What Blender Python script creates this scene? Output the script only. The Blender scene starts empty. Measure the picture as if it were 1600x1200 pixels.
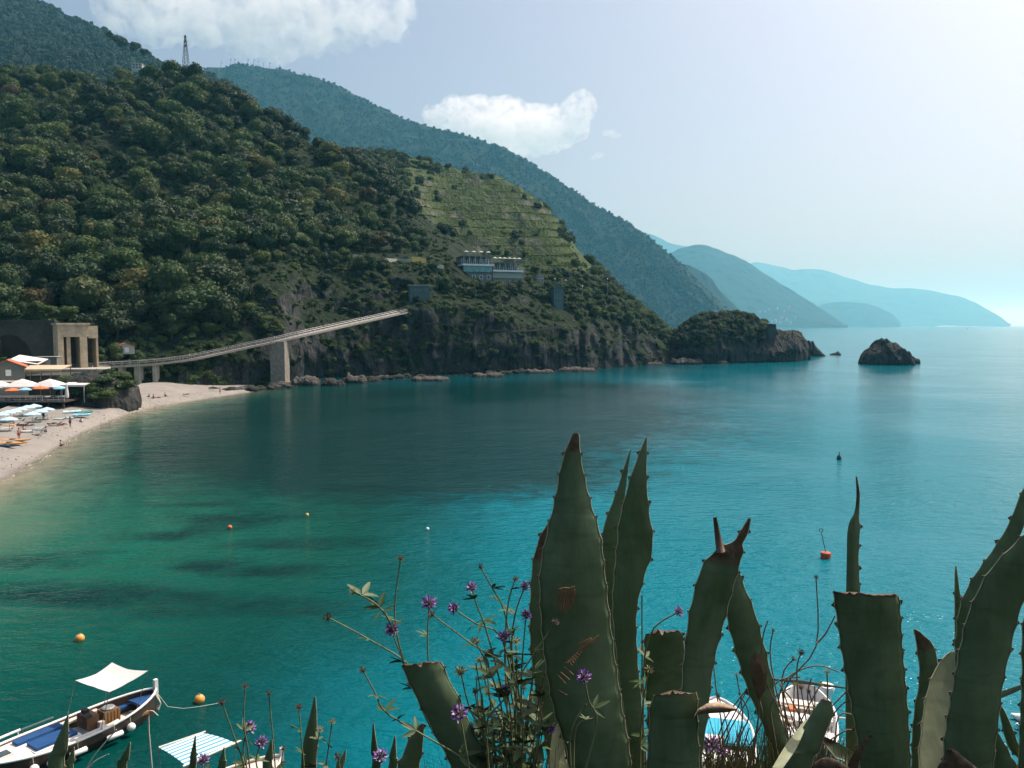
import bpy, bmesh, math, random
import numpy as np
from mathutils import Vector, Matrix, Euler

# ------------------------------------------------------------------ camera, sky, sun, exposure
scene = bpy.context.scene
COL = scene.collection
R = math.radians
FPX, EYE, HOR = 1250.0, 17.0, 509.0            # focal length in photo pixels, eye height, horizon row
TILT = math.atan((600 - HOR) / FPX)

cam_data = bpy.data.cameras.new('camera')
cam_data.sensor_width = 36.0
cam_data.lens = 36.0 * FPX / 1600.0
cam_data.clip_start = 0.05
cam_data.clip_end = 260000
cam = bpy.data.objects.new('camera', cam_data)
COL.objects.link(cam)
cam.location = (0, 0, EYE)
cam.rotation_euler = (R(90) - TILT, 0, 0)
scene.camera = cam

SUN_AZ, SUN_EL = R(57), R(57)                   # azimuth measured from +Y (view direction) towards +X
world = bpy.data.worlds.new('World')
scene.world = world
world.use_nodes = True
wn = world.node_tree
wn.nodes.clear()
wo = wn.nodes.new('ShaderNodeOutputWorld')
bg = wn.nodes.new('ShaderNodeBackground')
sky = wn.nodes.new('ShaderNodeTexSky')
sky.sky_type = 'NISHITA'
sky.sun_disc = False
sky.sun_elevation = SUN_EL
sky.sun_rotation = SUN_AZ
sky.altitude = 0
sky.air_density = 0.75
sky.dust_density = 6.0
sky.ozone_density = 1.0
bg.inputs['Strength'].default_value = 0.142
wn.links.new(sky.outputs[0], bg.inputs['Color'])
wn.links.new(bg.outputs[0], wo.inputs['Surface'])

sun_data = bpy.data.lights.new('sun', 'SUN')
sun_data.energy = 4.0
sun_data.angle = R(0.53)
sun_data.color = (1.0, 0.94, 0.85)
sun = bpy.data.objects.new('sun', sun_data)
COL.objects.link(sun)
to_sun = Vector((math.sin(SUN_AZ) * math.cos(SUN_EL), math.cos(SUN_AZ) * math.cos(SUN_EL), math.sin(SUN_EL)))
sun.rotation_euler = to_sun.to_track_quat('Z', 'Y').to_euler()
sun.location = (60, 40, 120)

vs = scene.view_settings
vs.view_transform = 'Standard'
vs.look = 'None'
vs.exposure = 0.22
vs.gamma = 1.0
vs.use_curve_mapping = False
scene.render.engine = 'CYCLES'
cy = scene.cycles
cy.use_denoising = True
cy.max_bounces = 16
cy.diffuse_bounces = 2
cy.glossy_bounces = 3
cy.transmission_bounces = 4
cy.transparent_max_bounces = 8
cy.volume_bounces = 14
cy.caustics_reflective = False
cy.caustics_refractive = False
cy.sample_clamp_indirect = 4.0

# ------------------------------------------------------------------ photo pixel -> place
def ray(px, py):
    cx = (np.asarray(px, float) - 800) / FPX
    cyy = (600 - np.asarray(py, float)) / FPX
    return cx, cyy * math.sin(TILT) + math.cos(TILT), cyy * math.cos(TILT) - math.sin(TILT)

def at(px, py, Y):
    """the point at depth Y (metres along the view) seen at that pixel"""
    dx, dy, dz = ray(px, py)
    s = Y / dy
    if np.ndim(s) == 0:
        return Vector((float(dx * s), float(Y), float(EYE + dz * s)))
    return np.stack([dx * s, np.broadcast_to(Y, s.shape), EYE + dz * s], -1)

def on(px, py, z=0.0):
    dx, dy, dz = ray(px, py)
    s = (z - EYE) / dz
    return Vector((float(dx * s), float(dy * s), float(z)))

# ------------------------------------------------------------------ noise
def _hash(i, j, k, seed):
    h = (i * 374761393 + j * 668265263 + k * 2147483647 + seed * 1274126177) & 0xFFFFFFFF
    h = ((h ^ (h >> 13)) * 1103515245) & 0xFFFFFFFF
    h = ((h ^ (h >> 16)) * 2654435761) & 0xFFFFFFFF
    return ((h ^ (h >> 15)) & 0xFFFFFF) / float(0xFFFFFF)

def vnoise(p, seed=0):
    p = np.asarray(p, float)
    i = np.floor(p).astype(np.int64)
    f = p - i
    f = f * f * (3 - 2 * f)
    out = 0
    for a in (0, 1):
        for b in (0, 1):
            for c in (0, 1):
                w = (f[..., 0] if a else 1 - f[..., 0]) * (f[..., 1] if b else 1 - f[..., 1]) * (f[..., 2] if c else 1 - f[..., 2])
                out = out + w * _hash(i[..., 0] + a, i[..., 1] + b, i[..., 2] + c, seed)
    return out * 2 - 1

def fbm(p, scale, octaves=4, seed=0, gain=0.5, ridge=False):
    p = np.asarray(p, float) / scale
    a, s, out = 1.0, 0.0, 0
    for o in range(octaves):
        n = vnoise(p, seed + o * 17)
        out = out + a * ((1 - 2 * np.abs(n)) if ridge else n)
        s += a
        a *= gain
        p = p * 2.03 + 11.3
    return out / s

# ------------------------------------------------------------------ scene graph helpers
WLOC = {}
def tag(o, label=None, cat=None, group=None, kind=None):
    if label: o['label'] = label
    if cat: o['category'] = cat
    if group: o['group'] = group
    if kind: o['kind'] = kind
    return o

def thing(name, loc, label=None, cat=None, group=None, rz=0.0, scale=1.0):
    o = bpy.data.objects.new(name, None)
    o.empty_display_size = 0.2
    COL.objects.link(o)
    o.location = loc
    o.rotation_euler = (0, 0, rz)
    o.scale = (scale,) * 3
    WLOC[o.name] = Vector(loc)
    return tag(o, label, cat, group)

def mesh_obj(name, verts, faces, mat, parent=None, smooth=False, loc=None):
    me = bpy.data.meshes.new(name)
    me.from_pydata([tuple(v) for v in verts], [], [tuple(f) for f in faces])
    for m in (mat if isinstance(mat, (list, tuple)) else [mat]):
        me.materials.append(M(m))
    if smooth:
        me.polygons.foreach_set('use_smooth', [True] * len(me.polygons))
    me.update()
    o = bpy.data.objects.new(name, me)
    COL.objects.link(o)
    if parent: o.parent = parent
    if loc is not None: o.location = loc
    WLOC[o.name] = Vector(o.location)
    return o

class MB:
    """collects shapes for ONE mesh"""
    def __init__(s): s.v, s.f, s.mi = [], [], []
    def add(s, verts, faces, mi=0):
        b = len(s.v)
        s.v += [Vector(v) for v in verts]
        s.f += [tuple(b + i for i in f) for f in faces]
        s.mi += [mi] * len(faces)
        return s
    def box(s, c, size, rz=0.0, mi=0, tilt=None):
        hx, hy, hz = size[0] / 2, size[1] / 2, size[2] / 2
        m = Matrix.Rotation(rz, 3, 'Z')
        if tilt is not None: m = m @ tilt
        vs_ = [Vector(c) + m @ Vector((x, y, z)) for x in (-hx, hx) for y in (-hy, hy) for z in (-hz, hz)]
        return s.add(vs_, [(0, 1, 3, 2), (4, 6, 7, 5), (0, 4, 5, 1), (2, 3, 7, 6), (0, 2, 6, 4), (1, 5, 7, 3)], mi)
    def tube(s, pts, rad, n=6, mi=0, cap=True):
        pts = [Vector(p) for p in pts]
        rads = rad if isinstance(rad, (list, tuple)) else [rad] * len(pts)
        vs_, fs = [], []
        up = Vector((0.13, 0.31, 0.94)).normalized()
        for i, p in enumerate(pts):
            d = (pts[min(i + 1, len(pts) - 1)] - pts[max(i - 1, 0)])
            d = d.normalized() if d.length > 1e-9 else Vector((0, 0, 1))
            a = d.cross(up)
            if a.length < 1e-3: a = d.cross(Vector((1, 0, 0)))
            a.normalize()
            b = d.cross(a)
            for k in range(n):
                t = 2 * math.pi * k / n
                vs_.append(p + (a * math.cos(t) + b * math.sin(t)) * rads[i])
        for i in range(len(pts) - 1):
            for k in range(n):
                fs.append((i * n + k, i * n + (k + 1) % n, (i + 1) * n + (k + 1) % n, (i + 1) * n + k))
        if cap:
            fs.append(tuple(range(n)))
            fs.append(tuple(reversed(range((len(pts) - 1) * n, len(pts) * n))))
        return s.add(vs_, fs, mi)
    def lathe(s, prof, n=12, c=(0, 0, 0), mi=0, sx=1.0, sy=1.0):
        vs_, fs = [], []
        for r, z in prof:
            for k in range(n):
                t = 2 * math.pi * k / n
                vs_.append(Vector(c) + Vector((r * math.cos(t) * sx, r * math.sin(t) * sy, z)))
        for i in range(len(prof) - 1):
            for k in range(n):
                fs.append((i * n + k, i * n + (k + 1) % n, (i + 1) * n + (k + 1) % n, (i + 1) * n + k))
        return s.add(vs_, fs, mi)
    def ball(s, c, r, n=8, m=6, mi=0, sc=(1, 1, 1)):
        vs_, fs = [], []
        for i in range(m + 1):
            ph = math.pi * i / m
            for k in range(n):
                t = 2 * math.pi * k / n
                vs_.append(Vector(c) + Vector((math.sin(ph) * math.cos(t) * r * sc[0], math.sin(ph) * math.sin(t) * r * sc[1], math.cos(ph) * r * sc[2])))
        for i in range(m):
            for k in range(n):
                fs.append((i * n + k, (i + 1) * n + k, (i + 1) * n + (k + 1) % n, i * n + (k + 1) % n))
        return s.add(vs_, fs, mi)
    def build(s, name, mat, parent=None, origin=None, smooth=False):
        o = Vector(origin) if origin is not None else Vector((0, 0, 0))
        ob = mesh_obj(name, [v - o for v in s.v], s.f, mat, parent, smooth)
        if isinstance(mat, (list, tuple)):
            ob.data.polygons.foreach_set('material_index', s.mi)
        if parent is None: ob.location = o
        return ob

def copy_tree(o, parent=None):
    c = o.copy()
    COL.objects.link(c)
    c.parent = parent
    for ch in o.children:
        copy_tree(ch, c)
    return c

# ------------------------------------------------------------------ materials
MATS = {}
def M(m):
    return m if isinstance(m, bpy.types.Material) else MATS[m]

class NT:
    def __init__(s, name):
        s.m = bpy.data.materials.new(name)
        s.m.use_nodes = True
        s.t = s.m.node_tree
        s.t.nodes.clear()
        s.out = s.n('ShaderNodeOutputMaterial')
        MATS[name] = s.m
    def n(s, typ, **kw):
        nd = s.t.nodes.new(typ)
        for k, v in kw.items(): setattr(nd, k, v)
        return nd
    def l(s, a, b): s.t.links.new(a, b)
    def set(s, nd, key, v):
        if hasattr(v, 'links') or isinstance(v, bpy.types.NodeSocket): s.l(v, nd.inputs[key])
        else: nd.inputs[key].default_value = v
    def coord(s, kind='Object', scale=(1, 1, 1)):
        if kind == 'World':
            o = s.n('ShaderNodeNewGeometry').outputs['Position']
        else:
            o = s.n('ShaderNodeTexCoord').outputs[kind]
        mp = s.n('ShaderNodeMapping')
        mp.inputs['Scale'].default_value = scale
        s.l(o, mp.inputs['Vector'])
        return mp.outputs[0]
    def noise(s, vec, scale, detail=4, rough=0.55, dist=0.0):
        nd = s.n('ShaderNodeTexNoise')
        s.l(vec, nd.inputs['Vector'])
        nd.inputs['Scale'].default_value = scale
        nd.inputs['Detail'].default_value = detail
        nd.inputs['Roughness'].default_value = rough
        nd.inputs['Distortion'].default_value = dist
        return nd.outputs[0]
    def ramp(s, fac, stops, interp='LINEAR'):
        nd = s.n('ShaderNodeValToRGB')
        nd.color_ramp.interpolation = interp
        el = nd.color_ramp.elements
        while len(el) < len(stops): el.new(0.5)
        for e, (p, c) in zip(el, stops):
            e.position = p
            e.color = (*c, 1) if len(c) == 3 else c
        if fac is not None: s.l(fac, nd.inputs[0])
        return nd.outputs[0]
    def math(s, op, a, b=0.0, clamp=False):
        nd = s.n('ShaderNodeMath', operation=op, use_clamp=clamp)
        s.set(nd, 0, a); s.set(nd, 1, b)
        return nd.outputs[0]
    def mix(s, fac, a, b, blend='MIX'):
        nd = s.n('ShaderNodeMix', data_type='RGBA', blend_type=blend)
        s.set(nd, 0, fac)
        s.set(nd, 6, a if not isinstance(a, tuple) else (*a, 1))
        s.set(nd, 7, b if not isinstance(b, tuple) else (*b, 1))
        return nd.outputs[2]
    def bump(s, h, strength=0.3, dist=0.02, normal=None):
        nd = s.n('ShaderNodeBump')
        nd.inputs['Strength'].default_value = strength
        nd.inputs['Distance'].default_value = dist
        s.l(h, nd.inputs['Height'])
        if normal is not None: s.l(normal, nd.inputs['Normal'])
        return nd.outputs[0]
    def bsdf(s, color, rough=0.6, metal=0.0, spec=0.5, normal=None, **kw):
        nd = s.n('ShaderNodeBsdfPrincipled')
        s.set(nd, 'Base Color', color if not isinstance(color, tuple) else (*color, 1))
        s.set(nd, 'Roughness', rough)
        s.set(nd, 'Metallic', metal)
        s.set(nd, 'Specular IOR Level', spec)
        if normal is not None: s.l(normal, nd.inputs['Normal'])
        for k, v in kw.items(): s.set(nd, k, v)
        return nd.outputs[0]
    def done(s, sh): s.l(sh, s.out.inputs['Surface'])

def simple(name, col, rough=0.6, var=0.15, scale=3.0, bump=0.0, metal=0.0, spec=0.4, kind='Object', bscale=None):
    t = NT(name)
    c = t.coord(kind)
    n = t.noise(c, scale, 5, 0.6)
    lo = tuple(x * (1 - var) for x in col)
    hi = tuple(min(1, x * (1 + var)) for x in col)
    colr = t.ramp(n, [(0.3, lo), (0.7, hi)])
    nm = t.bump(t.noise(c, bscale or scale * 4, 4), bump, 0.03) if bump else None
    t.done(t.bsdf(colr, rough, metal, spec, nm))
    return t.m

def foliage(name, stops, trans=0.25, scale=1.2, rough=0.65):
    """leaf colour picked per tree, mottled inside the crown"""
    t = NT(name)
    oi = t.n('ShaderNodeObjectInfo')
    base = t.ramp(oi.outputs['Random'], stops)
    n = t.noise(t.coord('Object'), scale, 3)
    col = t.mix(t.math('MULTIPLY', n, 0.7), base, t.mix(0.4, base, (0.11, 0.15, 0.04)))
    d = t.bsdf(col, rough, 0.0, 0.25)
    tr = t.n('ShaderNodeBsdfTranslucent')
    t.l(col, tr.inputs[0])
    mx = t.n('ShaderNodeMixShader')
    mx.inputs[0].default_value = trans
    t.l(d, mx.inputs[1]); t.l(tr.outputs[0], mx.inputs[2])
    t.done(mx.outputs[0])

G1, G2, G3, G4 = (0.0145, 0.0382, 0.0191), (0.0316, 0.0665, 0.0235), (0.0618, 0.1032, 0.0309), (0.1079, 0.1442, 0.0397)
foliage('leaves_mixed', [(0.0, G1), (0.3, G2), (0.55, (0.0430, 0.0761, 0.0270)), (0.78, G3), (0.96, G4), (1.0, (0.1075, 0.1020, 0.0396))])
foliage('leaves_dark', [(0.0, (0.0138, 0.0296, 0.0176)), (0.6, (0.0218, 0.0402, 0.0198)), (1.0, (0.0335, 0.0508, 0.0243))], 0.15)
foliage('leaves_olive', [(0.0, G2), (0.5, G3), (1.0, (0.0887, 0.1061, 0.0442))])
foliage('leaves_gold', [(0.0, (0.1201, 0.1251, 0.0396)), (0.6, (0.1391, 0.1223, 0.0424)), (1.0, (0.1138, 0.1428, 0.0396))])
foliage('leaves_rust', [(0.0, (0.0708, 0.0467, 0.0226)), (1.0, (0.0960, 0.0674, 0.0294))])
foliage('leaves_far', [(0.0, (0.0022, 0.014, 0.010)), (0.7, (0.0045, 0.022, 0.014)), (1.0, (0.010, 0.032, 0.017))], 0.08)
foliage('leaves_vine', [(0.0, (0.085, 0.125, 0.036)), (1.0, (0.150, 0.180, 0.052))], 0.3)
simple('bark', (0.085, 0.065, 0.048), 0.9, 0.3, 6, 0.5)

def terrain_mat(name, rock_lo, rock_hi, green, soil, veg=0.5, sc=1.0):
    t = NT(name)
    c = t.coord('World')
    big = t.noise(c, 0.055 * sc, 6, 0.62, 0.6)
    fine = t.noise(c, 0.55 * sc, 6, 0.65)
    streak = t.noise(t.coord('World', (1.0, 1.0, 0.22)), 0.35 * sc, 5, 0.6, 0.4)
    rock = t.ramp(t.math('ADD', t.math('MULTIPLY', streak, 0.6), t.math('MULTIPLY', fine, 0.45)), [(0.36, rock_lo), (0.52, tuple((a + b) / 2 for a, b in zip(rock_lo, rock_hi))), (0.68, rock_hi)])
    veg_c = t.ramp(fine, [(0.3, tuple(x * 0.5 for x in green)), (0.55, green), (0.75, soil)])
    nz = t.n('ShaderNodeSeparateXYZ')
    t.l(t.n('ShaderNodeNewGeometry').outputs['Normal'], nz.inputs[0])
    f = t.math('ADD', nz.outputs['Z'], t.math('MULTIPLY', t.math('SUBTRACT', big, 0.5), 1.5))
    f = t.math('ADD', f, t.math('MULTIPLY', t.math('SUBTRACT', fine, 0.5), 0.7))
    fac = t.math('MULTIPLY', t.math('SUBTRACT', f, veg), 5.0, True)
    col = t.mix(fac, rock, veg_c)
    pz = t.n('ShaderNodeSeparateXYZ'); t.l(c, pz.inputs[0])      # dark band of wet, weedy rock at the waterline
    tide = t.math('MULTIPLY', t.math('SUBTRACT', t.math('ADD', .35, fine), pz.outputs['Z']), 2.5, True)
    col = t.mix(t.math('MULTIPLY', tide, .8), col, (0.012, 0.014, 0.012))
    nm = t.bump(t.math('ADD', t.math('MULTIPLY', streak, 2.0), fine), 0.9, 1.2 / sc)
    t.done(t.bsdf(col, 0.92, 0, 0.15, nm))
terrain_mat('hill_near', (0.007, 0.011, 0.012), (0.078, 0.078, 0.074), (0.014, 0.026, 0.011), (0.038, 0.044, 0.022), 0.36)
terrain_mat('hill_mid', (0.05, 0.05, 0.04), (0.20, 0.185, 0.15), (0.055, 0.082, 0.025), (0.12, 0.14, 0.05), 0.35)
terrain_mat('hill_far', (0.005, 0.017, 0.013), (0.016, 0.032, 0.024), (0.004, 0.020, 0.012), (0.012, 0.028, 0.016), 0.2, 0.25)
terrain_mat('rock_dark', (0.010, 0.014, 0.014), (0.072, 0.069, 0.064), (0.03, 0.04, 0.02), (0.09, 0.08, 0.05), 0.85, 2.0)
terrain_mat('rock_pale', (0.018, 0.019, 0.019), (0.155, 0.14, 0.125), (0.07, 0.066, 0.056), (0.09, 0.085, 0.07), 0.95, 3.0)
# ------------------------------------------------------------------ sea
BEACH = [(-160, 860), (-60, 790), (0, 752), (40, 730), (70, 712), (100, 692), (130, 676), (165, 661), (200, 647), (240, 637), (290, 628), (335, 621), (372, 615), (395, 612)]
beach_line = np.array([on(*p)[:2] for p in BEACH])
def poly_dist(P, line):
    best = np.full(P.shape[:-1], 1e9)
    for a, b in zip(line[:-1], line[1:]):
        ab = b - a
        t = np.clip(((P - a) @ ab) / (ab @ ab), 0, 1)
        best = np.minimum(best, np.linalg.norm(P - (a + t[..., None] * ab), axis=-1))
    return best

def make_sea():
    def axis(lo, hi, step, far_lo, far_hi):
        a = list(np.arange(lo, hi + .1, step))
        s, x = step, hi
        while x < far_hi:
            s *= 1.28; x += s; a.append(min(x, far_hi))
        s, x = step, lo
        while x > far_lo:
            s *= 1.28; x -= s; a.insert(0, max(x, far_lo))
        return np.array(a)
    xs = axis(-140, 160, 1.8, -75000, 75000)
    ys = axis(14, 330, 1.8, -75000, 75000)
    X, Y = np.meshgrid(xs, ys)
    nx, ny = len(xs), len(ys)
    V = np.stack([X, Y, np.zeros_like(X)], -1).reshape(-1, 3)
    q = np.arange(nx * ny).reshape(ny, nx)
    Fq = np.stack([q[:-1, :-1], q[:-1, 1:], q[1:, 1:], q[1:, :-1]], -1).reshape(-1, 4)
    me = bpy.data.meshes.new('sea')
    me.from_pydata(V.tolist(), [], Fq.tolist())
    P2 = V[:, :2]
    d = poly_dist(P2, beach_line)
    wob = fbm(np.c_[P2, np.zeros(len(P2))], 22, 3, 5) * 5 + fbm(np.c_[P2, np.zeros(len(P2))], 6, 2, 9) * 1.5
    d = np.maximum(d + wob * np.clip(d / 6, 0, 1), 0)
    weed_reflection = np.zeros(len(P2))
    for px, py, rx, ry, w in [(360, 680, 16, 16, .8), (450, 700, 30, 30, 1.0), (560, 670, 36, 45, 1.1), (640, 650, 55, 80, 1.2), (640, 730, 34, 24, 1.0), (740, 640, 55, 75, 1.1), (720, 720, 30, 26, .85), (850, 615, 55, 70, .9), (560, 760, 18, 10, .7), (470, 745, 16, 10, .7),  # wide patches also paint the dark hill's reflection into the water colour
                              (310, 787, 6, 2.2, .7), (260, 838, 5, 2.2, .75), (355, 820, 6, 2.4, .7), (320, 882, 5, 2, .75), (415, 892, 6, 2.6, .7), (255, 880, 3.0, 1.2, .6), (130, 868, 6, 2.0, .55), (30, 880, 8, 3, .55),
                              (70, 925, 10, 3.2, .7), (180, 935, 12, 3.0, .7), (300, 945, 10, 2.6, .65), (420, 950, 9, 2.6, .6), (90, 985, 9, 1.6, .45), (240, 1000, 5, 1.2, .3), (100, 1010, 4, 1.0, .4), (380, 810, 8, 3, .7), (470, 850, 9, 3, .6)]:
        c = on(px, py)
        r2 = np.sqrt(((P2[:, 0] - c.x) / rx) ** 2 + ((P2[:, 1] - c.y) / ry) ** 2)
        weed_reflection = np.maximum(weed_reflection, w * np.clip(1.45 - 1.15 * r2, 0, 1))
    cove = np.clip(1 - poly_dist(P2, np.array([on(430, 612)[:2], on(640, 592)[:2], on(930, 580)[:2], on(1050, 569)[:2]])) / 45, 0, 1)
    for nm, val in (('shore', d), ('weed_reflection', weed_reflection), ('cove', cove)):
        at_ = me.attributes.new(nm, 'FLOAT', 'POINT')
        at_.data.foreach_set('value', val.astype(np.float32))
    t = NT('sea_water')
    def attr(n):
        a = t.n('ShaderNodeAttribute'); a.attribute_name = n
        return a.outputs['Fac']
    c = t.coord('World')
    patch = t.noise(c, 0.16, 4, 0.6, 0.8)
    sx = t.n('ShaderNodeSeparateXYZ'); t.l(c, sx.inputs[0])
    sh = t.math('DIVIDE', attr('shore'), 60.0)
    shallow = t.ramp(sh, [(0.0, (0.27, 0.235, 0.165)), (0.035, (0.175, 0.185, 0.120)), (0.10, (0.070, 0.140, 0.090)), (0.22, (0.006, 0.088, 0.060)), (0.55, (0.001, 0.056, 0.043)), (1.0, (0.001, 0.042, 0.039))])
    # open water turns from emerald to turquoise away from the cove
    px_ = t.math('ADD', sx.outputs['X'], t.math('MULTIPLY', t.math('SUBTRACT', patch, 0.5), 9.0))
    turq = t.math('MULTIPLY', t.math('ADD', px_, 14.0), 1 / 13.0, True)
    deep = t.mix(turq, (0.001, 0.038, 0.037), (0.001, 0.135, 0.175))
    far = t.math('MULTIPLY', t.math('SUBTRACT', sx.outputs['Y'], 100.0), 1 / 160.0, True)
    deep = t.mix(far, deep, (0.002, 0.105, 0.135))
    m = t.math('MULTIPLY', t.math('SUBTRACT', attr('shore'), 28.0), 1 / 20.0, True)
    col = t.mix(m, shallow, deep)
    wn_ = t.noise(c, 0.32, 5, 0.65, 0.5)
    w = t.math('MULTIPLY', t.math('ADD', attr('weed_reflection'), t.math('MULTIPLY', t.math('SUBTRACT', wn_, 0.5), 0.9)), 1.0)
    w = t.math('MULTIPLY', t.math('MULTIPLY', t.math('SUBTRACT', w, 0.30), 2.2, True), t.math('GREATER_THAN', attr('weed_reflection'), 0.01))
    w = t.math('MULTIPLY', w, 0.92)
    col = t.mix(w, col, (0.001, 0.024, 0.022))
    col = t.mix(t.math('MULTIPLY', attr('cove'), 0.75), col, (0.001, 0.020, 0.022))  # dark cliff reflection and deep water painted into the colour along the cove
    # waves: long swell, wind chop and ripples, crests lying across the view
    w1 = t.noise(t.coord('World', (0.40, 1.0, 1.0)), 0.30, 3, 0.55, 0.3)
    w2 = t.noise(t.coord('World', (0.55, 1.0, 1.0)), 1.15, 3, 0.55, 0.4)
    w3 = t.noise(t.coord('World', (0.7, 1.0, 1.0)), 4.0, 2, 0.5, 0.2)
    wind = t.noise(c, 0.028, 3, 0.5, 0.5)
    amp = t.ramp(wind, [(0.36, (0.35,) * 3), (0.62, (1, 1, 1))])
    h = t.math('ADD', t.math('MULTIPLY', w1, 0.6), t.math('ADD', t.math('MULTIPLY', w2, 0.46), t.math('MULTIPLY', w3, 0.15)))
    calm = t.math('SUBTRACT', 1.0, t.math('MULTIPLY', t.math('MULTIPLY', t.math('SUBTRACT', sx.outputs['Y'], 85.0), 1 / 140.0, True), 0.72))
    h = t.math('MULTIPLY', t.math('MULTIPLY', h, amp), calm)
    nm = t.bump(h, 1.0, 0.85)
    t.done(t.bsdf(col, 0.11, 0, 0.5, nm, **{'IOR': 1.13, 'Specular Tint': (0.15, 0.85, 1.0, 1)}))
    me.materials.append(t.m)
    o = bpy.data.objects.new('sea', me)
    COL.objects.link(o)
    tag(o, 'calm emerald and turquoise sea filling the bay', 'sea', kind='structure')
make_sea()

# ------------------------------------------------------------------ land built from profiles
def smooth1(A, k, axis):
    if k < 1: return A
    w = np.hanning(2 * k + 3)[1:-1]; w /= w.sum()
    pad = [(0, 0)] * A.ndim; pad[axis] = (k, k)
    B = np.pad(A, pad, mode='edge')
    return sum(w[i] * np.take(B, range(i, i + A.shape[axis]), axis) for i in range(2 * k + 1))

def sheet(name, cols, mat, step=5.0, rows=90, amp=3.0, wl=26.0, seed=1, rough_rows=None, ksm=3, zmin=None, terr=None, parent=None, col_attr=None):
    """a hillside: cols = [(px, [(py, Y), ...from foot to crest to behind it])]"""
    px = np.arange(cols[0][0], cols[-1][0] + .1, step)
    K = len(cols[0][1])
    cp = np.array([c[0] for c in cols], float)
    PY = np.stack([np.interp(px, cp, [c[1][k][0] for c in cols]) for k in range(K)], 0)
    YY = np.stack([np.interp(px, cp, [c[1][k][1] for c in cols]) for k in range(K)], 0)
    PY, YY = smooth1(PY, ksm, 1), smooth1(YY, ksm, 1)
    t = np.linspace(0, K - 1, rows)
    i = np.clip(t.astype(int), 0, K - 2); f = (t - i)[:, None]
    py = smooth1(PY[i] * (1 - f) + PY[i + 1] * f, 2, 0)
    yy = smooth1(YY[i] * (1 - f) + YY[i + 1] * f, 2, 0)
    PX = np.broadcast_to(px, py.shape)
    P = at(PX, py, yy)
    n1 = fbm(P, wl, 5, seed)
    n2 = fbm(P * np.array([1, 1, .5]), wl * .35, 4, seed + 50, 0.55, ridge=True)
    a = np.ones(rows) if rough_rows is None else np.interp(t, *zip(*rough_rows))
    a = a[:, None]
    P[..., 2] += amp * n1 * np.clip(a, 0, 1.0) * np.clip((P[..., 2] + 2) / 10, 0.1, 1)
    P[..., 1] -= amp * 1.1 * n2 * a * np.clip((P[..., 2] + 2) / 8, 0.3, 1)
    P[..., 0] += amp * 0.8 * fbm(P, wl * .5, 4, seed + 90) * a
    if terr is not None: P = terr(P, PX, py)
    if zmin is not None: P[..., 2] = np.maximum(P[..., 2], zmin)
    ny, nx = py.shape
    q = np.arange(nx * ny).reshape(ny, nx)
    Fq = np.stack([q[:-1, :-1], q[:-1, 1:], q[1:, 1:], q[1:, :-1]], -1).reshape(-1, 4)
    o = mesh_obj(name, P.reshape(-1, 3).tolist(), Fq.tolist(), mat, parent, True)
    tag(o, kind='structure')
    return o, P, PX, py, t

def foot(px, Y): # the row where a column meets depth Y a little under water
    dy = (EYE + 2.5) / Y
    a = math.atan(dy) - TILT
    return (600 + FPX * math.tan(a), Y)

NEAR = [
 (-320, 150, (566, 196), (445, 228), (275, 315), (106, 450), (150, 520)),
 (-100, 158, (566, 200), (445, 232), (275, 318), (106, 450), (150, 520)),
 (0,    172, (565, 205), (440, 236), (270, 320), (108, 450), (150, 520)),
 (100,  186, (563, 208), (440, 238), (270, 320), (110, 450), (150, 520)),
 (200,  200, (562, 213), (440, 241), (272, 320), (114, 448), (150, 520)),
 (300,  211, (556, 221), (440, 245), (282, 320), (116, 440), (160, 510)),
 (350,  218, (548, 228), (440, 248), (300, 320), (130, 430), (170, 500)),
 (400,  226, (538, 234), (445, 252), (322, 316), (152, 420), (190, 490)),
 (445,  232, (525, 239), (455, 252), (342, 314), (178, 412), (215, 480)),
 (462,  246, (520, 254), (455, 262), (348, 316), (186, 410), (225, 480)),
 (480,  258, (514, 272), (445, 288), (352, 320), (196, 408), (235, 475)),
 (520,  264, (505, 282), (432, 303), (358, 326), (214, 402), (250, 470)),
 (580,  270, (495, 288), (420, 309), (366, 336), (252, 396), (285, 460)),
 (640,  275, (485, 293), (413, 318), (374, 346), (302, 390), (330, 450)),
 (700,  281, (484, 303), (418, 328), (386, 352), (347, 386), (365, 440)),
 (760,  286, (488, 308), (446, 330), (436, 346), (392, 376), (405, 430)),
 (830,  296, (505, 312), (462, 336), (440, 352), (418, 374), (430, 420)),
 (900,  311, (515, 327), (470, 352), (440, 374), (415, 402), (430, 440)),
 (950,  324, (525, 337), (492, 354), (468, 374), (448, 398), (460, 430)),
 (1000, 346, (535, 354), (515, 364), (500, 378), (490, 392), (500, 420)),
 (1030, 358, (552, 362), (540, 370), (532, 380), (528, 392), (535, 415)),
 (1062, 372, (566, 374), (563, 377), (561, 381), (560, 386), (563, 395)),
]
def steep(c):
    px, f, r1, r2, r3, r4, r5 = c
    k = float(np.interp(px, [250, 330, 1000, 1060], [0, 1, 1, 0]))
    r1 = (r1[0], r1[1] * (1 - k) + (f + 6) * k)
    r4 = (r4[0] + float(np.interp(px, [0, 300, 420, 720, 800, 950], [12, 16, 24, 24, 12, 4])), r4[1])
    r3 = (r3[0] + float(np.interp(px, [300, 420, 640, 700], [0, 12, 10, 0])), r3[1])
    r2 = (r2[0], r2[1] - 9 * k * (1 if px > 470 else .4))
    return (px, [foot(px, f), r1, r2, r3, r4, r5])
near_cols = [steep(c) for c in NEAR]
hill_near, NP, NPX, NPY, NT_ = sheet('hillside_near', near_cols, 'hill_near', 3.0, 150, 3.6, 24, 3, [(0, 1.2), (.5, 1.5), (1, .9), (2, 1.35), (2.6, .8), (5, .7)], 1)

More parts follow.
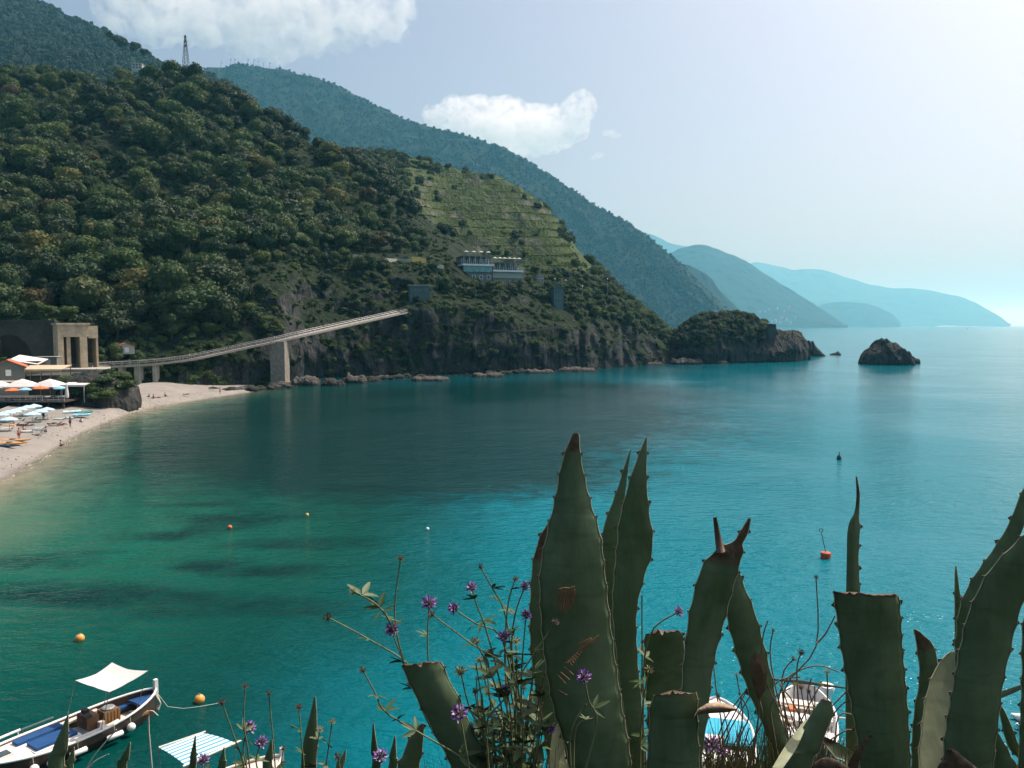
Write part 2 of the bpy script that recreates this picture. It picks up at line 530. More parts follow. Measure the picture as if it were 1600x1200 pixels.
def terr(P, PX, py):
    step = 7.0
    wgt = np.clip((PX - 610 - 26 * fbm(P, 18, 2, 80)) / 30, 0, 1) * np.clip((905 - PX) / 40, 0, 1) * np.clip((py - 236) / 14, 0, 1)
    z = P[..., 2] + 3.0 * fbm(P, 55, 3, 77) + .8 * fbm(P, 9, 2, 78)
    wgt = wgt * np.clip(1.5 + 2.2 * fbm(P, 26, 3, 79), .0, 1)
    k = np.floor(z / step)
    f = z / step - k
    zz = (k + np.clip((f - .62) / .38, 0, 1) ** 1.5 + 0.10 * f) * step
    P[..., 2] = P[..., 2] * (1 - wgt) + zz * wgt
    return P
TERR = [
 (440, (300, 470), (260, 520), (240, 600), (228, 660), (250, 740)),
 (545, (330, 470), (280, 520), (250, 600), (228, 660), (250, 740)),
 (600, (340, 460), (290, 515), (258, 590), (228, 660), (250, 740)),
 (640, (360, 455), (310, 510), (262, 585), (234, 655), (250, 740)),
 (690, (400, 445), (345, 500), (290, 575), (250, 640), (265, 720)),
 (730, (425, 430), (360, 490), (300, 565), (258, 630), (275, 710)),
 (775, (440, 420), (375, 480), (312, 555), (262, 620), (280, 700)),
 (820, (448, 410), (390, 468), (335, 530), (284, 590), (300, 670)),
 (850, (450, 405), (400, 455), (352, 510), (306, 568), (325, 650)),
 (875, (450, 405), (410, 445), (370, 490), (334, 545), (350, 620)),
 (905, (455, 405), (430, 435), (405, 465), (384, 505), (400, 580)),
 (945, (475, 402), (458, 425), (440, 445), (424, 475), (435, 540)),
 (985, (500, 400), (488, 415), (474, 430), (462, 450), (470, 510)),
 (1022, (520, 398), (512, 408), (504, 420), (496, 432), (505, 480)),
 (1050, (545, 396), (541, 402), (537, 410), (533, 420), (540, 450)),
 (1066, (562, 396), (561, 400), (560, 405), (559, 410), (562, 430)),
]
terr_cols = [(c[0], [(c[1][0] + float(np.interp(c[0], [900, 985, 1040], [0, 50, 30])), c[1][1])] + list(c[2:4]) + [(c[4][0] + 10, c[4][1]), c[5]]) for c in TERR]
hill_terr, TP, TPX, TPY, TT = sheet('hillside_terraced', terr_cols, 'hill_mid', 3.0, 260, 1.6, 40, 13, None, 2, None, terr)

def ridge_sheet(name, crest, Yc, Yf, py_foot, mat, amp, wl, seed, step=6, rows=60):
    cols = []
    for j, (px, py) in enumerate(crest):
        yc = Yc if not isinstance(Yc, (list, tuple)) else np.interp(px, [Yc[0][0], Yc[1][0]], [Yc[0][1], Yc[1][1]])
        yf = Yf if not isinstance(Yf, (list, tuple)) else np.interp(px, [Yf[0][0], Yf[1][0]], [Yf[0][1], Yf[1][1]])
        pf = py_foot if py_foot is not None else foot(px, yf)[0]
        pf = max(pf, py + 1.0)
        cols.append((px, [(pf, yf), (pf * .55 + py * .45, yf * .62 + yc * .38), (py * .85 + pf * .15, yf * .2 + yc * .8), (py, yc), (py + (pf - py) * .25, yc * 1.25)]))
    return sheet(name, cols, mat, step, rows, amp, wl, seed, None, 1)

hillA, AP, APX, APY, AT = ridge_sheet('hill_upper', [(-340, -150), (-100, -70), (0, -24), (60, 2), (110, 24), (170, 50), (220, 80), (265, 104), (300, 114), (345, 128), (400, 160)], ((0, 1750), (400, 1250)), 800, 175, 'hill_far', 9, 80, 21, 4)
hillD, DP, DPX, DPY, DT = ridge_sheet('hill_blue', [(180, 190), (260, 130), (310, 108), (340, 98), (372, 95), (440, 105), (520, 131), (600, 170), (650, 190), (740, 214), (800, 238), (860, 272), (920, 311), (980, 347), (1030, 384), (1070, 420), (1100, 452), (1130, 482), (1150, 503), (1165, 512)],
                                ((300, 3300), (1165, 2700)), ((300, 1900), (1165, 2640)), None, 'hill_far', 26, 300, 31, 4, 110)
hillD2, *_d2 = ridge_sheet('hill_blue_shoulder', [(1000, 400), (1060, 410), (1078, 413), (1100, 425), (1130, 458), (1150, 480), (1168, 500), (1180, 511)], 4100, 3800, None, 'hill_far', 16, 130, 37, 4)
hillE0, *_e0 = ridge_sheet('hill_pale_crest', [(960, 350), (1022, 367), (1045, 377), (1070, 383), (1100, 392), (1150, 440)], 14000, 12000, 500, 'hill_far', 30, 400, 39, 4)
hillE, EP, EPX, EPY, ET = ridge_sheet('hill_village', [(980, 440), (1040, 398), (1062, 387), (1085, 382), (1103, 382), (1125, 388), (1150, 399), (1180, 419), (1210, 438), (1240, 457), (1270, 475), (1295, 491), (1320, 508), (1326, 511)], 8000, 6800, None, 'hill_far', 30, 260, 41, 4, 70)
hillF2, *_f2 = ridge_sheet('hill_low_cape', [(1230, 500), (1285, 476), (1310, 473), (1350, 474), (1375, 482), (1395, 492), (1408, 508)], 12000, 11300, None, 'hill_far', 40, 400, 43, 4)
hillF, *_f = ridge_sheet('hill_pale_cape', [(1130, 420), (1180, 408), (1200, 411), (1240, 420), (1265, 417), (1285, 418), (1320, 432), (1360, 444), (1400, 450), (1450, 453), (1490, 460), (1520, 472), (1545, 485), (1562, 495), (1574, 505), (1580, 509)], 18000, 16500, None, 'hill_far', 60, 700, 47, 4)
for o, l in ((hill_near, 'steep wooded hillside rising behind the beach'), (hill_terr, 'green terraced hillside behind the wooded spur'), (hillA, 'upper hazy slope at the top left'), (hillD, 'long blue hill behind the terraces'),
             (hillD2, 'second blue shoulder below the long hill'), (hillE0, 'faint pale crest behind the village hill'), (hillE, 'hazy hill with a village at its foot'), (hillF2, 'low hazy cape'), (hillF, 'palest far cape at the horizon')):
    o['label'] = l

# ------------------------------------------------------------------ headland and rocks standing in the sea
def mound(name, top, Yc, depth, mat, amp, wl, seed, step=2.0, m=26, label=None, cat=None, group=None, power=0.6, kind=None):
    """top = [(px, py)] skyline; closed arch front to back"""
    px = np.arange(top[0][0], top[-1][0] + .01, step)
    py = np.interp(px, *zip(*top))
    yc = np.interp(px, [top[0][0], top[-1][0]], Yc) if isinstance(Yc, (list, tuple)) else np.full(len(px), float(Yc))
    zt = at(px, py, yc)[..., 2]
    th = np.linspace(0, math.pi, m)
    edge = np.clip(np.minimum(px - px[0], px[-1] - px) / (0.18 * (px[-1] - px[0]) + 1e-6), 0.12, 1) ** .5
    rows = []
    for a in th:
        yy = yc - math.cos(a) * depth * edge * .5
        z = -1.5 + (zt + 1.5) * (math.sin(a) ** power if 0 < a < math.pi - 1e-6 else 0)
        x = (px - 800) / FPX * yc * 1.0
        rows.append(np.stack([x, yy, z], -1))
    P = np.stack(rows, 0)
    k = np.clip((P[..., 2] + 1) / 3, 0, 1)
    P[..., 1] -= amp * fbm(P, wl, 4, seed, .55, True) * k
    P[..., 2] += amp * .75 * fbm(P, wl * .6, 4, seed + 3, .6, True) * k
    P[..., 0] += amp * .45 * fbm(P, wl * .5, 3, seed + 5)
    ny, nx = P.shape[:2]
    q = np.arange(nx * ny).reshape(ny, nx)
    Fq = np.stack([q[:-1, :-1], q[:-1, 1:], q[1:, 1:], q[1:, :-1]], -1).reshape(-1, 4).tolist()
    base = Vector((float(P[..., 0].mean()), float(P[..., 1].mean()), 0))
    o = mesh_obj(name, (P.reshape(-1, 3) - np.array(base)).tolist(), Fq, mat, None, False, base)
    tag(o, label, cat, group, kind)
    return o, P

headland, HP = mound('headland', [(1044, 562), (1052, 540), (1062, 524), (1075, 512), (1090, 504), (1110, 499), (1140, 498), (1165, 502), (1190, 512), (1205, 519), (1215, 521), (1232, 522), (1246, 522), (1251, 530), (1254, 545), (1257, 562)], (376, 408), 46, 'rock_dark', 3.2, 9, 61, 1.2, 60, 'wooded rocky headland', None, None, .5, 'structure')
mound('sea_stack', [(1346, 569), (1349, 563), (1353, 554), (1362, 546), (1371, 540), (1373, 533), (1377, 531), (1380, 533), (1382, 538), (1389, 537), (1396, 539), (1400, 545), (1406, 549), (1413, 558), (1419, 564), (1422, 569)], 356, 22, 'rock_dark', 1.9, 5, 71, .8, 44, 'tall dark rock islet standing alone in the sea', 'rock', None, .55)
mound('sea_rock', [(1419, 567), (1422, 560), (1426, 557), (1430, 560), (1435, 561), (1438, 565)], 362, 5, 'rock_dark', .4, 2, 73, .6, 20, 'small low rock just right of the tall islet', 'rock')
mound('sea_rock', [(1251, 556), (1254, 545), (1257, 549), (1260, 540), (1263, 532), (1265, 537), (1268, 533), (1272, 541), (1277, 545), (1281, 550), (1285, 553), (1291, 557)], 452, 9, 'rock_dark', .7, 2.5, 75, .6, 30, 'jagged two-toothed rock off the tip of the headland', 'rock')
mound('sea_rock', [(1295, 555), (1301, 552), (1306, 551), (1309, 549), (1312, 552), (1315, 555)], 467, 5, 'rock_dark', .25, 2, 77, .6, 18, 'flat little rock farthest out from the headland tip', 'rock')
SHORE_ROCKS = [(640, 704, 594, 586, 'long pale flat rock lying at the foot of the dark cliff'), (818, 868, 582, 575, 'grey waterline ledge under the cliff cave'), (870, 934, 579, 572, 'long pinkish waterline ledge below the scarred cliff'), (978, 1000, 570, 567, 'short pale ledge right of the scarred cliff'), (1000, 1040, 569, 565, 'thin pale ledge before the headland'),
               (1046, 1100, 568, 556, 'tumbled pale rocks at the left foot of the headland'), (1100, 1140, 567, 562, 'low pale rocks under the middle of the headland'), (1205, 1252, 561, 556, 'pale ledge under the bare tip of the headland'),
               (455, 500, 601, 585, 'tumbled grey boulders right of the big bridge pier'), (500, 540, 601, 588, 'dark boulders between the pier and the whitish boulder'), (538, 575, 597, 577, 'tall whitish boulder at the foot of the cove wall'), (572, 596, 595, 588, 'small dark boulder rightmost in the cove'), (735, 790, 588, 580, 'broken grey rocks left of the cliff cave')]
for j, (a, b, yb, yt, lb) in enumerate(SHORE_ROCKS):
    yt = yb - (yb - yt) * .75
    Y = on((a + b) / 2, yb + 1).y + 1.5
    n = max(5, int((b - a) / 6))
    rr = np.random.RandomState(j + 5)
    tp = [(a + (b - a) * i / n, yb + 1 if i in (0, n) else yb - (yb - yt) * rr.uniform(.45, 1)) for i in range(n + 1)]
    mound('shore_rock', tp, Y, 5 + .05 * (b - a), 'rock_pale' if j not in (9, 11) else 'rock_dark', 1.1, 2.0, 100 + j, .8, 18, lb, 'rock', 'rocks along the waterline')

# ------------------------------------------------------------------ air
def make_haze():
    mb = MB()
    mb.box((0, 0, 676), (170000, 170000, 1368))
    t = NT('haze_air')
    pv = t.n('ShaderNodeVolumePrincipled')
    pv.inputs['Color'].default_value = (0.20, 0.62, 0.85, 1)
    pv.inputs['Absorption Color'].default_value = (1, 1, 1, 1)
    pv.inputs['Density'].default_value = 0.000088
    pv.inputs['Anisotropy'].default_value = 0.25
    t.l(pv.outputs[0], t.out.inputs['Volume'])
    o = mb.build('haze', 'haze_air')
    tag(o, 'thin bluish sea haze filling the air', 'haze', kind='stuff')
make_haze()
# ------------------------------------------------------------------ clouds
def cloud(label, Y, blobs, thick, seed, dens):
    k = Y / FPX
    pts = [at(px, py, Y) for px, py, *_ in blobs]
    c = sum(pts, Vector()) / len(pts)
    rs = random.Random(seed)
    mb = MB()
    for p, b in zip(pts, blobs):
        rx, rz = b[2] * k, b[3] * k
        mb.ball(p - c, 1.0, 14, 10, 0, (rx, rx * thick, rz))
        for _ in range(9):                       # smaller billows round each puff
            a, e = rs.uniform(0, 6.28), rs.uniform(-.25, 1.3)
            d = Vector((math.cos(a) * math.cos(e) * rx, math.sin(a) * math.cos(e) * rx * thick, math.sin(e) * rz)) * .85
            r = rs.uniform(.25, .5) * min(rx, rz)
            mb.ball(p - c + d, r, 10, 8, 0, (1.2, 1, 1))
    tmp = mb.build('cloud_tmp', 'bark')
    md = tmp.modifiers.new('r', 'REMESH')
    md.mode = 'VOXEL'
    md.voxel_size = max(b[2] for b in blobs) * k / 30
    dg = bpy.context.evaluated_depsgraph_get()
    me = bpy.data.meshes.new_from_object(tmp.evaluated_get(dg))
    bpy.data.objects.remove(tmp)
    n = len(me.vertices)
    V = np.zeros(n * 3); me.vertices.foreach_get('co', V); V = V.reshape(-1, 3)
    Nn = np.zeros(n * 3); me.vertices.foreach_get('normal', Nn); Nn = Nn.reshape(-1, 3)
    u = max(b[3] for b in blobs) * k
    bil = 1 - np.abs(fbm(V, u * .8, 4, seed, .6)) * 2.4
    V += Nn * (u * .26 * bil + u * .16 * (1 - np.abs(fbm(V, u * .3, 3, seed + 3, .6)) * 2.4) + u * .42 * fbm(V, u * 1.5, 3, seed + 7))[:, None]
    me.vertices.foreach_set('co', V.ravel())
    me.update()
    tmp = bpy.data.objects.new('cloud_tmp', me); COL.objects.link(tmp)
    md = tmp.modifiers.new('r', 'REMESH'); md.mode = 'VOXEL'; md.voxel_size = max(b[2] for b in blobs) * k / 36
    me = bpy.data.meshes.new_from_object(tmp.evaluated_get(bpy.context.evaluated_depsgraph_get()))
    bpy.data.objects.remove(tmp)
    me.materials.clear()
    t = NT('cloud_vapour')
    pv = t.n('ShaderNodeVolumePrincipled')
    pv.inputs['Color'].default_value = (0.995, 0.992, 0.99, 1)
    wisp = t.noise(t.coord('Object'), 1 / (u * .55), 5, .62, .4)
    t.l(t.math('MULTIPLY', t.math('MULTIPLY', t.math('SUBTRACT', wisp, .41), 4.5, True), dens * 1.6), pv.inputs['Density'])
    pv.inputs['Anisotropy'].default_value = 0.0
    t.l(pv.outputs[0], t.out.inputs['Volume'])
    me.materials.append(t.m)
    o = bpy.data.objects.new('cloud', me)
    COL.objects.link(o)
    o.location = c
    tag(o, label, 'cloud')
    return o

cloud('large white cloud above the long blue hill at the top', 4600,
      [(175, 22, 22, 14), (205, 14, 30, 22), (260, 12, 60, 34), (330, 16, 80, 44), (420, 24, 90, 50), (500, 24, 80, 46), (560, 28, 52, 36), (598, 42, 32, 28), (380, 58, 40, 16), (300, -14, 90, 26), (440, -14, 90, 30), (540, -6, 50, 26)], 0.45, 3, 0.0045)
cloud('smaller white cloud resting on the slope of the blue hill', 6400,
      [(690, 186, 26, 20), (730, 180, 40, 24), (780, 184, 48, 24), (835, 194, 50, 22), (880, 196, 38, 24), (900, 174, 23, 20), (800, 214, 100, 18)], 0.7, 8, 0.0065)
cloud('tiny wisp of cloud right of the smaller cloud', 6400, [(952, 208, 11, 4), (962, 212, 8, 3)], 0.8, 11, 0.006)
cloud('tiny lowest wisp of cloud below the smaller cloud', 6400, [(935, 243, 8, 4), (928, 247, 6, 3)], 0.8, 12, 0.006)

# ------------------------------------------------------------------ trees
def crown_mesh(name, seed, mat, lobes=8, leaves=900, size=0.11, flat=1.0, core=True, spread=.55):
    rs = np.random.RandomState(seed)
    cs, rr = [], []
    for i in range(lobes):
        a = rs.uniform(0, 2 * math.pi)
        d = spread * math.sqrt(rs.uniform(0, 1)) if i else 0
        cs.append((d * math.cos(a), d * math.sin(a), (rs.uniform(-.30, .42) + (.16 if i == 0 else 0)) * flat))
        rr.append(rs.uniform(.30, .50) if i else .56)
    cs, rr = np.array(cs), np.array(rr)
    mb = MB()
    if core:
        for c, r in zip(cs, rr): mb.ball(c, r * .86, 7, 5, 0, (1, 1, .85 * flat + .1))
    w = rr ** 2 / (rr ** 2).sum()
    V, Fc = [], []
    for i in range(leaves):
        k = rs.choice(lobes, p=w)
        n = rs.normal(size=3); n /= np.linalg.norm(n)
        if n[2] < -.35: n[2] *= -.6
        p = cs[k] + n * rr[k] * np.array([1, 1, .85 * flat + .1]) * rs.uniform(.86, 1.13)
        nn = n + rs.normal(size=3) * .55; nn /= np.linalg.norm(nn)
        a = np.cross(nn, rs.normal(size=3)); a /= np.linalg.norm(a)
        b = np.cross(nn, a)
        s = size * rs.uniform(.6, 1.35)
        q = len(V)
        V += [p + a * s, p + b * s * .7, p - a * s, p - b * s * .7]
        Fc.append((q, q + 1, q + 2, q + 3))
    mb.add(V, Fc)
    me = bpy.data.meshes.new(name)
    me.from_pydata([tuple(v) for v in mb.v], [], mb.f)
    me.materials.append(M(mat))
    return me

def trunk_mesh(name, seed):
    rs = random.Random(seed)
    mb = MB()
    lean = rs.uniform(-.12, .12)
    mb.tube([(0, 0, -.5), (lean * .4, 0, .25), (lean, .03, .65), (lean * 1.2, .05, 1.05)], [.085, .07, .055, .03], 6)
    for k in range(4):
        a = rs.uniform(0, 6.28)
        z = .45 + .13 * k
        mb.tube([(lean * .8, .02, z), (lean + .22 * math.cos(a), .22 * math.sin(a), z + .22), (lean + .45 * math.cos(a), .45 * math.sin(a), z + .36)], [.035, .025, .012], 5)
    me = bpy.data.meshes.new(name)
    me.from_pydata([tuple(v) for v in mb.v], [], mb.f)
    me.materials.append(M('bark'))
    return me

KINDS = ['mixed', 'dark', 'olive', 'gold', 'rust']
CROWNS = {k: [crown_mesh('crown_' + k, 10 * i + j, 'leaves_' + k, 7 + j % 3, 1900, .072, (1.0, .8, .9, 1.1)[j]) for j in range(4 if k in ('mixed', 'dark', 'olive') else 2)] for i, k in enumerate(KINDS)}
TRUNKS = [trunk_mesh('trunk', s) for s in range(4)]
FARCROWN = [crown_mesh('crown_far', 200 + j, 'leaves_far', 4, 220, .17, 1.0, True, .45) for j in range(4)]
SHRUBS = [crown_mesh('shrub', 300 + j, 'leaves_mixed', 5, 380, .14, .75, True, .6) for j in range(4)]
VINES = [crown_mesh('vine', 330 + j, 'leaves_vine', 4, 130, .2, .7, True, .6) for j in range(3)]

def kit(name, meshes):
    c = bpy.data.collections.new(name)
    for m in meshes: c.objects.link(bpy.data.objects.new(m.name, m))
    return c

def scatter(name, pts, scl, kitc, nk, label, seed=0):
    rs = np.random.RandomState(seed)
    me = bpy.data.meshes.new(name)
    me.from_pydata([tuple(p) for p in pts], [], [])
    for nm, typ, val in (('scl', 'FLOAT', np.asarray(scl, np.float32)), ('rot', 'FLOAT', rs.uniform(0, 6.28, len(pts)).astype(np.float32)), ('idx', 'INT', rs.randint(0, nk, len(pts)).astype(np.int32))):
        me.attributes.new(nm, typ, 'POINT').data.foreach_set('value', val)
    o = bpy.data.objects.new(name, me)
    COL.objects.link(o)
    g = bpy.data.node_groups.new(name + '_scatter', 'GeometryNodeTree')
    g.interface.new_socket('Geometry', in_out='INPUT', socket_type='NodeSocketGeometry')
    g.interface.new_socket('Geometry', in_out='OUTPUT', socket_type='NodeSocketGeometry')
    N, L = g.nodes.new, g.links.new
    gi, go = N('NodeGroupInput'), N('NodeGroupOutput')
    ip = N('GeometryNodeInstanceOnPoints')
    ci = N('GeometryNodeCollectionInfo')
    ci.inputs['Collection'].default_value = kitc
    ci.inputs['Separate Children'].default_value = True
    ci.inputs['Reset Children'].default_value = True
    def na(nm, typ):
        n = N('GeometryNodeInputNamedAttribute'); n.data_type = typ; n.inputs['Name'].default_value = nm
        return n.outputs['Attribute']
    cx = N('ShaderNodeCombineXYZ'); L(na('rot', 'FLOAT'), cx.inputs['Z'])
    L(gi.outputs[0], ip.inputs['Points'])
    L(ci.outputs[0], ip.inputs['Instance'])
    ip.inputs['Pick Instance'].default_value = True
    L(na('idx', 'INT'), ip.inputs['Instance Index'])
    L(cx.outputs[0], ip.inputs['Rotation'])
    L(na('scl', 'FLOAT'), ip.inputs['Scale'])
    L(ip.outputs[0], go.inputs[0])
    o.modifiers.new('scatter', 'NODES').node_group = g
    tag(o, label, kind='stuff')
    return o

def sample_sheet(P, PX, PYn, n, rs, mask=None, upto=None):
    """points on a land sheet, spread evenly as seen; mask(px, py, t, slope) -> weight"""
    rows, colsn = PX.shape
    e1 = P[1:, :-1] - P[:-1, :-1]; e2 = P[:-1, 1:] - P[:-1, :-1]
    nn = np.cross(e2, e1); nz = np.abs(nn[..., 2]) / (np.linalg.norm(nn, axis=-1) + 1e-9)
    area = np.abs(PYn[1:, :-1] - PYn[:-1, :-1]) + 0.4
    tt = np.linspace(0, 1, rows)[:-1, None] * np.ones((1, colsn - 1))
    w = area * (mask(PX[:-1, :-1], PYn[:-1, :-1], tt, nz) if mask else 1)
    w = np.maximum(w, 0).ravel(); w /= w.sum()
    ix = rs.choice(len(w), n, p=w)
    r, c = np.unravel_index(ix, (rows - 1, colsn - 1))
    a, b = rs.uniform(0, 1, (2, n))
    pt = P[r, c] * ((1 - a) * (1 - b))[:, None] + P[r + 1, c] * (a * (1 - b))[:, None] + P[r, c + 1] * ((1 - a) * b)[:, None] + P[r + 1, c + 1] * (a * b)[:, None]
    return pt, PX[r, c], PYn[r, c], nz[r, c], r

rsT = np.random.RandomState(4)
def near_mask(px, py, t, nz):
    w = np.ones_like(px)
    road = np.interp(px, [-320, 165, 300, 440, 640, 760, 1060], [560, 555, 545, 520, 470, 480, 540])
    w *= np.clip((road - 8 - py) / 10, 0, 1)
    bare = ((px > 400) & (px < 470) & (py > 420)) | ((px > 470) & (px < 640) & (py > 425))
    w = np.where(bare, w * .10, w)
    w = np.where((px > 700) & (px < 826) & (py > 380) & (py < 452), 0, w)        # the hotel terrace
    w = np.where((px > 632) & (px < 700) & (py > 440) & (py < 478), 0, w)
    w = np.where((px > 540) & (px < 725) & (py > 396) & (py < 418), 0, w)
    gap = fbm(np.stack([px, py * 1.6, 0 * px], -1), 70, 3, 401)
    w = w * np.clip(.75 + 2.2 * gap, .12, 1.4)
    return w * np.clip((nz - .12) / .2, 0.3, 1)
pt, ppx, ppy, pnz, prow = sample_sheet(NP, NPX, NPY, 4600, rsT, near_mask)
size = 1.9 + 4.6 * rsT.uniform(size=len(pt)) ** 1.7
size = size * np.where(rsT.uniform(size=len(pt)) < .07, 1.45, 1.0)
steep = (ppy > 400) & (ppx > 380)
size = np.where(steep, size * .55, size)
size = np.where(ppx > 620, size * .72, size)
keep = []
cell = {}
for i in np.argsort(-size):                       # thin out crowns that would stand inside each other
    k = (int(pt[i, 0] // 4), int(pt[i, 1] // 4))
    ok = True
    for a in (-1, 0, 1):
        for b in (-1, 0, 1):
            for j in cell.get((k[0] + a, k[1] + b), ()):
                if np.linalg.norm(pt[i] - pt[j]) < .62 * (size[i] + size[j]) * .75: ok = False
    if ok:
        cell.setdefault(k, []).append(i); keep.append(i)
keep = np.array(keep)
dist = np.linalg.norm(pt[keep] - np.array([0, 0, EYE]), axis=1)
inview = (ppx[keep] > 4) & (ppx[keep] < 1000) & (ppy[keep] > 90)
score = np.where(inview, size[keep] / dist, 0)
order = np.argsort(-score)
single, rest = keep[order[:300]], keep[order[300:]]

KLAB = {'mixed': 'mid green tree', 'dark': 'dark evergreen tree', 'olive': 'pale olive tree', 'gold': 'yellowish tree', 'rust': 'rust-brown tree'}
def zone_of(px, py):
    if px < 290:
        h = 'near the crest' if py < 170 else 'on the upper slope' if py < 270 else 'mid slope' if py < 380 else 'low down'
        return h + (' far left' if px < 95 else ' above the portal' if px < 190 else ' left of the mast')
    if px < 470:
        return ('below the mast' if py < 250 else 'halfway down the spur' if py < 350 else 'above the bridge pier')
    return 'on the spur beside the terraces' if py < 330 else 'above the cove road' if px < 640 else 'around the hotel' if px < 830 else 'on the cliff right of the hotel'
crest_py = np.interp(ppx, [c[0] for c in near_cols], [c[1][4][0] for c in near_cols])
crest_dark = (ppx > 330) & (ppx < 740) & (ppy < crest_py + 34 + 14 * np.sin(ppx / 23.0))
recs = []
for i in single:
    u = rsT.uniform()
    kind = 'mixed' if u < .44 else 'dark' if u < .70 else 'olive' if u < .945 else 'gold' if u < .985 else 'rust'
    if crest_dark[i]: kind = 'dark'
    recs.append((i, kind, ('big ' if size[i] > 4.6 else 'small ' if size[i] < 3.2 else '') + KLAB[kind] + ' ' + zone_of(ppx[i], ppy[i])))
ORD = ['leftmost', 'second', 'third', 'fourth', 'fifth', 'sixth', 'seventh', 'eighth', 'ninth', 'tenth', 'eleventh', 'twelfth', 'thirteenth', 'fourteenth', 'fifteenth', 'sixteenth', 'seventeenth', 'eighteenth', 'nineteenth', 'twentieth']
same = {}
for r in recs: same.setdefault(r[2], []).append(r)
for lab, rr in same.items():
    rr.sort(key=lambda r: ppx[r[0]])
    for k, (i, kind, _) in enumerate(rr):
        full = lab if len(rr) == 1 else lab + (', leftmost' if k == 0 else ', rightmost' if k == len(rr) - 1 else ', %s from left' % ORD[min(k, 19)])
        root = thing('hillside_tree', tuple(pt[i]), full, 'tree', 'trees on the near hillside', rsT.uniform(0, 6.28), float(size[i]))
        tr = bpy.data.objects.new('trunk', TRUNKS[rsT.randint(4)]); COL.objects.link(tr); tr.parent = root
        cr = bpy.data.objects.new('crown', CROWNS[kind][rsT.randint(len(CROWNS[kind]))]); COL.objects.link(cr); cr.parent = root
        cr.location = (0, 0, .78)
        f = rsT.uniform(.85, 1.2)
        cr.scale = (f, f, rsT.uniform(.8, 1.15))
_pp = NP.reshape(-1, 3)
_u, _v = 800 + FPX * 0 + 0 * _pp[:, 0], 0
_fw = _pp[:, 1] * math.cos(TILT) - (_pp[:, 2] - EYE) * math.sin(TILT)
_upv = _pp[:, 1] * math.sin(TILT) + (_pp[:, 2] - EYE) * math.cos(TILT)
_u, _v = 800 + FPX * _pp[:, 0] / _fw, 600 - FPX * _upv / _fw
def ground(px, py, lift=0.0):
    """the place on the near hillside seen at that pixel"""
    d = (_u - px) ** 2 + (_v - py) ** 2
    k = np.argsort(d)[:6]
    k = k[np.argmin(_pp[k, 1])]
    p = at(px, py, float(_pp[k, 1]) - .6)
    return p + Vector((0, 0, lift))
up = np.array([0, 0, 1.0])
KIT = kit('tree_kit', CROWNS['mixed'] + CROWNS['dark'] + CROWNS['olive'] + CROWNS['mixed'][:2])
KD0 = kit('crest_kit', CROWNS['dark'])
cd = rest[crest_dark[rest]]
scatter('crest_wood', pt[cd] + up * (size[cd] * .62)[:, None], size[cd] * 1.1, KD0, 4, 'dark evergreen trees along the ridge of the wooded spur', 12)
rest = rest[~crest_dark[rest]]
scatter('hillside_wood', pt[rest] + up * (size[rest] * .62)[:, None], size[rest] * 1.05, KIT, len(KIT.objects), 'dense mixed wood covering the near hillside', 1)

# undergrowth between the trees, scrub on the cliffs
p2_, a, b, c_, _ = sample_sheet(NP, NPX, NPY, 7000, rsT, lambda px, py, t, nz: np.where((px > 700) & (px < 826) & (py > 380) & (py < 452), 0, 1) * np.where(py > np.interp(px, [-320, 165, 300, 440, 640, 1060], [556, 552, 540, 515, 470, 470]), .8, 1) * np.clip(nz * 2.2 - .35, 0.10, 1))
KS = kit('shrub_kit', SHRUBS)
scatter('hillside_scrub', p2_, rsT.uniform(.6, 2.1, len(p2_)), KS, 4, 'low scrub growing between trees and on cliff ledges', 2)

# terraced hill: trees round the terraces, vines on them
def terr_trees(px, py, t, nz):
    wob = 34 * fbm(np.stack([px, py, 0 * px], -1), 28, 3, 403)
    inside = (px > 655 + wob) & (py > 268 + .4 * wob) & (px < np.interp(py, [262, 300, 340, 400, 440], [775, 835, 868, 905, 930]) + wob * .6)
    clump = fbm(np.stack([px, py * 2.2, 0 * px], -1), 34, 2, 404)
    return np.where(inside, np.where(clump > .36, .22, .012), 1.0)
p3_, a, b, c_, _ = sample_sheet(TP, TPX, TPY, 1350, rsT, terr_trees)
scatter('terrace_wood', p3_ + up * 1.4, rsT.uniform(1.8, 3.9, len(p3_)), KIT, len(KIT.objects), 'trees edging the vineyard terraces', 3)
def vines_mask(px, py, t, nz):
    inside = (px > 600) & (py > 240) & (px < np.interp(py, [240, 262, 300, 340, 400, 440], [690, 775, 835, 868, 905, 930]))
    return np.where(inside, np.clip((nz - .8) * 8, 0, 1), 0)
p4_, a, b, c_, _ = sample_sheet(TP, TPX, TPY, 6500, rsT, vines_mask)
KV = kit('vine_kit', VINES)
scatter('vineyard', p4_ + up * .35, rsT.uniform(.6, 1.15, len(p4_)), KV, 3, 'rows of pale green vines on the terraces', 4)

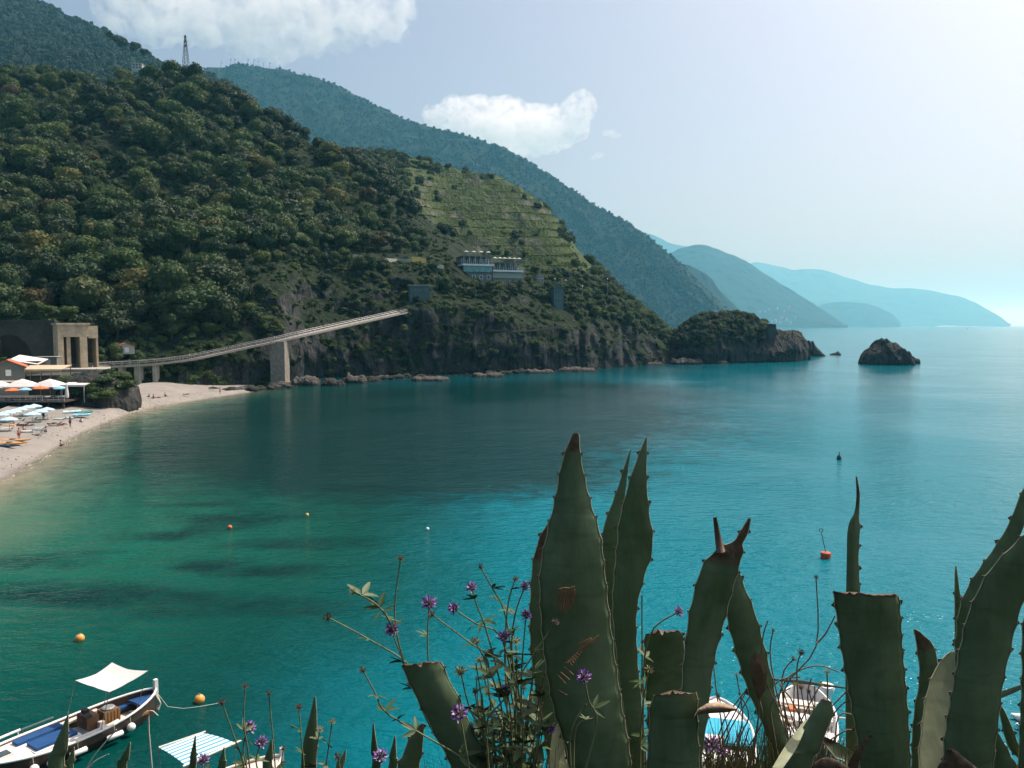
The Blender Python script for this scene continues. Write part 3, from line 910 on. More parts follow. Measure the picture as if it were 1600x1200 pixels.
KF = kit('far_kit', FARCROWN)
p5_, a, b, c_, _ = sample_sheet(AP, APX, APY, 6500, rsT, None)
scatter('upper_wood', p5_ + up * 1.2, rsT.uniform(3.5, 9.0, len(p5_)), KF, 4, 'hazy trees on the upper left slope', 5)
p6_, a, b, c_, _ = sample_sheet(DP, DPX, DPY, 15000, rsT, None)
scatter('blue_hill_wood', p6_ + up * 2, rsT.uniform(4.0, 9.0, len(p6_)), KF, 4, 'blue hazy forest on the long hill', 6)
hp = HP.reshape(-1, 3)
hz = hp[(hp[:, 2] > 7.5) & (hp[:, 0] < (1212 - 800) / FPX * 372)]
hs = hz[rsT.choice(len(hz), 420)]
KD = kit('dark_kit', CROWNS['dark'] + CROWNS['mixed'][:1])
scatter('headland_wood', hs + rsT.normal(size=hs.shape) * .4 + up * .8, rsT.uniform(1.4, 2.9, len(hs)), KD, len(KD.objects), 'dark scrubby wood capping the headland', 7)
# ------------------------------------------------------------------ shore: materials
t = NT('sand')
c = t.coord('World')
n1, n2, n3 = t.noise(c, 0.22, 5, 0.6), t.noise(c, 1.6, 5, 0.7), t.noise(c, 9.0, 3, 0.6)
col = t.ramp(n1, [(.3, (.205, .190, .168)), (.7, (.285, .262, .232))])
col = t.mix(t.math('MULTIPLY', t.math('SUBTRACT', n2, .52), 3.0, True), col, (.20, .185, .165))
col = t.mix(t.math('MULTIPLY', t.math('SUBTRACT', n3, .6), 4.0, True), col, (.40, .37, .33))
sx = t.n('ShaderNodeSeparateXYZ'); t.l(c, sx.inputs[0])
wet = t.math('SUBTRACT', 1.0, t.math('MULTIPLY', t.math('ADD', sx.outputs['Z'], t.math('MULTIPLY', t.math('SUBTRACT', n2, .5), .25)), 4.5), True)
col = t.mix(t.math('MULTIPLY', wet, .75), col, (.13, .108, .082))
t.done(t.bsdf(col, t.math('SUBTRACT', .95, t.math('MULTIPLY', wet, .5)), 0, .3, t.bump(t.math('ADD', n2, t.math('MULTIPLY', n3, .4)), .6, .12)))
simple('paving', (0.40, 0.355, 0.28), 0.9, 0.12, 0.6, 0.2, kind='World')
simple('concrete', (0.36, 0.33, 0.28), 0.9, 0.2, 0.8, 0.3, kind='World')
simple('masonry', (0.42, 0.34, 0.235), 0.92, 0.25, 0.9, 0.5, kind='World', bscale=3)
simple('masonry_dark', (0.055, 0.053, 0.046), 0.92, 0.3, 0.5, 0.5, kind='World', bscale=2)
simple('canvas_white', (0.60, 0.575, 0.55), 0.8, 0.05, 2)
simple('canvas_tan', (0.50, 0.40, 0.27), 0.85, 0.1, 1)
simple('canvas_blue', (0.42, 0.60, 0.68), 0.8, 0.12, 2)
simple('canvas_sky', (0.25, 0.50, 0.62), 0.8, 0.1, 2)
simple('canvas_orange', (0.62, 0.17, 0.055), 0.8, 0.1, 2)
simple('canvas_yellow', (0.70, 0.48, 0.15), 0.8, 0.1, 2)
simple('wood_dark', (0.060, 0.045, 0.035), 0.8, 0.25, 4)
simple('wood_brown', (0.17, 0.095, 0.05), 0.7, 0.25, 6)
simple('metal_grey', (0.30, 0.31, 0.31), 0.5, 0.1, 4, metal=0.4)
simple('metal_dark', (0.05, 0.055, 0.055), 0.6, 0.1, 4, metal=0.3)
simple('plaster_pale', (0.42, 0.40, 0.36), 0.9, 0.1, 0.6, kind='World')
simple('plaster_grey', (0.15, 0.155, 0.14), 0.9, 0.12, 0.7, kind='World')
simple('plaster_teal', (0.07, 0.12, 0.125), 0.8, 0.1, 0.7, kind='World')
simple('tile_orange', (0.42, 0.12, 0.055), 0.85, 0.25, 2.0, 0.5, kind='World')
simple('paint_white', (0.76, 0.75, 0.73), 0.45, 0.04, 3)
simple('paint_green', (0.03, 0.16, 0.13), 0.5, 0.1, 3)
simple('plastic_orange', (0.75, 0.33, 0.08), 0.4, 0.08, 2)
simple('plastic_navy', (0.02, 0.06, 0.10), 0.4, 0.1, 2)
simple('skin', (0.36, 0.20, 0.13), 0.6, 0.08, 3)
simple('hair', (0.03, 0.022, 0.016), 0.6, 0.1, 6)
for nm, c in (('cloth_red', (.42, .06, .04)), ('cloth_navy', (.03, .05, .12)), ('cloth_white', (.7, .68, .65)), ('cloth_black', (.025, .025, .028)), ('cloth_teal', (.03, .24, .22))):
    simple(nm, c, 0.85, 0.1, 5)
t = NT('glass_dark')
t.done(t.bsdf(t.ramp(t.noise(t.coord('World'), 1.2, 2), [(.4, (.02, .035, .04)), (.6, (.05, .08, .085))]), 0.12, 0, 0.6))
t = NT('glass_teal')
t.done(t.bsdf(t.ramp(t.noise(t.coord('World'), 0.8, 2), [(.4, (.10, .22, .23)), (.6, (.18, .34, .34))]), 0.15, 0, 0.6))

# ------------------------------------------------------------------ beach and terraces behind it
def strip(name, rows, mat, sub=6, amp=0.0, seed=1, label=None):
    rows = [np.array([tuple(p) for p in r]) for r in rows]
    K, n = len(rows), len(rows[0])
    tt = np.linspace(0, n - 1, (n - 1) * sub + 1)
    rows = [np.stack([np.interp(tt, range(n), r[:, k]) for k in range(3)], -1) for r in rows]
    A = np.stack(rows, 0)
    ss = np.linspace(0, K - 1, (K - 1) * sub + 1)
    i = np.clip(ss.astype(int), 0, K - 2); f = (ss - i)[:, None, None]
    A = A[i] * (1 - f) + A[i + 1] * f
    A[..., 2] += amp * fbm(A, 7, 3, seed)
    ny, nx = A.shape[:2]
    q = np.arange(nx * ny).reshape(ny, nx)
    o = mesh_obj(name, A.reshape(-1, 3).tolist(), np.stack([q[:-1, :-1], q[:-1, 1:], q[1:, 1:], q[1:, :-1]], -1).reshape(-1, 4).tolist(), mat, None, True)
    return tag(o, label, kind='structure')
BACK = [(-160, 715), (-60, 690), (0, 664), (40, 655), (70, 651), (100, 647), (130, 643), (165, 637), (197, 629), (210, 622), (250, 617), (300, 613), (345, 611), (395, 608)]
fr = [on(px, py, 0) for px, py in BEACH]
bk = [on(px, py, float(np.interp(px, [250, 345, 395], [1.5, .6, .2]))) for px, py in BACK]
fr0 = []
for i, p in enumerate(fr):
    d = (fr[min(i + 1, len(fr) - 1)] - fr[max(i - 1, 0)]).normalized()
    fr0.append(p + Vector((d.y, -d.x, 0)) * 4.0 + Vector((0, 0, -.7)))
bk = [p + 0 * max(0.0, 1 - (p - q).length / 4) * Vector((-3.0, 2.5, 0)) for p, q in zip(bk, fr)]
rear = [Vector((p.x * 1.16, p.y * 1.16 + 4, p.z * 1.6)) for p in bk]
strip('beach', [fr0, fr, [p.lerp(q, .5) + Vector((0, 0, .4)) for p, q in zip(fr, bk)], bk, rear], 'sand', 5, .05, 3, 'pale sand and pebble beach curving round the cove')

def slab(name, px0, px1, Y0, Y1, ztop, h, mat, label=None, kind='structure', cat=None):
    mb = MB()
    a, b = (px0 - 800) / FPX, (px1 - 800) / FPX
    q = [(a * Y0, Y0), (b * Y0, Y0), (b * Y1, Y1), (a * Y1, Y1)]
    mb.add([(x, y, ztop) for x, y in q] + [(x, y, ztop - h) for x, y in q], [(0, 1, 2, 3), (7, 6, 5, 4), (0, 4, 5, 1), (1, 5, 6, 2), (2, 6, 7, 3), (3, 7, 4, 0)])
    o = mb.build(name, mat)
    return tag(o, label, cat, kind=kind)
slab('promenade', -90, 42, 158, 182, 4.7, 6, 'paving', 'pale paved promenade in front of the orange-roofed house')
slab('upper_terrace', 36, 126, 172, 196, 6.0, 8, 'masonry_dark', 'raised terrace under the tan pergola')
slab('portal_forecourt', -90, 172, 190, 208, 6.7, 8, 'concrete', 'forecourt in front of the tunnel portal')

# rocky outcrop between the two beaches
outcrop, OP = mound('rock_outcrop', [(100, 640), (106, 612), (114, 598), (128, 588), (150, 582), (172, 588), (190, 598), (199, 610), (204, 626), (207, 645)], (163, 157), 17, 'rock_dark', 1.3, 4, 83, 1.2, 40, 'dark rock outcrop with shrubs splitting the beach', 'rock')
op = OP.reshape(-1, 3)
rsO = np.random.RandomState(8)
cand = op[(op[:, 2] > 3.2) & (op[:, 1] < 163)]
pick = sorted((cand[rsO.randint(len(cand))] for k in range(20)), key=lambda p: p[0] / p[1])
for k, p in enumerate(pick):
    o = bpy.data.objects.new('shrub', (CROWNS['olive'] + SHRUBS)[rsO.randint(8)])
    COL.objects.link(o); o.location = p + np.array([0, 0, .2]); s = rsO.uniform(1.1, 2.3); o.scale = (s * 1.25, s * 1.25, s * .75); o.rotation_euler = (0, 0, rsO.uniform(0, 6))
    tag(o, 'low olive shrub on the rock outcrop, ' + ('leftmost' if k == 0 else 'rightmost' if k == 19 else ORD[k] + ' from left'), 'shrub', 'shrubs on the rock outcrop')

# ------------------------------------------------------------------ tunnel wall and portal
def poly_wall(mb, outline, hole, p0, ux, uy, thick, mi=0):
    """flat wall in the (ux, uz) plane with an arched hole reaching its foot; outline=(w, h); hole=(x0, x1, spring)"""
    w, h = outline
    x0, x1, sp = hole
    r = (x1 - x0) / 2
    arc = [(x0 + r - r * math.cos(a), sp + r * math.sin(a)) for a in np.linspace(0, math.pi, 17)]
    pts = [(0, 0), (x0, 0)] + arc + [(x1, 0), (w, 0), (w, h), (0, h)]
    n = len(pts)
    f = [Vector(p0) + ux * x + Vector((0, 0, z)) for x, z in pts]
    b = [p + uy * thick for p in f]
    fs = [(i, (i + 1) % n, n + (i + 1) % n, n + i) for i in range(n)]
    top = n - 1; tr = n - 2
    k = 2
    fan = []
    fan.append((0, 1, 2, n - 1))
    for i in range(len(arc) - 1):
        xm = i < (len(arc) - 1) / 2
        fan.append((2 + i, 3 + i, (n - 1) if xm else (n - 2)))
    mid = 2 + (len(arc) - 1) // 2
    fan.append((mid, n - 2, n - 1))
    fan.append((n - 5 if False else 2 + len(arc) - 1, n - 4, n - 3, n - 2))
    mb.add(f + b, fs + fan + [tuple(n + i for i in reversed(x)) for x in fan], mi)
YP = 199.0
wl = at(-60, 570, YP)
wall = thing('tunnel_wall', (wl.x, YP, 6.7), 'dark stone wall with a wide tunnel arch behind the houses', 'wall')
mb = MB(); poly_wall(mb, (23.6, 11.2), (6.0, 17.5, 2.4), (0, 0, 0), Vector((1, 0, 0)), Vector((0, 1, 0)), 1.0); mb.build('wall_face', 'masonry_dark', wall)
mb = MB(); mb.box((11.8, .4, 11.45), (24.0, 1.6, .45)); mb.build('coping', 'masonry_dark', wall)
mb = MB()
for sx in (5.7, 17.8): mb.box((sx, 4.0, 3.4), (.5, 6, 7.0))
mb.box((11.75, 7.2, 4.4), (12.6, .4, 9)); mb.build('tunnel_lining', 'masonry_dark', wall)

pc = at(92, 573, 193); pr = pc + Vector((6.9 * math.cos(R(42)), 6.9 * math.sin(R(42)), 0))
base = Vector((pc.x, pc.y, 6.7))
ux = (Vector((pr.x, pr.y, 0)) - Vector((pc.x, pc.y, 0))); W = ux.length; ux.normalize(); uy = Vector((-ux.y, ux.x, 0))
por = thing('tunnel_portal', base, 'tall tan stone portal tower with dark slots beside the tunnel', 'tower', rz=math.atan2(ux.y, ux.x))
def pb(nm, x0, x1, y0, y1, z0, z1, mat):
    m_ = MB(); m_.box(((x0 + x1) / 2, (y0 + y1) / 2, (z0 + z1) / 2), (x1 - x0, y1 - y0, z1 - z0)); return m_.build(nm, mat, por)
HT = 11.0
pb('pillar', 0, 1.25, 0, 4.5, 0, 7.6, 'masonry')
pb('pillar', 2.0, 2.85, .5, 4.5, 0, 7.6, 'masonry')
pb('pillar', W - 2.1, W - .45, 0, 4.5, 0, 7.6, 'masonry')
pb('lintel', 0, W, -.02, 4.5, 7.602, HT - .5, 'masonry')
pb('cornice', -.3, W + .25, -.3, 4.8, HT - .498, HT, 'masonry')
pb('back_wall', .02, W + 1.6, 4.502, 5.2, 0, HT - .5, 'masonry_dark')
pb('side_pillar', W + 1.75, W + 2.2, .8, 4.4, 0, 10.3, 'masonry')
pb('side_lintel', W + .002, W + 2.2, .6, 4.4, 7.2, 10.28, 'masonry')
ub = thing('shrub_bank', at(75, 500, 203), 'green shrubs spilling over the top of the portal', 'shrub')
for k in range(12):
    o = bpy.data.objects.new('foliage', (CROWNS['olive'])[k % 4]); COL.objects.link(o); o.parent = ub
    s = rsO.uniform(1.2, 2.4); o.scale = (s, s, s * .8); o.location = (rsO.uniform(-8, 7), rsO.uniform(-1, 3), rsO.uniform(.3, 3.2)); o.rotation_euler = (0, 0, rsO.uniform(0, 6))

# ------------------------------------------------------------------ small houses, pergola
def gable_house(name, c, w, d, h, rh, rz, wallm, roofm, label, win=True):
    t_ = thing(name, c, label, 'house', rz=rz)
    mb = MB()
    mb.add([(-w/2, -d/2, 0), (w/2, -d/2, 0), (w/2, d/2, 0), (-w/2, d/2, 0), (-w/2, -d/2, h), (w/2, -d/2, h), (w/2, d/2, h), (-w/2, d/2, h), (0, -d/2, h + rh), (0, d/2, h + rh)],
           [(0, 1, 5, 8, 4), (1, 2, 6, 5), (3, 7, 9, 6, 2), (0, 4, 7, 3)])
    mb.build('wall', wallm, t_)
    mb = MB()
    for s in (-1, 1):
        e = w / 2 + .35; zz = h - rh * .35 / (w / 2)
        a = [(0, -d/2 - .3, h + rh + .05), (0, d/2 + .3, h + rh + .05), (s * e, d/2 + .3, zz + .05), (s * e, -d/2 - .3, zz + .05)]
        b = [(x, y, z + .14) for x, y, z in a]
        mb.add(a + b, [(0, 1, 2, 3), (7, 6, 5, 4), (0, 4, 5, 1), (2, 6, 7, 3), (1, 5, 6, 2), (3, 7, 4, 0)])
    mb.build('roof', roofm, t_)
    if win:
        mb = MB(); mb.box((.2, -d/2 - .03, h * .55), (1.0, .08, 1.3)); mb.build('window', 'paint_white', t_)
        mb = MB(); mb.box((-w * .3, -d/2 - .02, 1.0), (.95, .07, 2.0)); mb.build('door', 'wood_dark', t_)
        mb = MB(); mb.box((w/2 + .03, 0, h * .55), (.08, 1.0, 1.2)); mb.build('window', 'paint_white', t_)
    return t_
gable_house('beach_house', at(14, 592, 172) * 1.0, 6.2, 7, 2.7, 1.35, R(28), 'plaster_grey', 'tile_orange', 'low grey house with an orange tiled roof behind the beach')
sh_ = thing('shed', at(46, 574, 184), 'shed with a flat white roof between the orange house and pergola', 'shed', rz=R(6))
mb = MB(); mb.box((0, 0, .6), (5.6, 4, 1.8)); mb.build('wall', 'wood_dark', sh_)
mb = MB(); mb.box((0, -.3, 1.75), (6.4, 5, .16), 0, 0, Matrix.Rotation(R(9), 3, 'Y') @ Matrix.Rotation(R(12), 3, 'X')); mb.build('roof', 'canvas_white', sh_)
ht_ = thing('hut', at(76, 574, 191), 'grey-green box hut left of the portal tower', 'hut', rz=R(12))
mb = MB(); mb.box((0, 0, 1.2), (4.6, 3, 2.6)); mb.build('wall', 'plaster_grey', ht_)
mb = MB(); mb.box((0, 0, 2.56), (5.0, 3.4, .12)); mb.build('roof', 'concrete', ht_)
mb = MB(); mb.box((.4, -1.53, 1.0), (1.1, .08, 1.9)); mb.build('door', 'plaster_pale', ht_)
pg = thing('pergola', at(72, 592, 174.5), 'tan canvas pergola over a cafe terrace', 'pergola', rz=R(7))
mb = MB(); mb.box((0, 0, 2.5), (8.6, 5.6, .12), 0, 0, Matrix.Rotation(R(7), 3, 'X')); mb.build('canopy', 'canvas_tan', pg)
mb = MB(); mb.box((0, -2.76, 2.02), (8.6, .05, .45)); mb.build('valance', 'canvas_tan', pg)
for k in range(5):
    mb = MB(); mb.box((-4.1 + k * 2.05, -2.6, 1.1), (.12, .12, 2.2)); mb.build('post', 'canvas_tan', pg)
    mb = MB(); mb.box((-4.1 + k * 2.05, 2.5, 1.3), (.12, .12, 2.6)); mb.build('post', 'wood_dark', pg)
mb = MB()
for k in range(9): mb.box((-4.1 + k * 1.02, -2.75, .45), (.05, .05, .9))
mb.box((0, -2.75, .92), (8.4, .07, .06)); mb.build('railing', 'wood_dark', pg)

# ------------------------------------------------------------------ parasols
def parasol_mesh(r, h, drop, n=8, flat=.0):
    mb = MB()
    mb.lathe([(.03, h), (r * .5, h - drop * .42), (r, h - drop), (r * .985, h - drop - .16), (r * .96, h - drop - .02), (.03, h - .1)], n)
    can = mb
    pole = MB(); pole.tube([(0, 0, 0), (0, 0, h + .15)], .035, 6)
    return can, pole
def parasol(name, c, r, h, drop, mat, label, group, cat='parasol', n=8):
    t_ = thing(name, c, label, cat, group, random.Random(label).uniform(0, 1))
    a, b = parasol_mesh(r, h, drop, n)
    a.build('canopy', mat, t_); b.build('pole', 'metal_grey', t_)
    ft = MB(); ft.lathe([(.28, 0), (.28, .07), (.05, .1)], 8); ft.build('base', 'metal_dark', t_)
    return t_
R1 = [(1, 645, 'nearest the frame edge in the back row'), (11, 642, 'second from left in the back row'), (21, 640, 'third from left in the back row'), (31, 637, 'fourth from left in the back row'), (42, 634, 'fifth from left in the back row'), (53, 632, 'last on the right in the back row')]
R2 = [(14, 652, 'alone at the left end of the front row'), (50, 644, 'third from right in the front row'), (62, 640, 'second from right in the front row'), (73, 637, 'last on the right in the front row')]
for px, py, w in R1 + R2:
    p = on(px, py, 3.4); p.z = 1.35
    parasol('beach_parasol', p, 1.25, 2.15, .42, 'canvas_blue', 'pale blue beach parasol ' + w, 'pale blue beach parasols')
parasol('parasol', on(88, 580, 6.0) + Vector((0, 0, 0)), 1.3, 2.5, .5, 'canvas_yellow', 'yellow parasol on the terrace right of the pergola', 'yellow parasols')
parasol('parasol', on(103, 578, 6.0), 1.4, 2.5, .5, 'canvas_yellow', 'orange-yellow parasol nearest the portal tower', 'yellow parasols')

# ------------------------------------------------------------------ restaurant deck on posts
YD = 150.0
dx0, dx1 = (-70 - 800) / FPX * YD, (116 - 800) / FPX * YD
dk = thing('restaurant_deck', (dx0, 146, 1.2), 'dark timber restaurant deck on posts above the beach', 'deck')
L_ = dx1 - dx0
mb = MB(); mb.box((L_/2, 6, 1.9), (L_, 12, .3)); mb.build('floor', 'wood_dark', dk)
mb = MB(); mb.box((L_/2, -.02, 1.95), (L_, .12, .22)); mb.build('fascia', 'plaster_grey', dk)
for k in range(9):
    mb = MB(); mb.box((.4 + (L_ - .8) * k / 8, .5, .55), (.28, .28, 2.6)); mb.build('post', 'wood_dark', dk)
mb = MB(); mb.box((L_/2, 8, .4), (L_, .3, 2.8)); mb.build('back_wall', 'masonry_dark', dk)
mb = MB()
for k in range(23): mb.box((L_ * k / 22, .1, 2.55), (.06, .06, 1.0))
for z in (2.35, 2.7, 3.05): mb.box((L_/2, .1, z), (L_, .05, .05))
mb.build('railing', 'plaster_pale', dk)
ZD = 1.2 + 2.06
def deckp(px, y): return Vector(((px - 800) / FPX * y, y, ZD))
for px, lb in ((-14, 'white market parasol at the left frame edge of the deck'), (33, 'white market parasol in the middle of the deck'), (76, 'largest white market parasol on the deck')):
    parasol('market_parasol', deckp(px, 151.5), 3.5, 3.7, 1.35, 'canvas_white', lb, 'white market parasols', n=4)
aw = thing('awning', deckp(118, 152), 'flat white awning at the right end of the deck', 'awning')
mb = MB(); mb.box((0, 0, 2.7), (4.6, 3.2, .14), 0, 0, Matrix.Rotation(R(5), 3, 'X')); mb.build('canopy', 'canvas_white', aw)
mb = MB(); mb.box((0, -1.58, 2.42), (4.6, .05, .28)); mb.build('valance', 'canvas_white', aw)
for sx in (-2.1, 2.1):
    mb = MB(); mb.box((sx, -1.4, .9), (.14, .14, 3.3)); mb.build('post', 'plaster_pale', aw)
parasol('parasol', deckp(17, 147.4), 1.35, 2.3, .45, 'canvas_orange', 'orange parasol under the left market parasols', 'orange deck parasols')
parasol('parasol', deckp(61, 147.4), 1.45, 2.7, .45, 'canvas_orange', 'orange parasol left of the largest market parasol pole', 'orange deck parasols')
parasol('parasol', deckp(37, 147.2), 1.2, 2.4, .4, 'canvas_sky', 'light blue parasol between two orange parasols', 'blue deck parasols')
parasol('parasol', deckp(92, 147.2), 1.2, 2.7, .45, 'canvas_sky', 'light blue parasol near the right end of the deck', 'blue deck parasols')
fp = thing('folded_parasol', deckp(102, 147.0), 'folded white parasol standing at the deck corner', 'parasol')
mb = MB(); mb.lathe([(.3, .5), (.36, .9), (.3, 1.7), (.16, 2.6), (.03, 3.2)], 8); mb.build('canopy', 'canvas_white', fp)
mb = MB(); mb.tube([(0, 0, 0), (0, 0, 3.3)], .04, 6); mb.build('pole', 'metal_grey', fp)
def table_set(p, label, cm='paint_white'):
    t_ = thing('cafe_table', p, label, 'table', 'cafe tables on the deck')
    mb = MB(); mb.lathe([(.5, .72), (.5, .76), (.02, .76)], 10); mb.build('tabletop', cm, t_)
    mb = MB(); mb.tube([(0, 0, 0), (0, 0, .72)], .05, 6); mb.build('leg', 'metal_grey', t_)
for px, y, lb in ((88, 146.9, 'white cafe table under the right blue parasol'), (97, 147.6, 'white cafe table beside the folded parasol'), (44, 147, 'white cafe table under the middle blue parasol'), (72, 147, 'white cafe table under the right orange parasol')):
    table_set(deckp(px, y), lb)

# ------------------------------------------------------------------ people
def person_mesh(pose):
    J = {'pel': (0, 0, .95), 'chest': (0, 0, 1.32), 'neck': (0, 0, 1.48), 'head': (0, .02, 1.62), 'top': (0, .02, 1.73),
         'lh': (-.09, 0, .92), 'lk': (-.11, .10, .5), 'la': (-.11, .02, .08), 'lt': (-.11, .16, .04), 'rh': (.09, 0, .92), 'rk': (.11, .02, .5), 'ra': (.11, -.22, .1), 'rt': (.11, -.08, .04),
         'ls': (-.19, 0, 1.42), 'le': (-.25, -.06, 1.14), 'lw': (-.23, .06, .90), 'lf': (-.22, .09, .80), 'rs': (.19, 0, 1.42), 're': (.25, .02, 1.14), 'rw': (.24, .16, .93), 'rf': (.23, .2, .83)}
    if pose == 'stand':
        J.update(lk=(-.10, .02, .5), la=(-.10, 0, .08), lt=(-.11, .14, .04), rk=(.10, .02, .5), ra=(.10, 0, .08), rt=(.11, .14, .04), lw=(-.24, .05, .9), rw=(.24, .05, .9), rf=(.23, .08, .8))
    if pose == 'sit':
        J = {k: (x, y, z - .80) for k, (x, y, z) in J.items()}
        J.update(lh=(-.09, .02, .13), lk=(-.13, .40, .42), la=(-.12, .62, .08), lt=(-.12, .78, .05), rh=(.09, .02, .13), rk=(.13, .42, .40), ra=(.12, .66, .08), rt=(.12, .82, .05), pel=(0, 0, .15), le=(-.26, .10, .36), lw=(-.18, .34, .34), lf=(-.16, .42, .36), re=(.26, .10, .36), rw=(.18, .34, .34), rf=(.16, .42, .36))
    if pose == 'lie':
        J = {k: (x, z - .9, .14 + y * .3) for k, (x, y, z) in J.items()}
        J.update(lk=(-.11, -.40, .13), la=(-.11, -.82, .09), lt=(-.14, -.86, .2), rk=(.11, -.38, .30), ra=(.11, -.66, .09), rt=(.13, -.78, .1))
    rad = {'pel': .14, 'chest': .15, 'neck': .055, 'head': .10, 'top': .075, 'lh': .10, 'rh': .10, 'lk': .062, 'rk': .062, 'la': .04, 'ra': .04, 'lt': .035, 'rt': .035, 'ls': .065, 'rs': .065, 'le': .043, 're': .043, 'lw': .03, 'rw': .03, 'lf': .032, 'rf': .032}
    E_ = [('pel', 'chest'), ('chest', 'neck'), ('neck', 'head'), ('head', 'top'), ('pel', 'lh'), ('lh', 'lk'), ('lk', 'la'), ('la', 'lt'), ('pel', 'rh'), ('rh', 'rk'), ('rk', 'ra'), ('ra', 'rt'), ('chest', 'ls'), ('ls', 'le'), ('le', 'lw'), ('lw', 'lf'), ('chest', 'rs'), ('rs', 're'), ('re', 'rw'), ('rw', 'rf')]
    names = list(J)
    me = bpy.data.meshes.new('body')
    me.from_pydata([J[k] for k in names], [(names.index(a), names.index(b)) for a, b in E_], [])
    o = bpy.data.objects.new('tmp', me); COL.objects.link(o)
    sk = o.modifiers.new('s', 'SKIN')
    for i, k in enumerate(names):
        sv = me.skin_vertices[0].data[i]; sv.radius = (rad[k], rad[k]); sv.use_root = (k == 'pel')
    o.modifiers.new('d', 'SUBSURF').levels = 1
    dg = bpy.context.evaluated_depsgraph_get()
    body = bpy.data.meshes.new_from_object(o.evaluated_get(dg))
    bpy.data.objects.remove(o)
    body.materials.clear(); body.materials.append(M('skin'))
    h = Vector(J['head']); tp = Vector(J['top']); up_ = (tp - h).normalized()
    hair = MB(); hair.ball(h + up_ * .05 - Vector((0, .025, 0)) * (1 if pose != 'lie' else 0), .115, 8, 6)
    sh = MB(); pe, ch = Vector(J['pel']), Vector(J['chest'])
    sh.tube([pe + (ch - pe) * .12, pe + (ch - pe) * .55, ch, ch + (ch - pe) * .22], [.165, .155, .18, .12], 10)
    tr = MB(); tr.tube([pe + (ch - pe) * .2, pe, pe - (ch - pe).normalized() * .06], [.165, .175, .16], 10)
    for a, b in (('lh', 'lk'), ('rh', 'rk')): tr.tube([J[a], Vector(J[a]).lerp(Vector(J[b]), .55)], [.115, .095], 8)
    return body, hair, sh, tr
PM = {p: person_mesh(p) for p in ('walk', 'stand', 'sit', 'lie')}
PMH = {}
def person(pose, loc, rz, shirt, trunks, label, group, s=1.0):
    t_ = thing('person', loc, label, 'person', group, rz, s)
    body, hair, sh, tr = PM[pose]
    o = bpy.data.objects.new('body', body); COL.objects.link(o); o.parent = t_
    hair.build('hair', 'hair', t_, smooth=True)
    if shirt: sh.build('shirt', shirt, t_, smooth=True)
    tr.build('shorts', trunks, t_, smooth=True)
    return t_
def bz(px, py, z): p = on(px, py, z); return p
person('stand', on(344, 617, .9), 2.0, None, 'cloth_black', 'person standing alone near the end of the far beach', 'people on the far beach')
person('sit', on(233, 622, 1.2), 1.2, 'cloth_black', 'cloth_black', 'person in black sitting at the left of the far beach group', 'people on the far beach')
person('sit', on(240, 623, 1.2), 2.6, None, 'cloth_navy', 'bare-chested person sitting in the far beach group', 'people on the far beach')
person('lie', on(247, 622, 1.2), 1.5, None, 'cloth_red', 'person in red trunks lying in the far beach group', 'people on the far beach')
person('sit', on(258, 620, 1.2), 4.5, 'cloth_navy', 'cloth_black', 'person in navy sitting right of the far beach group', 'people on the far beach')
person('lie', on(292, 617, 1.2), 1.6, None, 'cloth_red', 'person lying on a towel farthest right on the far beach', 'people on the far beach')
person('sit', on(202, 632, 1.2), 1.6, None, 'cloth_black', 'person sitting beside the rock outcrop', 'people on the far beach')
person('lie', on(210, 631, 1.2), 1.5, None, 'cloth_navy', 'person lying beside the rock outcrop', 'people on the far beach')
person('sit', on(95, 698, .45), 5.0, None, 'cloth_black', 'person sitting at the water edge of the near beach', 'people on the near beach')
def towel(px, py, L, W, mat, rz, label):
    p = on(px, py, 1.2)
    t_ = thing('sun_lounger', (p.x, p.y, 1.22), label, 'sun lounger', 'sun loungers on the near beach', rz)
    mb = MB(); mb.box((0, 0, .26), (L, W, .06)); mb.box((L * .62, 0, .42), (L * .42, W, .05), 0, 0, Matrix.Rotation(R(-38), 3, 'Y')); mb.build('mattress', mat, t_)
    for sx in (-.42, .42):
        for sy in (-.4, .4):
            mb = MB(); mb.box((sx * L, sy * W, .07), (.06, .06, .34)); mb.build('leg', 'metal_grey', t_)
    return p
LNG = [(10, 672, 'paint_white', 'white sun lounger lowest on the left'), (17, 667, 'plastic_orange', 'orange-brown sun lounger behind the lowest white one'), (27, 660, 'cloth_teal', 'teal sun lounger under the front parasols'), (47, 657, 'cloth_teal', 'dark teal sun lounger below the front parasols'), (60, 655, 'cloth_teal', 'teal sun lounger right of the front parasols'),
       (42, 676, 'paint_white', 'white sun lounger alone in the middle of the beach'), (84, 665, 'cloth_teal', 'teal sun lounger with a person on it'), (60, 672, 'canvas_sky', 'pale sun lounger left of the occupied teal one'), (92, 657, 'canvas_blue', 'pale sun lounger in front of the deck corner'), (108, 655, 'canvas_blue', 'pale sun lounger just left of the outcrop'), (33, 666, 'cloth_red', 'reddish sun lounger among the parasols')]
for px, py, m_, lb in LNG: towel(px, py, 1.6, .7, m_, R(10), lb)
p = on(83, 664, 1.4); person('lie', (p.x, p.y, 1.5), R(100), None, 'cloth_black', 'person lying on the teal sun lounger', 'people on the near beach')
p = on(38, 673, 1.2); person('sit', (p.x, p.y, 1.2), R(200), 'cloth_white', 'cloth_navy', 'person in white sitting by the lone white lounger', 'people on the near beach')
p = on(22, 664, 1.2); person('sit', (p.x, p.y, 1.2), R(120), None, 'cloth_red', 'person in red trunks sitting among the loungers', 'people on the near beach')
p = on(68, 657, 1.2); person('stand', (p.x, p.y, 1.2), R(60), 'cloth_black', 'cloth_navy', 'person in black standing right of the front parasols', 'people on the near beach')

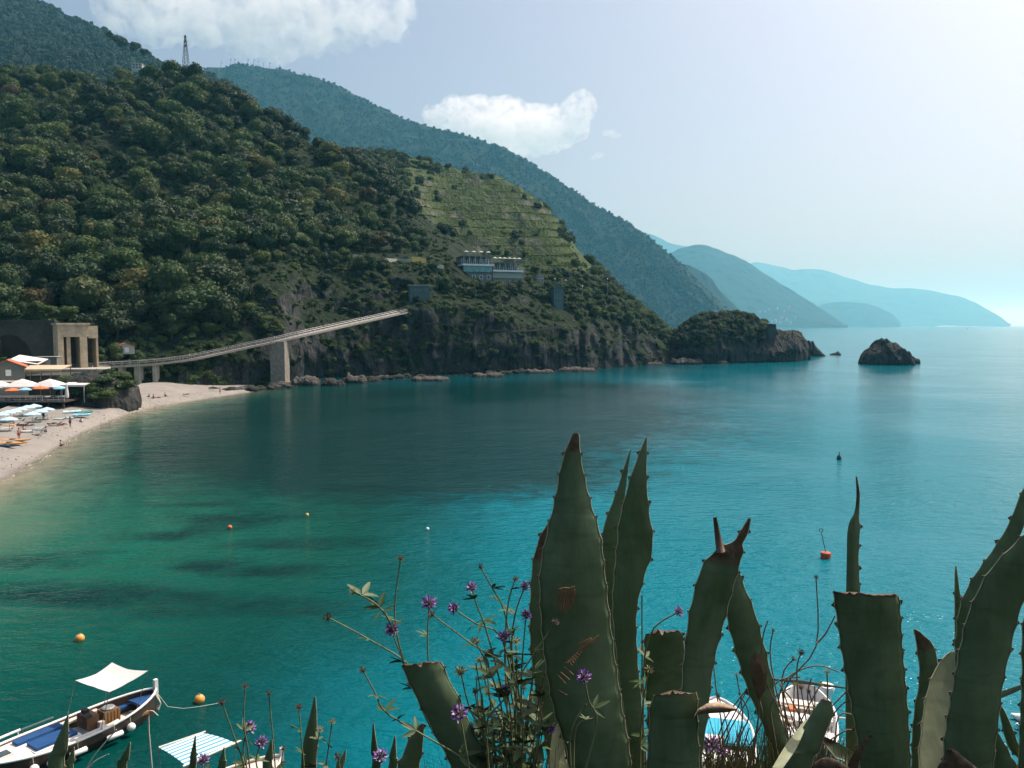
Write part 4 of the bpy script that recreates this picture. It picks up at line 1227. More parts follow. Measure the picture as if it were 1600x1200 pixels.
def kayak(px, py, L, mat, rz, label):
    p = on(px, py, .95)
    t_ = thing('kayak', (p.x, p.y, .98), label, 'kayak', 'kayaks pulled up on the sand', rz)
    mb = MB(); V, Fc = [], []
    n, k = 15, 8
    for i in range(n):
        u = -1 + 2 * i / (n - 1); w = .40 * (1 - abs(u) ** 2.4) + .01; z0 = .16 * abs(u) ** 2
        for j in range(k):
            a = 2 * math.pi * j / k
            V.append((u * L / 2, w * math.cos(a), .17 + z0 + .15 * math.sin(a) * (1 - .5 * abs(u) ** 3)))
    for i in range(n - 1):
        for j in range(k): Fc.append((i * k + j, i * k + (j + 1) % k, (i + 1) * k + (j + 1) % k, (i + 1) * k + j))
    mb.add(V, Fc); mb.build('hull', mat, t_, smooth=True)
    mb = MB(); mb.lathe([(.30, .33), (.30, .36), (.24, .36), (.22, .3)], 12, (0, 0, 0), 0, 1.6, 1); mb.build('cockpit_rim', 'plastic_navy', t_)
kayak(20, 690, 5.4, 'plastic_orange', R(-7), 'long orange kayak lying at the back of the pair')
kayak(15, 695, 5.0, 'plastic_orange', R(-7), 'orange-white kayak lying in front of the other')
kayak(6, 699, 4.6, 'plastic_navy', R(-7), 'dark navy kayak lying nearest the water')
def dinghy(px, py, rz, mat, label, L=2.6):
    p = on(px, py, 1.4)
    t_ = thing('dinghy', (p.x, p.y, 1.4), label, 'dinghy', 'dinghies hauled out below the deck', rz)
    mb = MB(); mb.tube([(-L/2, -.55, .3), (0, -.6, .3), (L * .35, -.4, .34), (L/2, 0, .42), (L * .35, .4, .34), (0, .6, .3), (-L/2, .55, .3)], .2, 8); mb.build('tube', mat, t_, smooth=True)
    mb = MB(); mb.box((-.1, 0, .2), (L * .8, 1.0, .08)); mb.build('floor', 'wood_dark', t_)
    mb = MB(); mb.box((-.3, 0, .42), (.25, 1.0, .06)); mb.build('seat', 'wood_brown', t_)
dinghy(112, 646, .5, 'canvas_blue', 'pale dinghy below the awning end of the deck')
dinghy(132, 647, .9, 'paint_green', 'green dinghy leaning against the outcrop foot')
dinghy(128, 651, .2, 'canvas_sky', 'light blue dinghy nearest the outcrop')

# boulders strewn along the foot of the cliff
def rock_mesh(seed):
    rs = np.random.RandomState(seed)
    bm = bmesh.new()
    bmesh.ops.create_icosphere(bm, subdivisions=2, radius=1)
    for v in bm.verts:
        p = np.array(v.co)
        for k in range(7):
            d = np.random.RandomState(seed * 31 + k).normal(size=3); d /= np.linalg.norm(d)
            h = np.random.RandomState(seed * 17 + k).uniform(.45, .85)
            e = p @ d
            if e > h: p = p - d * (e - h)
        v.co = Vector(p * np.array([1.2, 1, .75]))
    me = bpy.data.meshes.new('boulder'); bm.to_mesh(me); bm.free()
    me.materials.append(M('rock_pale' if seed % 3 == 0 else 'rock_dark'))
    return me
KB = kit('boulder_kit', [rock_mesh(k) for k in range(6)])
line = np.array([on(a, b)[:2] for a, b in ((300, 614), (380, 612), (430, 607), (455, 601), (540, 597), (600, 592), (640, 590), (760, 586), (830, 582), (930, 577), (1000, 570), (1050, 568))])
tq = np.r_[rsO.uniform(0, len(line) - 1, 420), rsO.uniform(.6, 2.6, 170)]; iq = tq.astype(int); fq = (tq - iq)[:, None]
bp = line[iq] * (1 - fq) + line[np.minimum(iq + 1, len(line) - 1)] * fq
bp = np.c_[bp + rsO.normal(size=bp.shape) * 1.5 + np.array([-.6, 1.4]), rsO.uniform(-.3, .25, len(bp))]
scatter('shore_boulders', bp, .3 + 1.5 * rsO.uniform(size=len(bp)) ** 3, KB, 6, 'broken boulders along the foot of the sea cliff', 11)

# pebbles on the sand and a broken line of foam along the water
KP = kit('pebble_kit', [KB.objects[k].data for k in range(6)])
i0 = rsO.uniform(2, len(fr) - 1.01, 2600); ii = i0.astype(int); ff = i0 - ii; gg = rsO.uniform(0.02, 1, 2600) ** 1.3
F_, B_ = np.array([tuple(p) for p in fr]), np.array([tuple(p) for p in bk])
fp_ = F_[ii] * (1 - ff)[:, None] + F_[ii + 1] * ff[:, None]; bp_ = B_[ii] * (1 - ff)[:, None] + B_[ii + 1] * ff[:, None]
pp = fp_ * (1 - gg)[:, None] + bp_ * gg[:, None]
pp[:, 2] += .4 * np.minimum(gg, 1 - gg) * 2 - .03
scatter('pebbles', pp, .02 + .11 * rsO.uniform(size=2600) ** 4, KP, 6, 'pebbles scattered over the beach', 13)
simple('foam_white', (0.52, 0.53, 0.50), 0.7, 0.1, 2)
mb = MB()
for k in range(150):
    u = rsO.uniform(1.5, len(fr) - 1.01); i = int(u); f = u - i
    p = fr[i].lerp(fr[i + 1], f); d = (fr[i + 1] - fr[i]).normalized(); nn_ = Vector((d.y, -d.x, 0))
    p = p + nn_ * (.15 + .5 * math.sin(u * 5.0) ** 2 + rsO.normal() * .18); L_, w = rsO.uniform(.3, 1.5), rsO.uniform(.012, .05)
    z = .02
    mb.add([p - d * L_ / 2 + Vector((0, 0, z)), p - nn_ * w + Vector((0, 0, z + .012)), p + d * L_ / 2 + nn_ * rsO.uniform(-.1, .1) + Vector((0, 0, z)), p + nn_ * w + Vector((0, 0, z + .004))], [(0, 1, 2, 3)])
tag(mb.build('foam', 'foam_white'), 'thin broken line of foam along the beach', kind='stuff')
for px, py, z, pose, rz, sh_, tr_, lb in ((30, 688, 1.0, 'stand', 1.0, None, 'cloth_red', 'person in red trunks standing above the kayaks'), (58, 681, 1.0, 'lie', 1.4, None, 'cloth_teal', 'person in teal lying in the middle of the near beach'), (72, 676, 1.1, 'sit', 2.2, None, 'cloth_navy', 'person in navy trunks sitting right of the lone lounger'), (110, 668, .9, 'stand', 2.8, None, 'cloth_black', 'person standing near the water left of the outcrop'), (128, 660, .9, 'sit', 1.0, 'cloth_white', 'cloth_red', 'person in white sitting below the outcrop'), (98, 664, 1.2, 'lie', 1.7, None, 'cloth_red', 'person in red lying below the dinghies')):
    person(pose, on(px, py, z), rz, sh_, tr_, lb, 'people on the near beach')
# ------------------------------------------------------------------ climbing walkway with its piers
WP = [(104, 577, 196), (165, 573, 201), (230, 570, 206), (300, 562, 212), (350, 551, 218), (400, 540, 224), (440, 532, 229), (480, 523, 236), (520, 514, 246), (560, 505, 257), (600, 496, 268), (640, 487, 280), (668, 481, 296)]
wpts = [at(*p) for p in WP]
tt = np.linspace(0, len(wpts) - 1, 61)
path = smooth1(np.stack([np.interp(tt, range(len(wpts)), [p[k] for p in wpts]) for k in range(3)], -1), 3, 0)
walk = thing('walkway', tuple(path[0]), 'long sloping pedestrian walkway climbing round the cliff above the beach', 'bridge')
o0 = Vector(path[0])
def side(i):
    d = Vector(path[min(i + 1, 60)]) - Vector(path[max(i - 1, 0)]); d.z = 0; d.normalize()
    return Vector((d.y, -d.x, 0))
def ribbon(name, a, b, z0, z1, mat):
    """closed bar along the path between offsets a..b (towards the sea) and heights z0..z1"""
    mb = MB(); V, Fc = [], []
    for i in range(61):
        p, s_ = Vector(path[i]) - o0, side(i)
        V += [p + s_ * a + Vector((0, 0, z0)), p + s_ * b + Vector((0, 0, z0)), p + s_ * b + Vector((0, 0, z1)), p + s_ * a + Vector((0, 0, z1))]
    for i in range(60):
        for k in range(4): Fc.append((i * 4 + k, i * 4 + (k + 1) % 4, (i + 1) * 4 + (k + 1) % 4, (i + 1) * 4 + k))
    Fc += [(0, 1, 2, 3), (243, 242, 241, 240)]
    mb.add(V, Fc)
    return mb.build(name, mat, walk)
simple('walk_stone', (0.29, 0.255, 0.225), 0.9, 0.12, 0.8, 0.3, kind='World')
ribbon('deck', -3.0, .2, -.32, 0.0, 'walk_stone')
ribbon('kerb', .203, .42, -.36, .2, 'walk_stone')
for nm, off in (('railing', .36), ('railing', -2.9)):
    mb = MB()
    for i in range(0, 61):
        p = Vector(path[i]) - o0 + side(i) * off
        mb.box(p + Vector((0, 0, .62)), (.09, .09, 1.0))
    for z in (.62, 1.1):
        mb.tube([Vector(path[i]) - o0 + side(i) * off + Vector((0, 0, z)) for i in range(61)], .045, 4)
    mb.build(nm, 'metal_grey', walk)
def pier(px, w, name, mat, zb, flare=1.0, d=2.4):
    i = int(np.argmin([abs((800 + FPX * q[0] / q[1]) - px) for q in path]))
    p = Vector(path[i]) - o0 + side(i) * -1.2
    ztop = -.33; zb_ = zb - o0.z - (0)
    mb = MB(); V = []
    for z, f in ((zb_, flare), (zb_ * .75 + ztop * .25, 1.02 + (flare - 1) * .45), (zb_ * .72 + ztop * .28, 1.0), (ztop + p.z, 1.0)):
        zz = z
        V += [p * 1 + Vector((sx * w / 2 * f, sy * d / 2 * f, zz - p.z)) for sx, sy in ((-1, -1), (1, -1), (1, 1), (-1, 1))]
    Fc = [(r * 4 + k, r * 4 + (k + 1) % 4, (r + 1) * 4 + (k + 1) % 4, (r + 1) * 4 + k) for r in range(3) for k in range(4)]
    mb.add(V, Fc + [(12, 13, 14, 15)])
    return mb.build(name, mat, walk)
pier(186, .9, 'pier', 'concrete', 1.2)
pier(223, 1.3, 'pier', 'concrete', 1.2, 1.25)
pier(250, .8, 'pier', 'concrete', 1.2)
simple('pier_stone', (0.25, 0.22, 0.18), 0.92, 0.35, 1.2, 0.6, kind='World', bscale=3)
pier(441, 4.1, 'pier', 'pier_stone', -1.0, 1.35, 5.0)['label'] = 'massive tapering masonry pier standing at the water'
# stone bastion the walkway bends round, lit patch above the deck
bas = thing('retaining_wall', at(432, 520, 238), 'pale stone retaining wall above the walkway bend', 'wall')
mb = MB(); mb.box((0, 0, .2), (4.2, 2.0, 3.0), R(20)); mb.build('wall_face', 'masonry', bas)
mb = MB(); mb.box((0, 0, 1.83), (4.5, 2.3, .25), R(20)); mb.build('coping', 'concrete', bas)

def onwalk(px):
    i = int(np.argmin([abs((800 + FPX * q[0] / q[1]) - px) for q in path]))
    return Vector(path[i]) - side(i) * 1.2, i
for px, pose, sh_, tr_, lb in ((292, 'stand', 'cloth_white', 'cloth_navy', 'person in white standing on the lower walkway'), (362, 'walk', 'cloth_black', 'cloth_black', 'first of three walkers before the big pier, dressed in black'), (369, 'walk', 'cloth_navy', 'cloth_black', 'middle of three walkers before the big pier, in navy'), (378, 'walk', 'cloth_red', 'cloth_navy', 'last of three walkers before the big pier, in red'),
                        (431, 'walk', 'cloth_white', 'cloth_black', 'person in a white top right at the big pier'), (556, 'walk', 'cloth_white', 'cloth_white', 'person all in white high on the walkway'), (592, 'walk', 'cloth_teal', 'cloth_black', 'left of two people near the top of the walkway, in teal'), (600, 'walk', 'cloth_white', 'cloth_navy', 'right of two people near the top of the walkway')):
    p, i = onwalk(px)
    d = Vector(path[min(i + 1, 60)]) - Vector(path[max(i - 1, 0)])
    person(pose, p, math.atan2(-d.x, d.y), sh_, tr_, lb, 'people on the walkway')
gable_house('cliff_hut', at(196, 553, 212), 4.2, 3.5, 2.0, .8, R(30), 'plaster_pale', 'tile_orange', 'tiny house hidden by bushes beside the walkway start')
for k, (px, py, s, kd, lb) in enumerate(((182, 556, 2.4, 'olive', 'round olive bush left of the tiny walkway house'), (432, 508, 1.6, 'gold', 'golden bush on top of the pale retaining wall'), (415, 512, 1.3, 'gold', 'golden bush left of the retaining wall'), (632, 516, 1.8, 'gold', 'yellow-green bush below the upper end of the walkway'), (375, 530, 1.7, 'olive', 'pale bush above the middle of the walkway'), (330, 540, 1.8, 'olive', 'pale bush above the lower walkway bend'))):
    b_ = thing('bush', at(px, py, np.interp(px, [182, 330, 375, 432, 632], [209, 221, 226, 237, 272])), lb, 'bush', None, k, s)
    o = bpy.data.objects.new('foliage', CROWNS[kd][k % 2]); COL.objects.link(o); o.parent = b_; o.location = (0, 0, .2)
    o = bpy.data.objects.new('stem', TRUNKS[k % 4]); COL.objects.link(o); o.parent = b_; o.scale = (.6, .6, .5); o.location = (0, 0, -.3)

# ------------------------------------------------------------------ cove road, hotel, houses
def wall_run(name, pts, h, w, mat, label, cat='wall'):
    ps = [ground(p[0], p[1]) for p in pts]
    mb = MB(); V, Fc = [], []
    for i, p in enumerate(ps):
        d = ps[min(i + 1, len(ps) - 1)] - ps[max(i - 1, 0)]; d.z = 0; d.normalize(); s_ = Vector((d.y, -d.x, 0)) * w / 2
        q = p - ps[0]
        V += [q - s_ - Vector((0, 0, .5)), q + s_ - Vector((0, 0, .5)), q + s_ + Vector((0, 0, h)), q - s_ + Vector((0, 0, h))]
    for i in range(len(ps) - 1):
        for k in range(4): Fc.append((i * 4 + k, i * 4 + (k + 1) % 4, (i + 1) * 4 + (k + 1) % 4, (i + 1) * 4 + k))
    n = len(ps) * 4
    mb.add(V, Fc + [(3, 2, 1, 0), (n - 4, n - 3, n - 2, n - 1)])
    o = mb.build(name, mat); o.location = ps[0]
    return tag(o, label, cat)
wall_run('parapet_wall', [(551, 400, 300), (566, 402, 301), (578, 405, 302)], .7, .5, 'plaster_pale', 'short pale parapet at the left end of the cove road')
wall_run('parapet_wall', [(600, 407, 304), (620, 408, 306), (641, 408, 308)], .9, .5, 'plaster_pale', 'pale parapet in the middle of the cove road')
wall_run('parapet_wall', [(643, 407, 309), (655, 408, 310), (666, 410, 311)], 1.5, .5, 'canvas_yellow', 'cream wall with an ochre top beside the cove road')
wall_run('parapet_wall', [(667, 414, 312), (680, 416, 314), (693, 418, 315)], .9, .5, 'plaster_pale', 'pale parapet sloping down towards the hotel')
wall_run('path_wall', [(664, 505, 292), (700, 506, 294), (738, 506, 297)], .12, .6, 'masonry_dark', 'grey ledge path across the dark cliff')
wall_run('path_wall', [(758, 515, 299), (800, 517, 303), (840, 515, 308), (880, 511, 316)], .12, .6, 'masonry_dark', 'lower grey ledge path over the cliff cave')

def hotel(name, px, py, Y, rz, w, label, glassband, numbrella, low):
    t_ = thing(name, at(px, py, Y), label, 'hotel', rz=rz)
    d = 9.0
    def bx(nm, x0, x1, y0, y1, z0, z1, mat, par=None):
        m_ = MB(); m_.box(((x0 + x1) / 2, (y0 + y1) / 2, (z0 + z1) / 2), (x1 - x0, y1 - y0, z1 - z0)); return m_.build(nm, mat, par or t_)
    bx('lower_wall', 0, w, 0, d, -7, 3.2, 'plaster_grey')
    for k in range(4):
        x = w * (k + .5) / 4
        f = bx('window', x - .7, x + .7, -.06, .1, .4, 2.0, 'paint_white')
        bx('pane', x - .55, x + .55, -.09, -.07, .52, 1.88, 'glass_dark', f)
    if glassband: bx('glazing', .2, w - .2, -.5, .0, 3.203, 5.6, 'glass_teal')
    else: bx('upper_wall', 0, w, .02, d, 3.203, 5.6, 'plaster_pale')
    bx('floor_slab', -.3, w + .5, -1.3, d, 5.603, 6.3, 'paint_white')
    for k in range(6):
        x = .3 + (w - .6) * k / 5
        bx('column', x - .13, x + .13, -.9, -.6, 6.303, 9.2, 'plaster_pale')
    bx('back_wall', 0, w, 3.0, d, 6.303, 9.2, 'plaster_grey')
    for k in range(5):
        x = w * (k + .5) / 5
        f = bx('window', x - .8, x + .8, 2.9, 2.998, 6.5, 8.6, 'paint_white'); bx('pane', x - .65, x + .65, 2.86, 2.898, 6.6, 8.5, 'glass_dark', f)
    bx('roof', -.3, w + .3, -.95, d, 9.203, 9.55, 'plaster_grey')
    m_ = MB()
    for k in range(int(w / .6)): m_.box((.1 + k * .6, -1.2, 6.75), (.06, .06, .9))
    for k in range(int(w / .6)): m_.box((.1 + k * .6, -.8, 9.95), (.05, .05, .8))
    m_.box((w / 2, -1.2, 7.22), (w + .4, .08, .07)); m_.box((w / 2, -.8, 10.37), (w + .2, .07, .06)); m_.build('balustrade', 'metal_grey', t_)
    ws = t_.matrix_world
    for k in range(numbrella):
        x = w * (k + .5) / numbrella
        p = Vector(t_.location) + Matrix.Rotation(rz, 3, 'Z') @ Vector((x, .1, 9.56))
        parasol('roof_parasol', p, 1.0, 2.0, .4, 'canvas_white', 'white parasol number-like row piece' if False else '%s white parasol on the roof of the %s hotel block' % (('leftmost', 'second', 'third', 'fourth', 'fifth', 'rightmost')[k if k < numbrella - 1 else 5], low), 'white parasols on the hotel roof')
    return t_
hotel('hotel_block', 723, 437, 322, R(20), 12.4, 'left hotel block with a green glazed band, on the cliff top', True, 4, 'left')
hotel('hotel_block', 770, 446, 330, R(20), 12.6, 'right hotel block with a white floor slab, on the cliff top', False, 6, 'right')
rsH = random.Random(4)
for k, (px, py, s_, lb) in enumerate(((718, 446, 2.2, 'dark tree at the left foot of the hotel'), (730, 452, 2.0, 'tree before the left end of the left hotel block'), (742, 452, 2.3, 'tree before the middle of the left hotel block'), (754, 454, 1.9, 'tree before the joint of the two hotel blocks'), (766, 455, 2.4, 'tree before the left end of the right hotel block'), (782, 458, 2.6, 'large tree before the right hotel block'), (798, 457, 2.1, 'tree before the right end of the right hotel block'), (812, 452, 2.2, 'tree at the right foot of the hotel'), (826, 446, 2.4, 'round tree right of the hotel'))):
    t_ = thing('hotel_tree', ground(px, py), lb, 'tree', 'trees at the foot of the hotel', k, s_)
    t_.location.y -= 5
    o = bpy.data.objects.new('trunk', TRUNKS[k % 4]); COL.objects.link(o); o.parent = t_
    o = bpy.data.objects.new('crown', CROWNS[('dark', 'mixed', 'olive')[k % 3]][k % 4]); COL.objects.link(o); o.parent = t_; o.location = (0, 0, .7)
def villa(name, px, py, Y, w, h, d, mat, rz, label, cat='house', arches=0, roofm='plaster_grey'):
    t_ = thing(name, at(px, py, Y) if Y > 400 else ground(px, py, -.6), label, cat, rz=rz)
    def bx(nm, c, s, mat, par=None): m_ = MB(); m_.box(c, s); return m_.build(nm, mat, par or t_)
    bx('wall', (0, d / 2, h / 2 - 1), (w, d, h + 2), mat)
    bx('roof', (0, d / 2, h + .13), (w + .7, d + .7, .25), roofm)
    for r in range(2):
        for k in range(3):
            x, z = (k - 1) * w * .3, h * (.30 + .42 * r)
            f = bx('window', (x, -.04, z), (w * .17, .1, h * .24), 'plaster_grey'); bx('pane', (x, -.1, z), (w * .13, .03, h * .19), 'glass_dark', f)
    return t_
villa('villa', 656, 466, 283, 7.2, 5.0, 5, 'plaster_teal', R(14), 'small blue-grey villa in the shade below the hotel road', roofm='concrete')
villa('tower_house', 873, 476, 322, 4.2, 7.6, 4, 'plaster_teal', R(18), 'tall narrow blue-grey house on the cliff right of the hotel')
villa('garden_house', 845, 438, 336, 3.2, 3.0, 3, 'plaster_pale', R(18), 'tiny pale house behind trees right of the hotel', roofm='tile_orange')
villa('ridge_house', 214, 108, 590, 7, 4.2, 6, 'plaster_pale', R(10), 'pale house on the upper slope left of the mast', roofm='plaster_pale')
villa('ridge_house', 228, 113, 585, 3.5, 3.2, 4, 'paint_white', R(10), 'small bright white hut right of the upper slope house', roofm='paint_white')
for px, py, Y, h, lb in ((867, 447, 322, 3.0, 'short lamp post left above the tall narrow house'), (884, 449, 322, 3.0, 'short lamp post right above the tall narrow house'), (910, 468, 330, 5.5, 'lamp post on the bushy slope right of the narrow house'), (949, 463, 372, 8.0, 'tall pale pole on the right cliff slope')):
    lp = thing('lamp_post', ground(px, py), lb, 'lamp post', 'lamp posts on the cliff')
    mb = MB(); mb.tube([(0, 0, -1), (0, 0, h)], [.1, .06], 6); mb.build('pole', 'metal_grey', lp)
    mb = MB(); mb.ball((0, 0, h + .2), .32, 8, 6); mb.build('globe', 'paint_white', lp)

# lattice mast on the ridge
mc = at(291, 114, 446)
ms = thing('lattice_mast', mc, 'tall thin lattice mast standing on the ridge against the sky', 'mast')
H_ = (at(291, 55, 446) - mc).z
mb = MB()
def cor(z, k): w_ = 1.55 * (1 - z / H_) ** 1.1 + .28; return Vector((w_ * (1, 1, -1, -1)[k], w_ * (1, -1, -1, 1)[k], z))
for k in range(4): mb.tube([cor(z, k) for z in np.linspace(-1.5, H_, 12)], .11, 4)
mb.build('legs', 'metal_dark', ms).name = 'tower_frame'
mb = MB(); lv = np.linspace(0, H_ * .96, 11)
for a, b in zip(lv[:-1], lv[1:]):
    for k in range(4):
        mb.tube([cor(a, k), cor(b, (k + 1) % 4)], .06, 4); mb.tube([cor(a, (k + 1) % 4), cor(b, k)], .06, 4); mb.tube([cor(b, k), cor(b, (k + 1) % 4)], .05, 4)
mb.build('bracing', 'metal_dark', ms)
for z, w_ in ((H_ * .97, 1.2), (H_ * .84, 1.7), (H_ * .72, 1.4)):
    mb = MB(); mb.tube([(-w_, 0, z), (w_, 0, z)], .08, 4); mb.build('crossarm', 'metal_dark', ms)
    mb = MB(); mb.box((0, 0, z), (.7, .7, .9)); mb.build('equipment_box', 'metal_dark', ms)

# crooked pines along the skyline of the blue hill
rsP = random.Random(3)
for k, (px, py) in enumerate(((345, 100), (360, 97), (366, 96), (387, 97), (396, 98), (403, 99), (411, 101), (421, 103), (436, 106), (471, 117), (482, 121))):
    p = at(px, py, 3280); s = rsP.uniform(5, 9)
    t_ = thing('skyline_pine', p, 'slender wind-bent pine on the blue hill skyline, ' + ('leftmost' if k == 0 else 'rightmost' if k == 10 else ORD[k] + ' from left'), 'tree', 'pines on the blue hill skyline')
    mb = MB(); mb.tube([(0, 0, -14), (1.0, 0, s * .6), (3.0, 0, s * 1.3)], [.8, .6, .4], 5); mb.build('trunk', 'bark', t_)
    o = bpy.data.objects.new('crown', FARCROWN[k % 4]); COL.objects.link(o); o.parent = t_; o.location = (3.2, 0, s * 1.35); o.scale = (s * .55, s * .5, s * .28)
for k, (px, py, s) in enumerate(((171, 56, 4.5), (181, 64, 5), (193, 71, 6), (212, 77, 6), (226, 83, 5))):
    t_ = thing('ridge_tree', at(px, py + 4, np.interp(px, [0, 400], [890, 636])), ('highest', 'second highest', 'middle', 'second lowest', 'lowest')[k] + ' of the lone trees on the top left skyline', 'tree', 'lone trees on the top left skyline', k, s)
    o = bpy.data.objects.new('trunk', TRUNKS[k % 4]); COL.objects.link(o); o.parent = t_
    o = bpy.data.objects.new('crown', CROWNS['dark'][k % 4]); COL.objects.link(o); o.parent = t_; o.location = (.1, 0, .75)

# village at the foot of the hazy hill
rsV = random.Random(5)
VIL = [(1187, 486), (1196, 485), (1201, 482), (1215, 481), (1226, 486), (1234, 478), (1174, 496), (1222, 495), (1243, 495), (1187, 498), (1198, 500), (1206, 501), (1212, 499), (1219, 503), (1193, 503), (1229, 498), (1236, 503)]
for k, (px, py) in enumerate(sorted(VIL)):
    Y = 6650 + (505 - py) * 20
    c = at(px, py + 1.5, Y)
    w_, d_, h_ = rsV.uniform(9, 17), 12, rsV.uniform(5, 8)
    t_ = thing('village_house', c, 'tiny white house in the far village under the hazy hill, ' + ('leftmost' if k == 0 else 'rightmost' if k == len(VIL) - 1 else ORD[k] + ' from left'), 'house', 'houses of the far village', rsV.uniform(-.5, .5))
    mb = MB(); mb.box((0, 0, h_ / 2 - 6), (w_, d_, h_ + 12)); mb.build('wall', 'plaster_pale', t_)
    mb = MB(); mb.add([(-w_/2, -d_/2, h_ + .02), (w_/2, -d_/2, h_ + .02), (w_/2, d_/2, h_ + .02), (-w_/2, d_/2, h_ + .02), (-w_/2, 0, h_ + 4), (w_/2, 0, h_ + 4)], [(0, 1, 5, 4), (2, 3, 4, 5), (0, 4, 3), (1, 2, 5)]); mb.build('roof', 'tile_orange' if k % 3 else 'plaster_pale', t_)

# ruined watch tower and a figure on the headland, far boat
wt = thing('watch_tower', at(1205, 527, 366), 'square ruined watch tower at the right end of the headland wood', 'tower')
mb = MB(); mb.box((0, 0, 2.2), (3.3, 3.2, 6.4)); mb.build('wall', 'masonry_dark', wt)
mb = MB(); mb.box((-.9, 0, 5.8), (1.5, 3.3, .8)); mb.box((1.2, 0, 5.7), (.8, 3.3, .6)); mb.build('battlement', 'masonry_dark', wt)
mb = MB(); mb.box((.4, -1.62, 2.6), (.7, .06, 1.3)); mb.build('window', 'glass_dark', wt)
mk = thing('marker_post', at(1238, 522, 370), 'dark short marker post on the bare headland tip', 'post')
mb = MB(); mb.lathe([(.5, -1.5), (.45, .8), (.28, 1.0), (.3, 1.6), (.02, 1.9)], 8); mb.build('shaft', 'masonry_dark', mk)

def far_boat(px, py, L, label):
    p = on(px, py)
    t_ = thing('motorboat', p, label, 'boat', rz=R(12))
    mb = MB(); V, Fc = [], []
    st = [(-.5, .30, 0), (-.2, .34, .02), (.2, .28, .05), (.42, .12, .10), (.5, .01, .14)]
    for u, w, z in st: V += [(u * L, -w * L * .5, (.14 + z) * L), (u * L, -w * L * .38, -.02 * L), (u * L, w * L * .38, -.02 * L), (u * L, w * L * .5, (.14 + z) * L)]
    for i in range(4):
        for k in range(4): Fc.append((i * 4 + k, i * 4 + (k + 1) % 4, (i + 1) * 4 + (k + 1) % 4, (i + 1) * 4 + k))
    mb.add(V, Fc + [(0, 1, 2, 3)]); mb.build('hull', 'paint_white', t_)
    mb = MB(); mb.box((-.05 * L, 0, .26 * L), (.34 * L, .2 * L, .16 * L)); mb.build('cabin', 'glass_dark', t_)
far_boat(1512, 514.6, 14, 'tiny motorboat far out near the horizon on the right')

# ------------------------------------------------------------------ buoys
def ball_buoy(px, py, r, label, mat='plastic_orange', grp='orange ball buoys'):
    t_ = thing('buoy', on(px, py), label, 'buoy', grp)
    mb = MB(); mb.ball((0, 0, r * .55), r, 14, 10); mb.build('float', mat, t_, smooth=True)
    mb = MB(); mb.lathe([(r * .16, r * 1.5), (r * .16, r * 1.75), (.01, r * 1.78)], 8); mb.build('eye', 'metal_grey', t_)
ball_buoy(125, 1001, .24, 'orange ball buoy floating above the boat awning')
ball_buoy(312, 1097, .23, 'orange ball buoy by the mooring rope of the boat')
ball_buoy(359, 826, .20, 'tiny pinkish buoy in the middle of the green water', 'canvas_orange', 'tiny buoys in the cove')
ball_buoy(480, 806, .16, 'tiny yellowish buoy right of the pinkish one', 'canvas_yellow', 'tiny buoys in the cove')
ball_buoy(668, 828, .15, 'tiny pale buoy left of the tallest agave leaf', 'paint_white', 'tiny buoys in the cove')
simple('buoy_red', (0.55, 0.085, 0.03), 0.5, 0.15, 3)
rb = thing('can_buoy', on(1290, 872), 'red can buoy with a leaning rod and ring', 'buoy')
mb = MB(); mb.lathe([(.01, -.3), (.33, -.3), (.35, -.22), (.35, .16)], 18); mb.build('can', 'buoy_red', rb, smooth=True)
mb = MB(); mb.lathe([(.35, .162), (.36, .20), (.36, .38), (.33, .43), (.01, .44)], 18); mb.build('cap', 'buoy_red', rb)
mb = MB(); mb.tube([(0, 0, .4), (-.38, 0, 1.95)], .03, 6); mb.build('rod', 'metal_dark', rb)
mb = MB(); mb.tube([(-.38 + .13 * math.cos(a), 0, 2.07 + .13 * math.sin(a)) for a in np.linspace(0, 6.28, 13)], .028, 5, cap=False); mb.build('ring', 'metal_dark', rb)
sb = thing('spar_buoy', on(1311, 718), 'small dark spar buoy in the middle of the bay', 'buoy')
mb = MB(); mb.lathe([(.01, -.2), (.26, -.1), (.30, .2), (.2, .5), (.07, .6), (.06, .95), (.01, 1.0)], 12); mb.build('float', 'metal_dark', sb, smooth=True)
# ------------------------------------------------------------------ boats
simple('hull_dark', (0.055, 0.040, 0.032), 0.4, 0.2, 2)
simple('deck_cream', (0.66, 0.60, 0.53), 0.6, 0.06, 2)
simple('cushion_blue', (0.008, 0.062, 0.19), 0.7, 0.15, 4)
simple('rope', (0.55, 0.52, 0.45), 0.9, 0.15, 20)
simple('cover_turquoise', (0.02, 0.38, 0.55), 0.6, 0.08, 3)
simple('varnish', (0.30, 0.17, 0.075), 0.35, 0.25, 4)
t = NT('canvas_striped')
sx = t.n('ShaderNodeSeparateXYZ'); t.l(t.coord('Object'), sx.inputs[0])
fr_ = t.math('FRACT', t.math('MULTIPLY', sx.outputs['Y'], 4.6))
t.done(t.bsdf(t.mix(t.math('GREATER_THAN', fr_, 0.52), (0.74, 0.75, 0.74), (0.10, 0.36, 0.46)), 0.8, 0, 0.2))

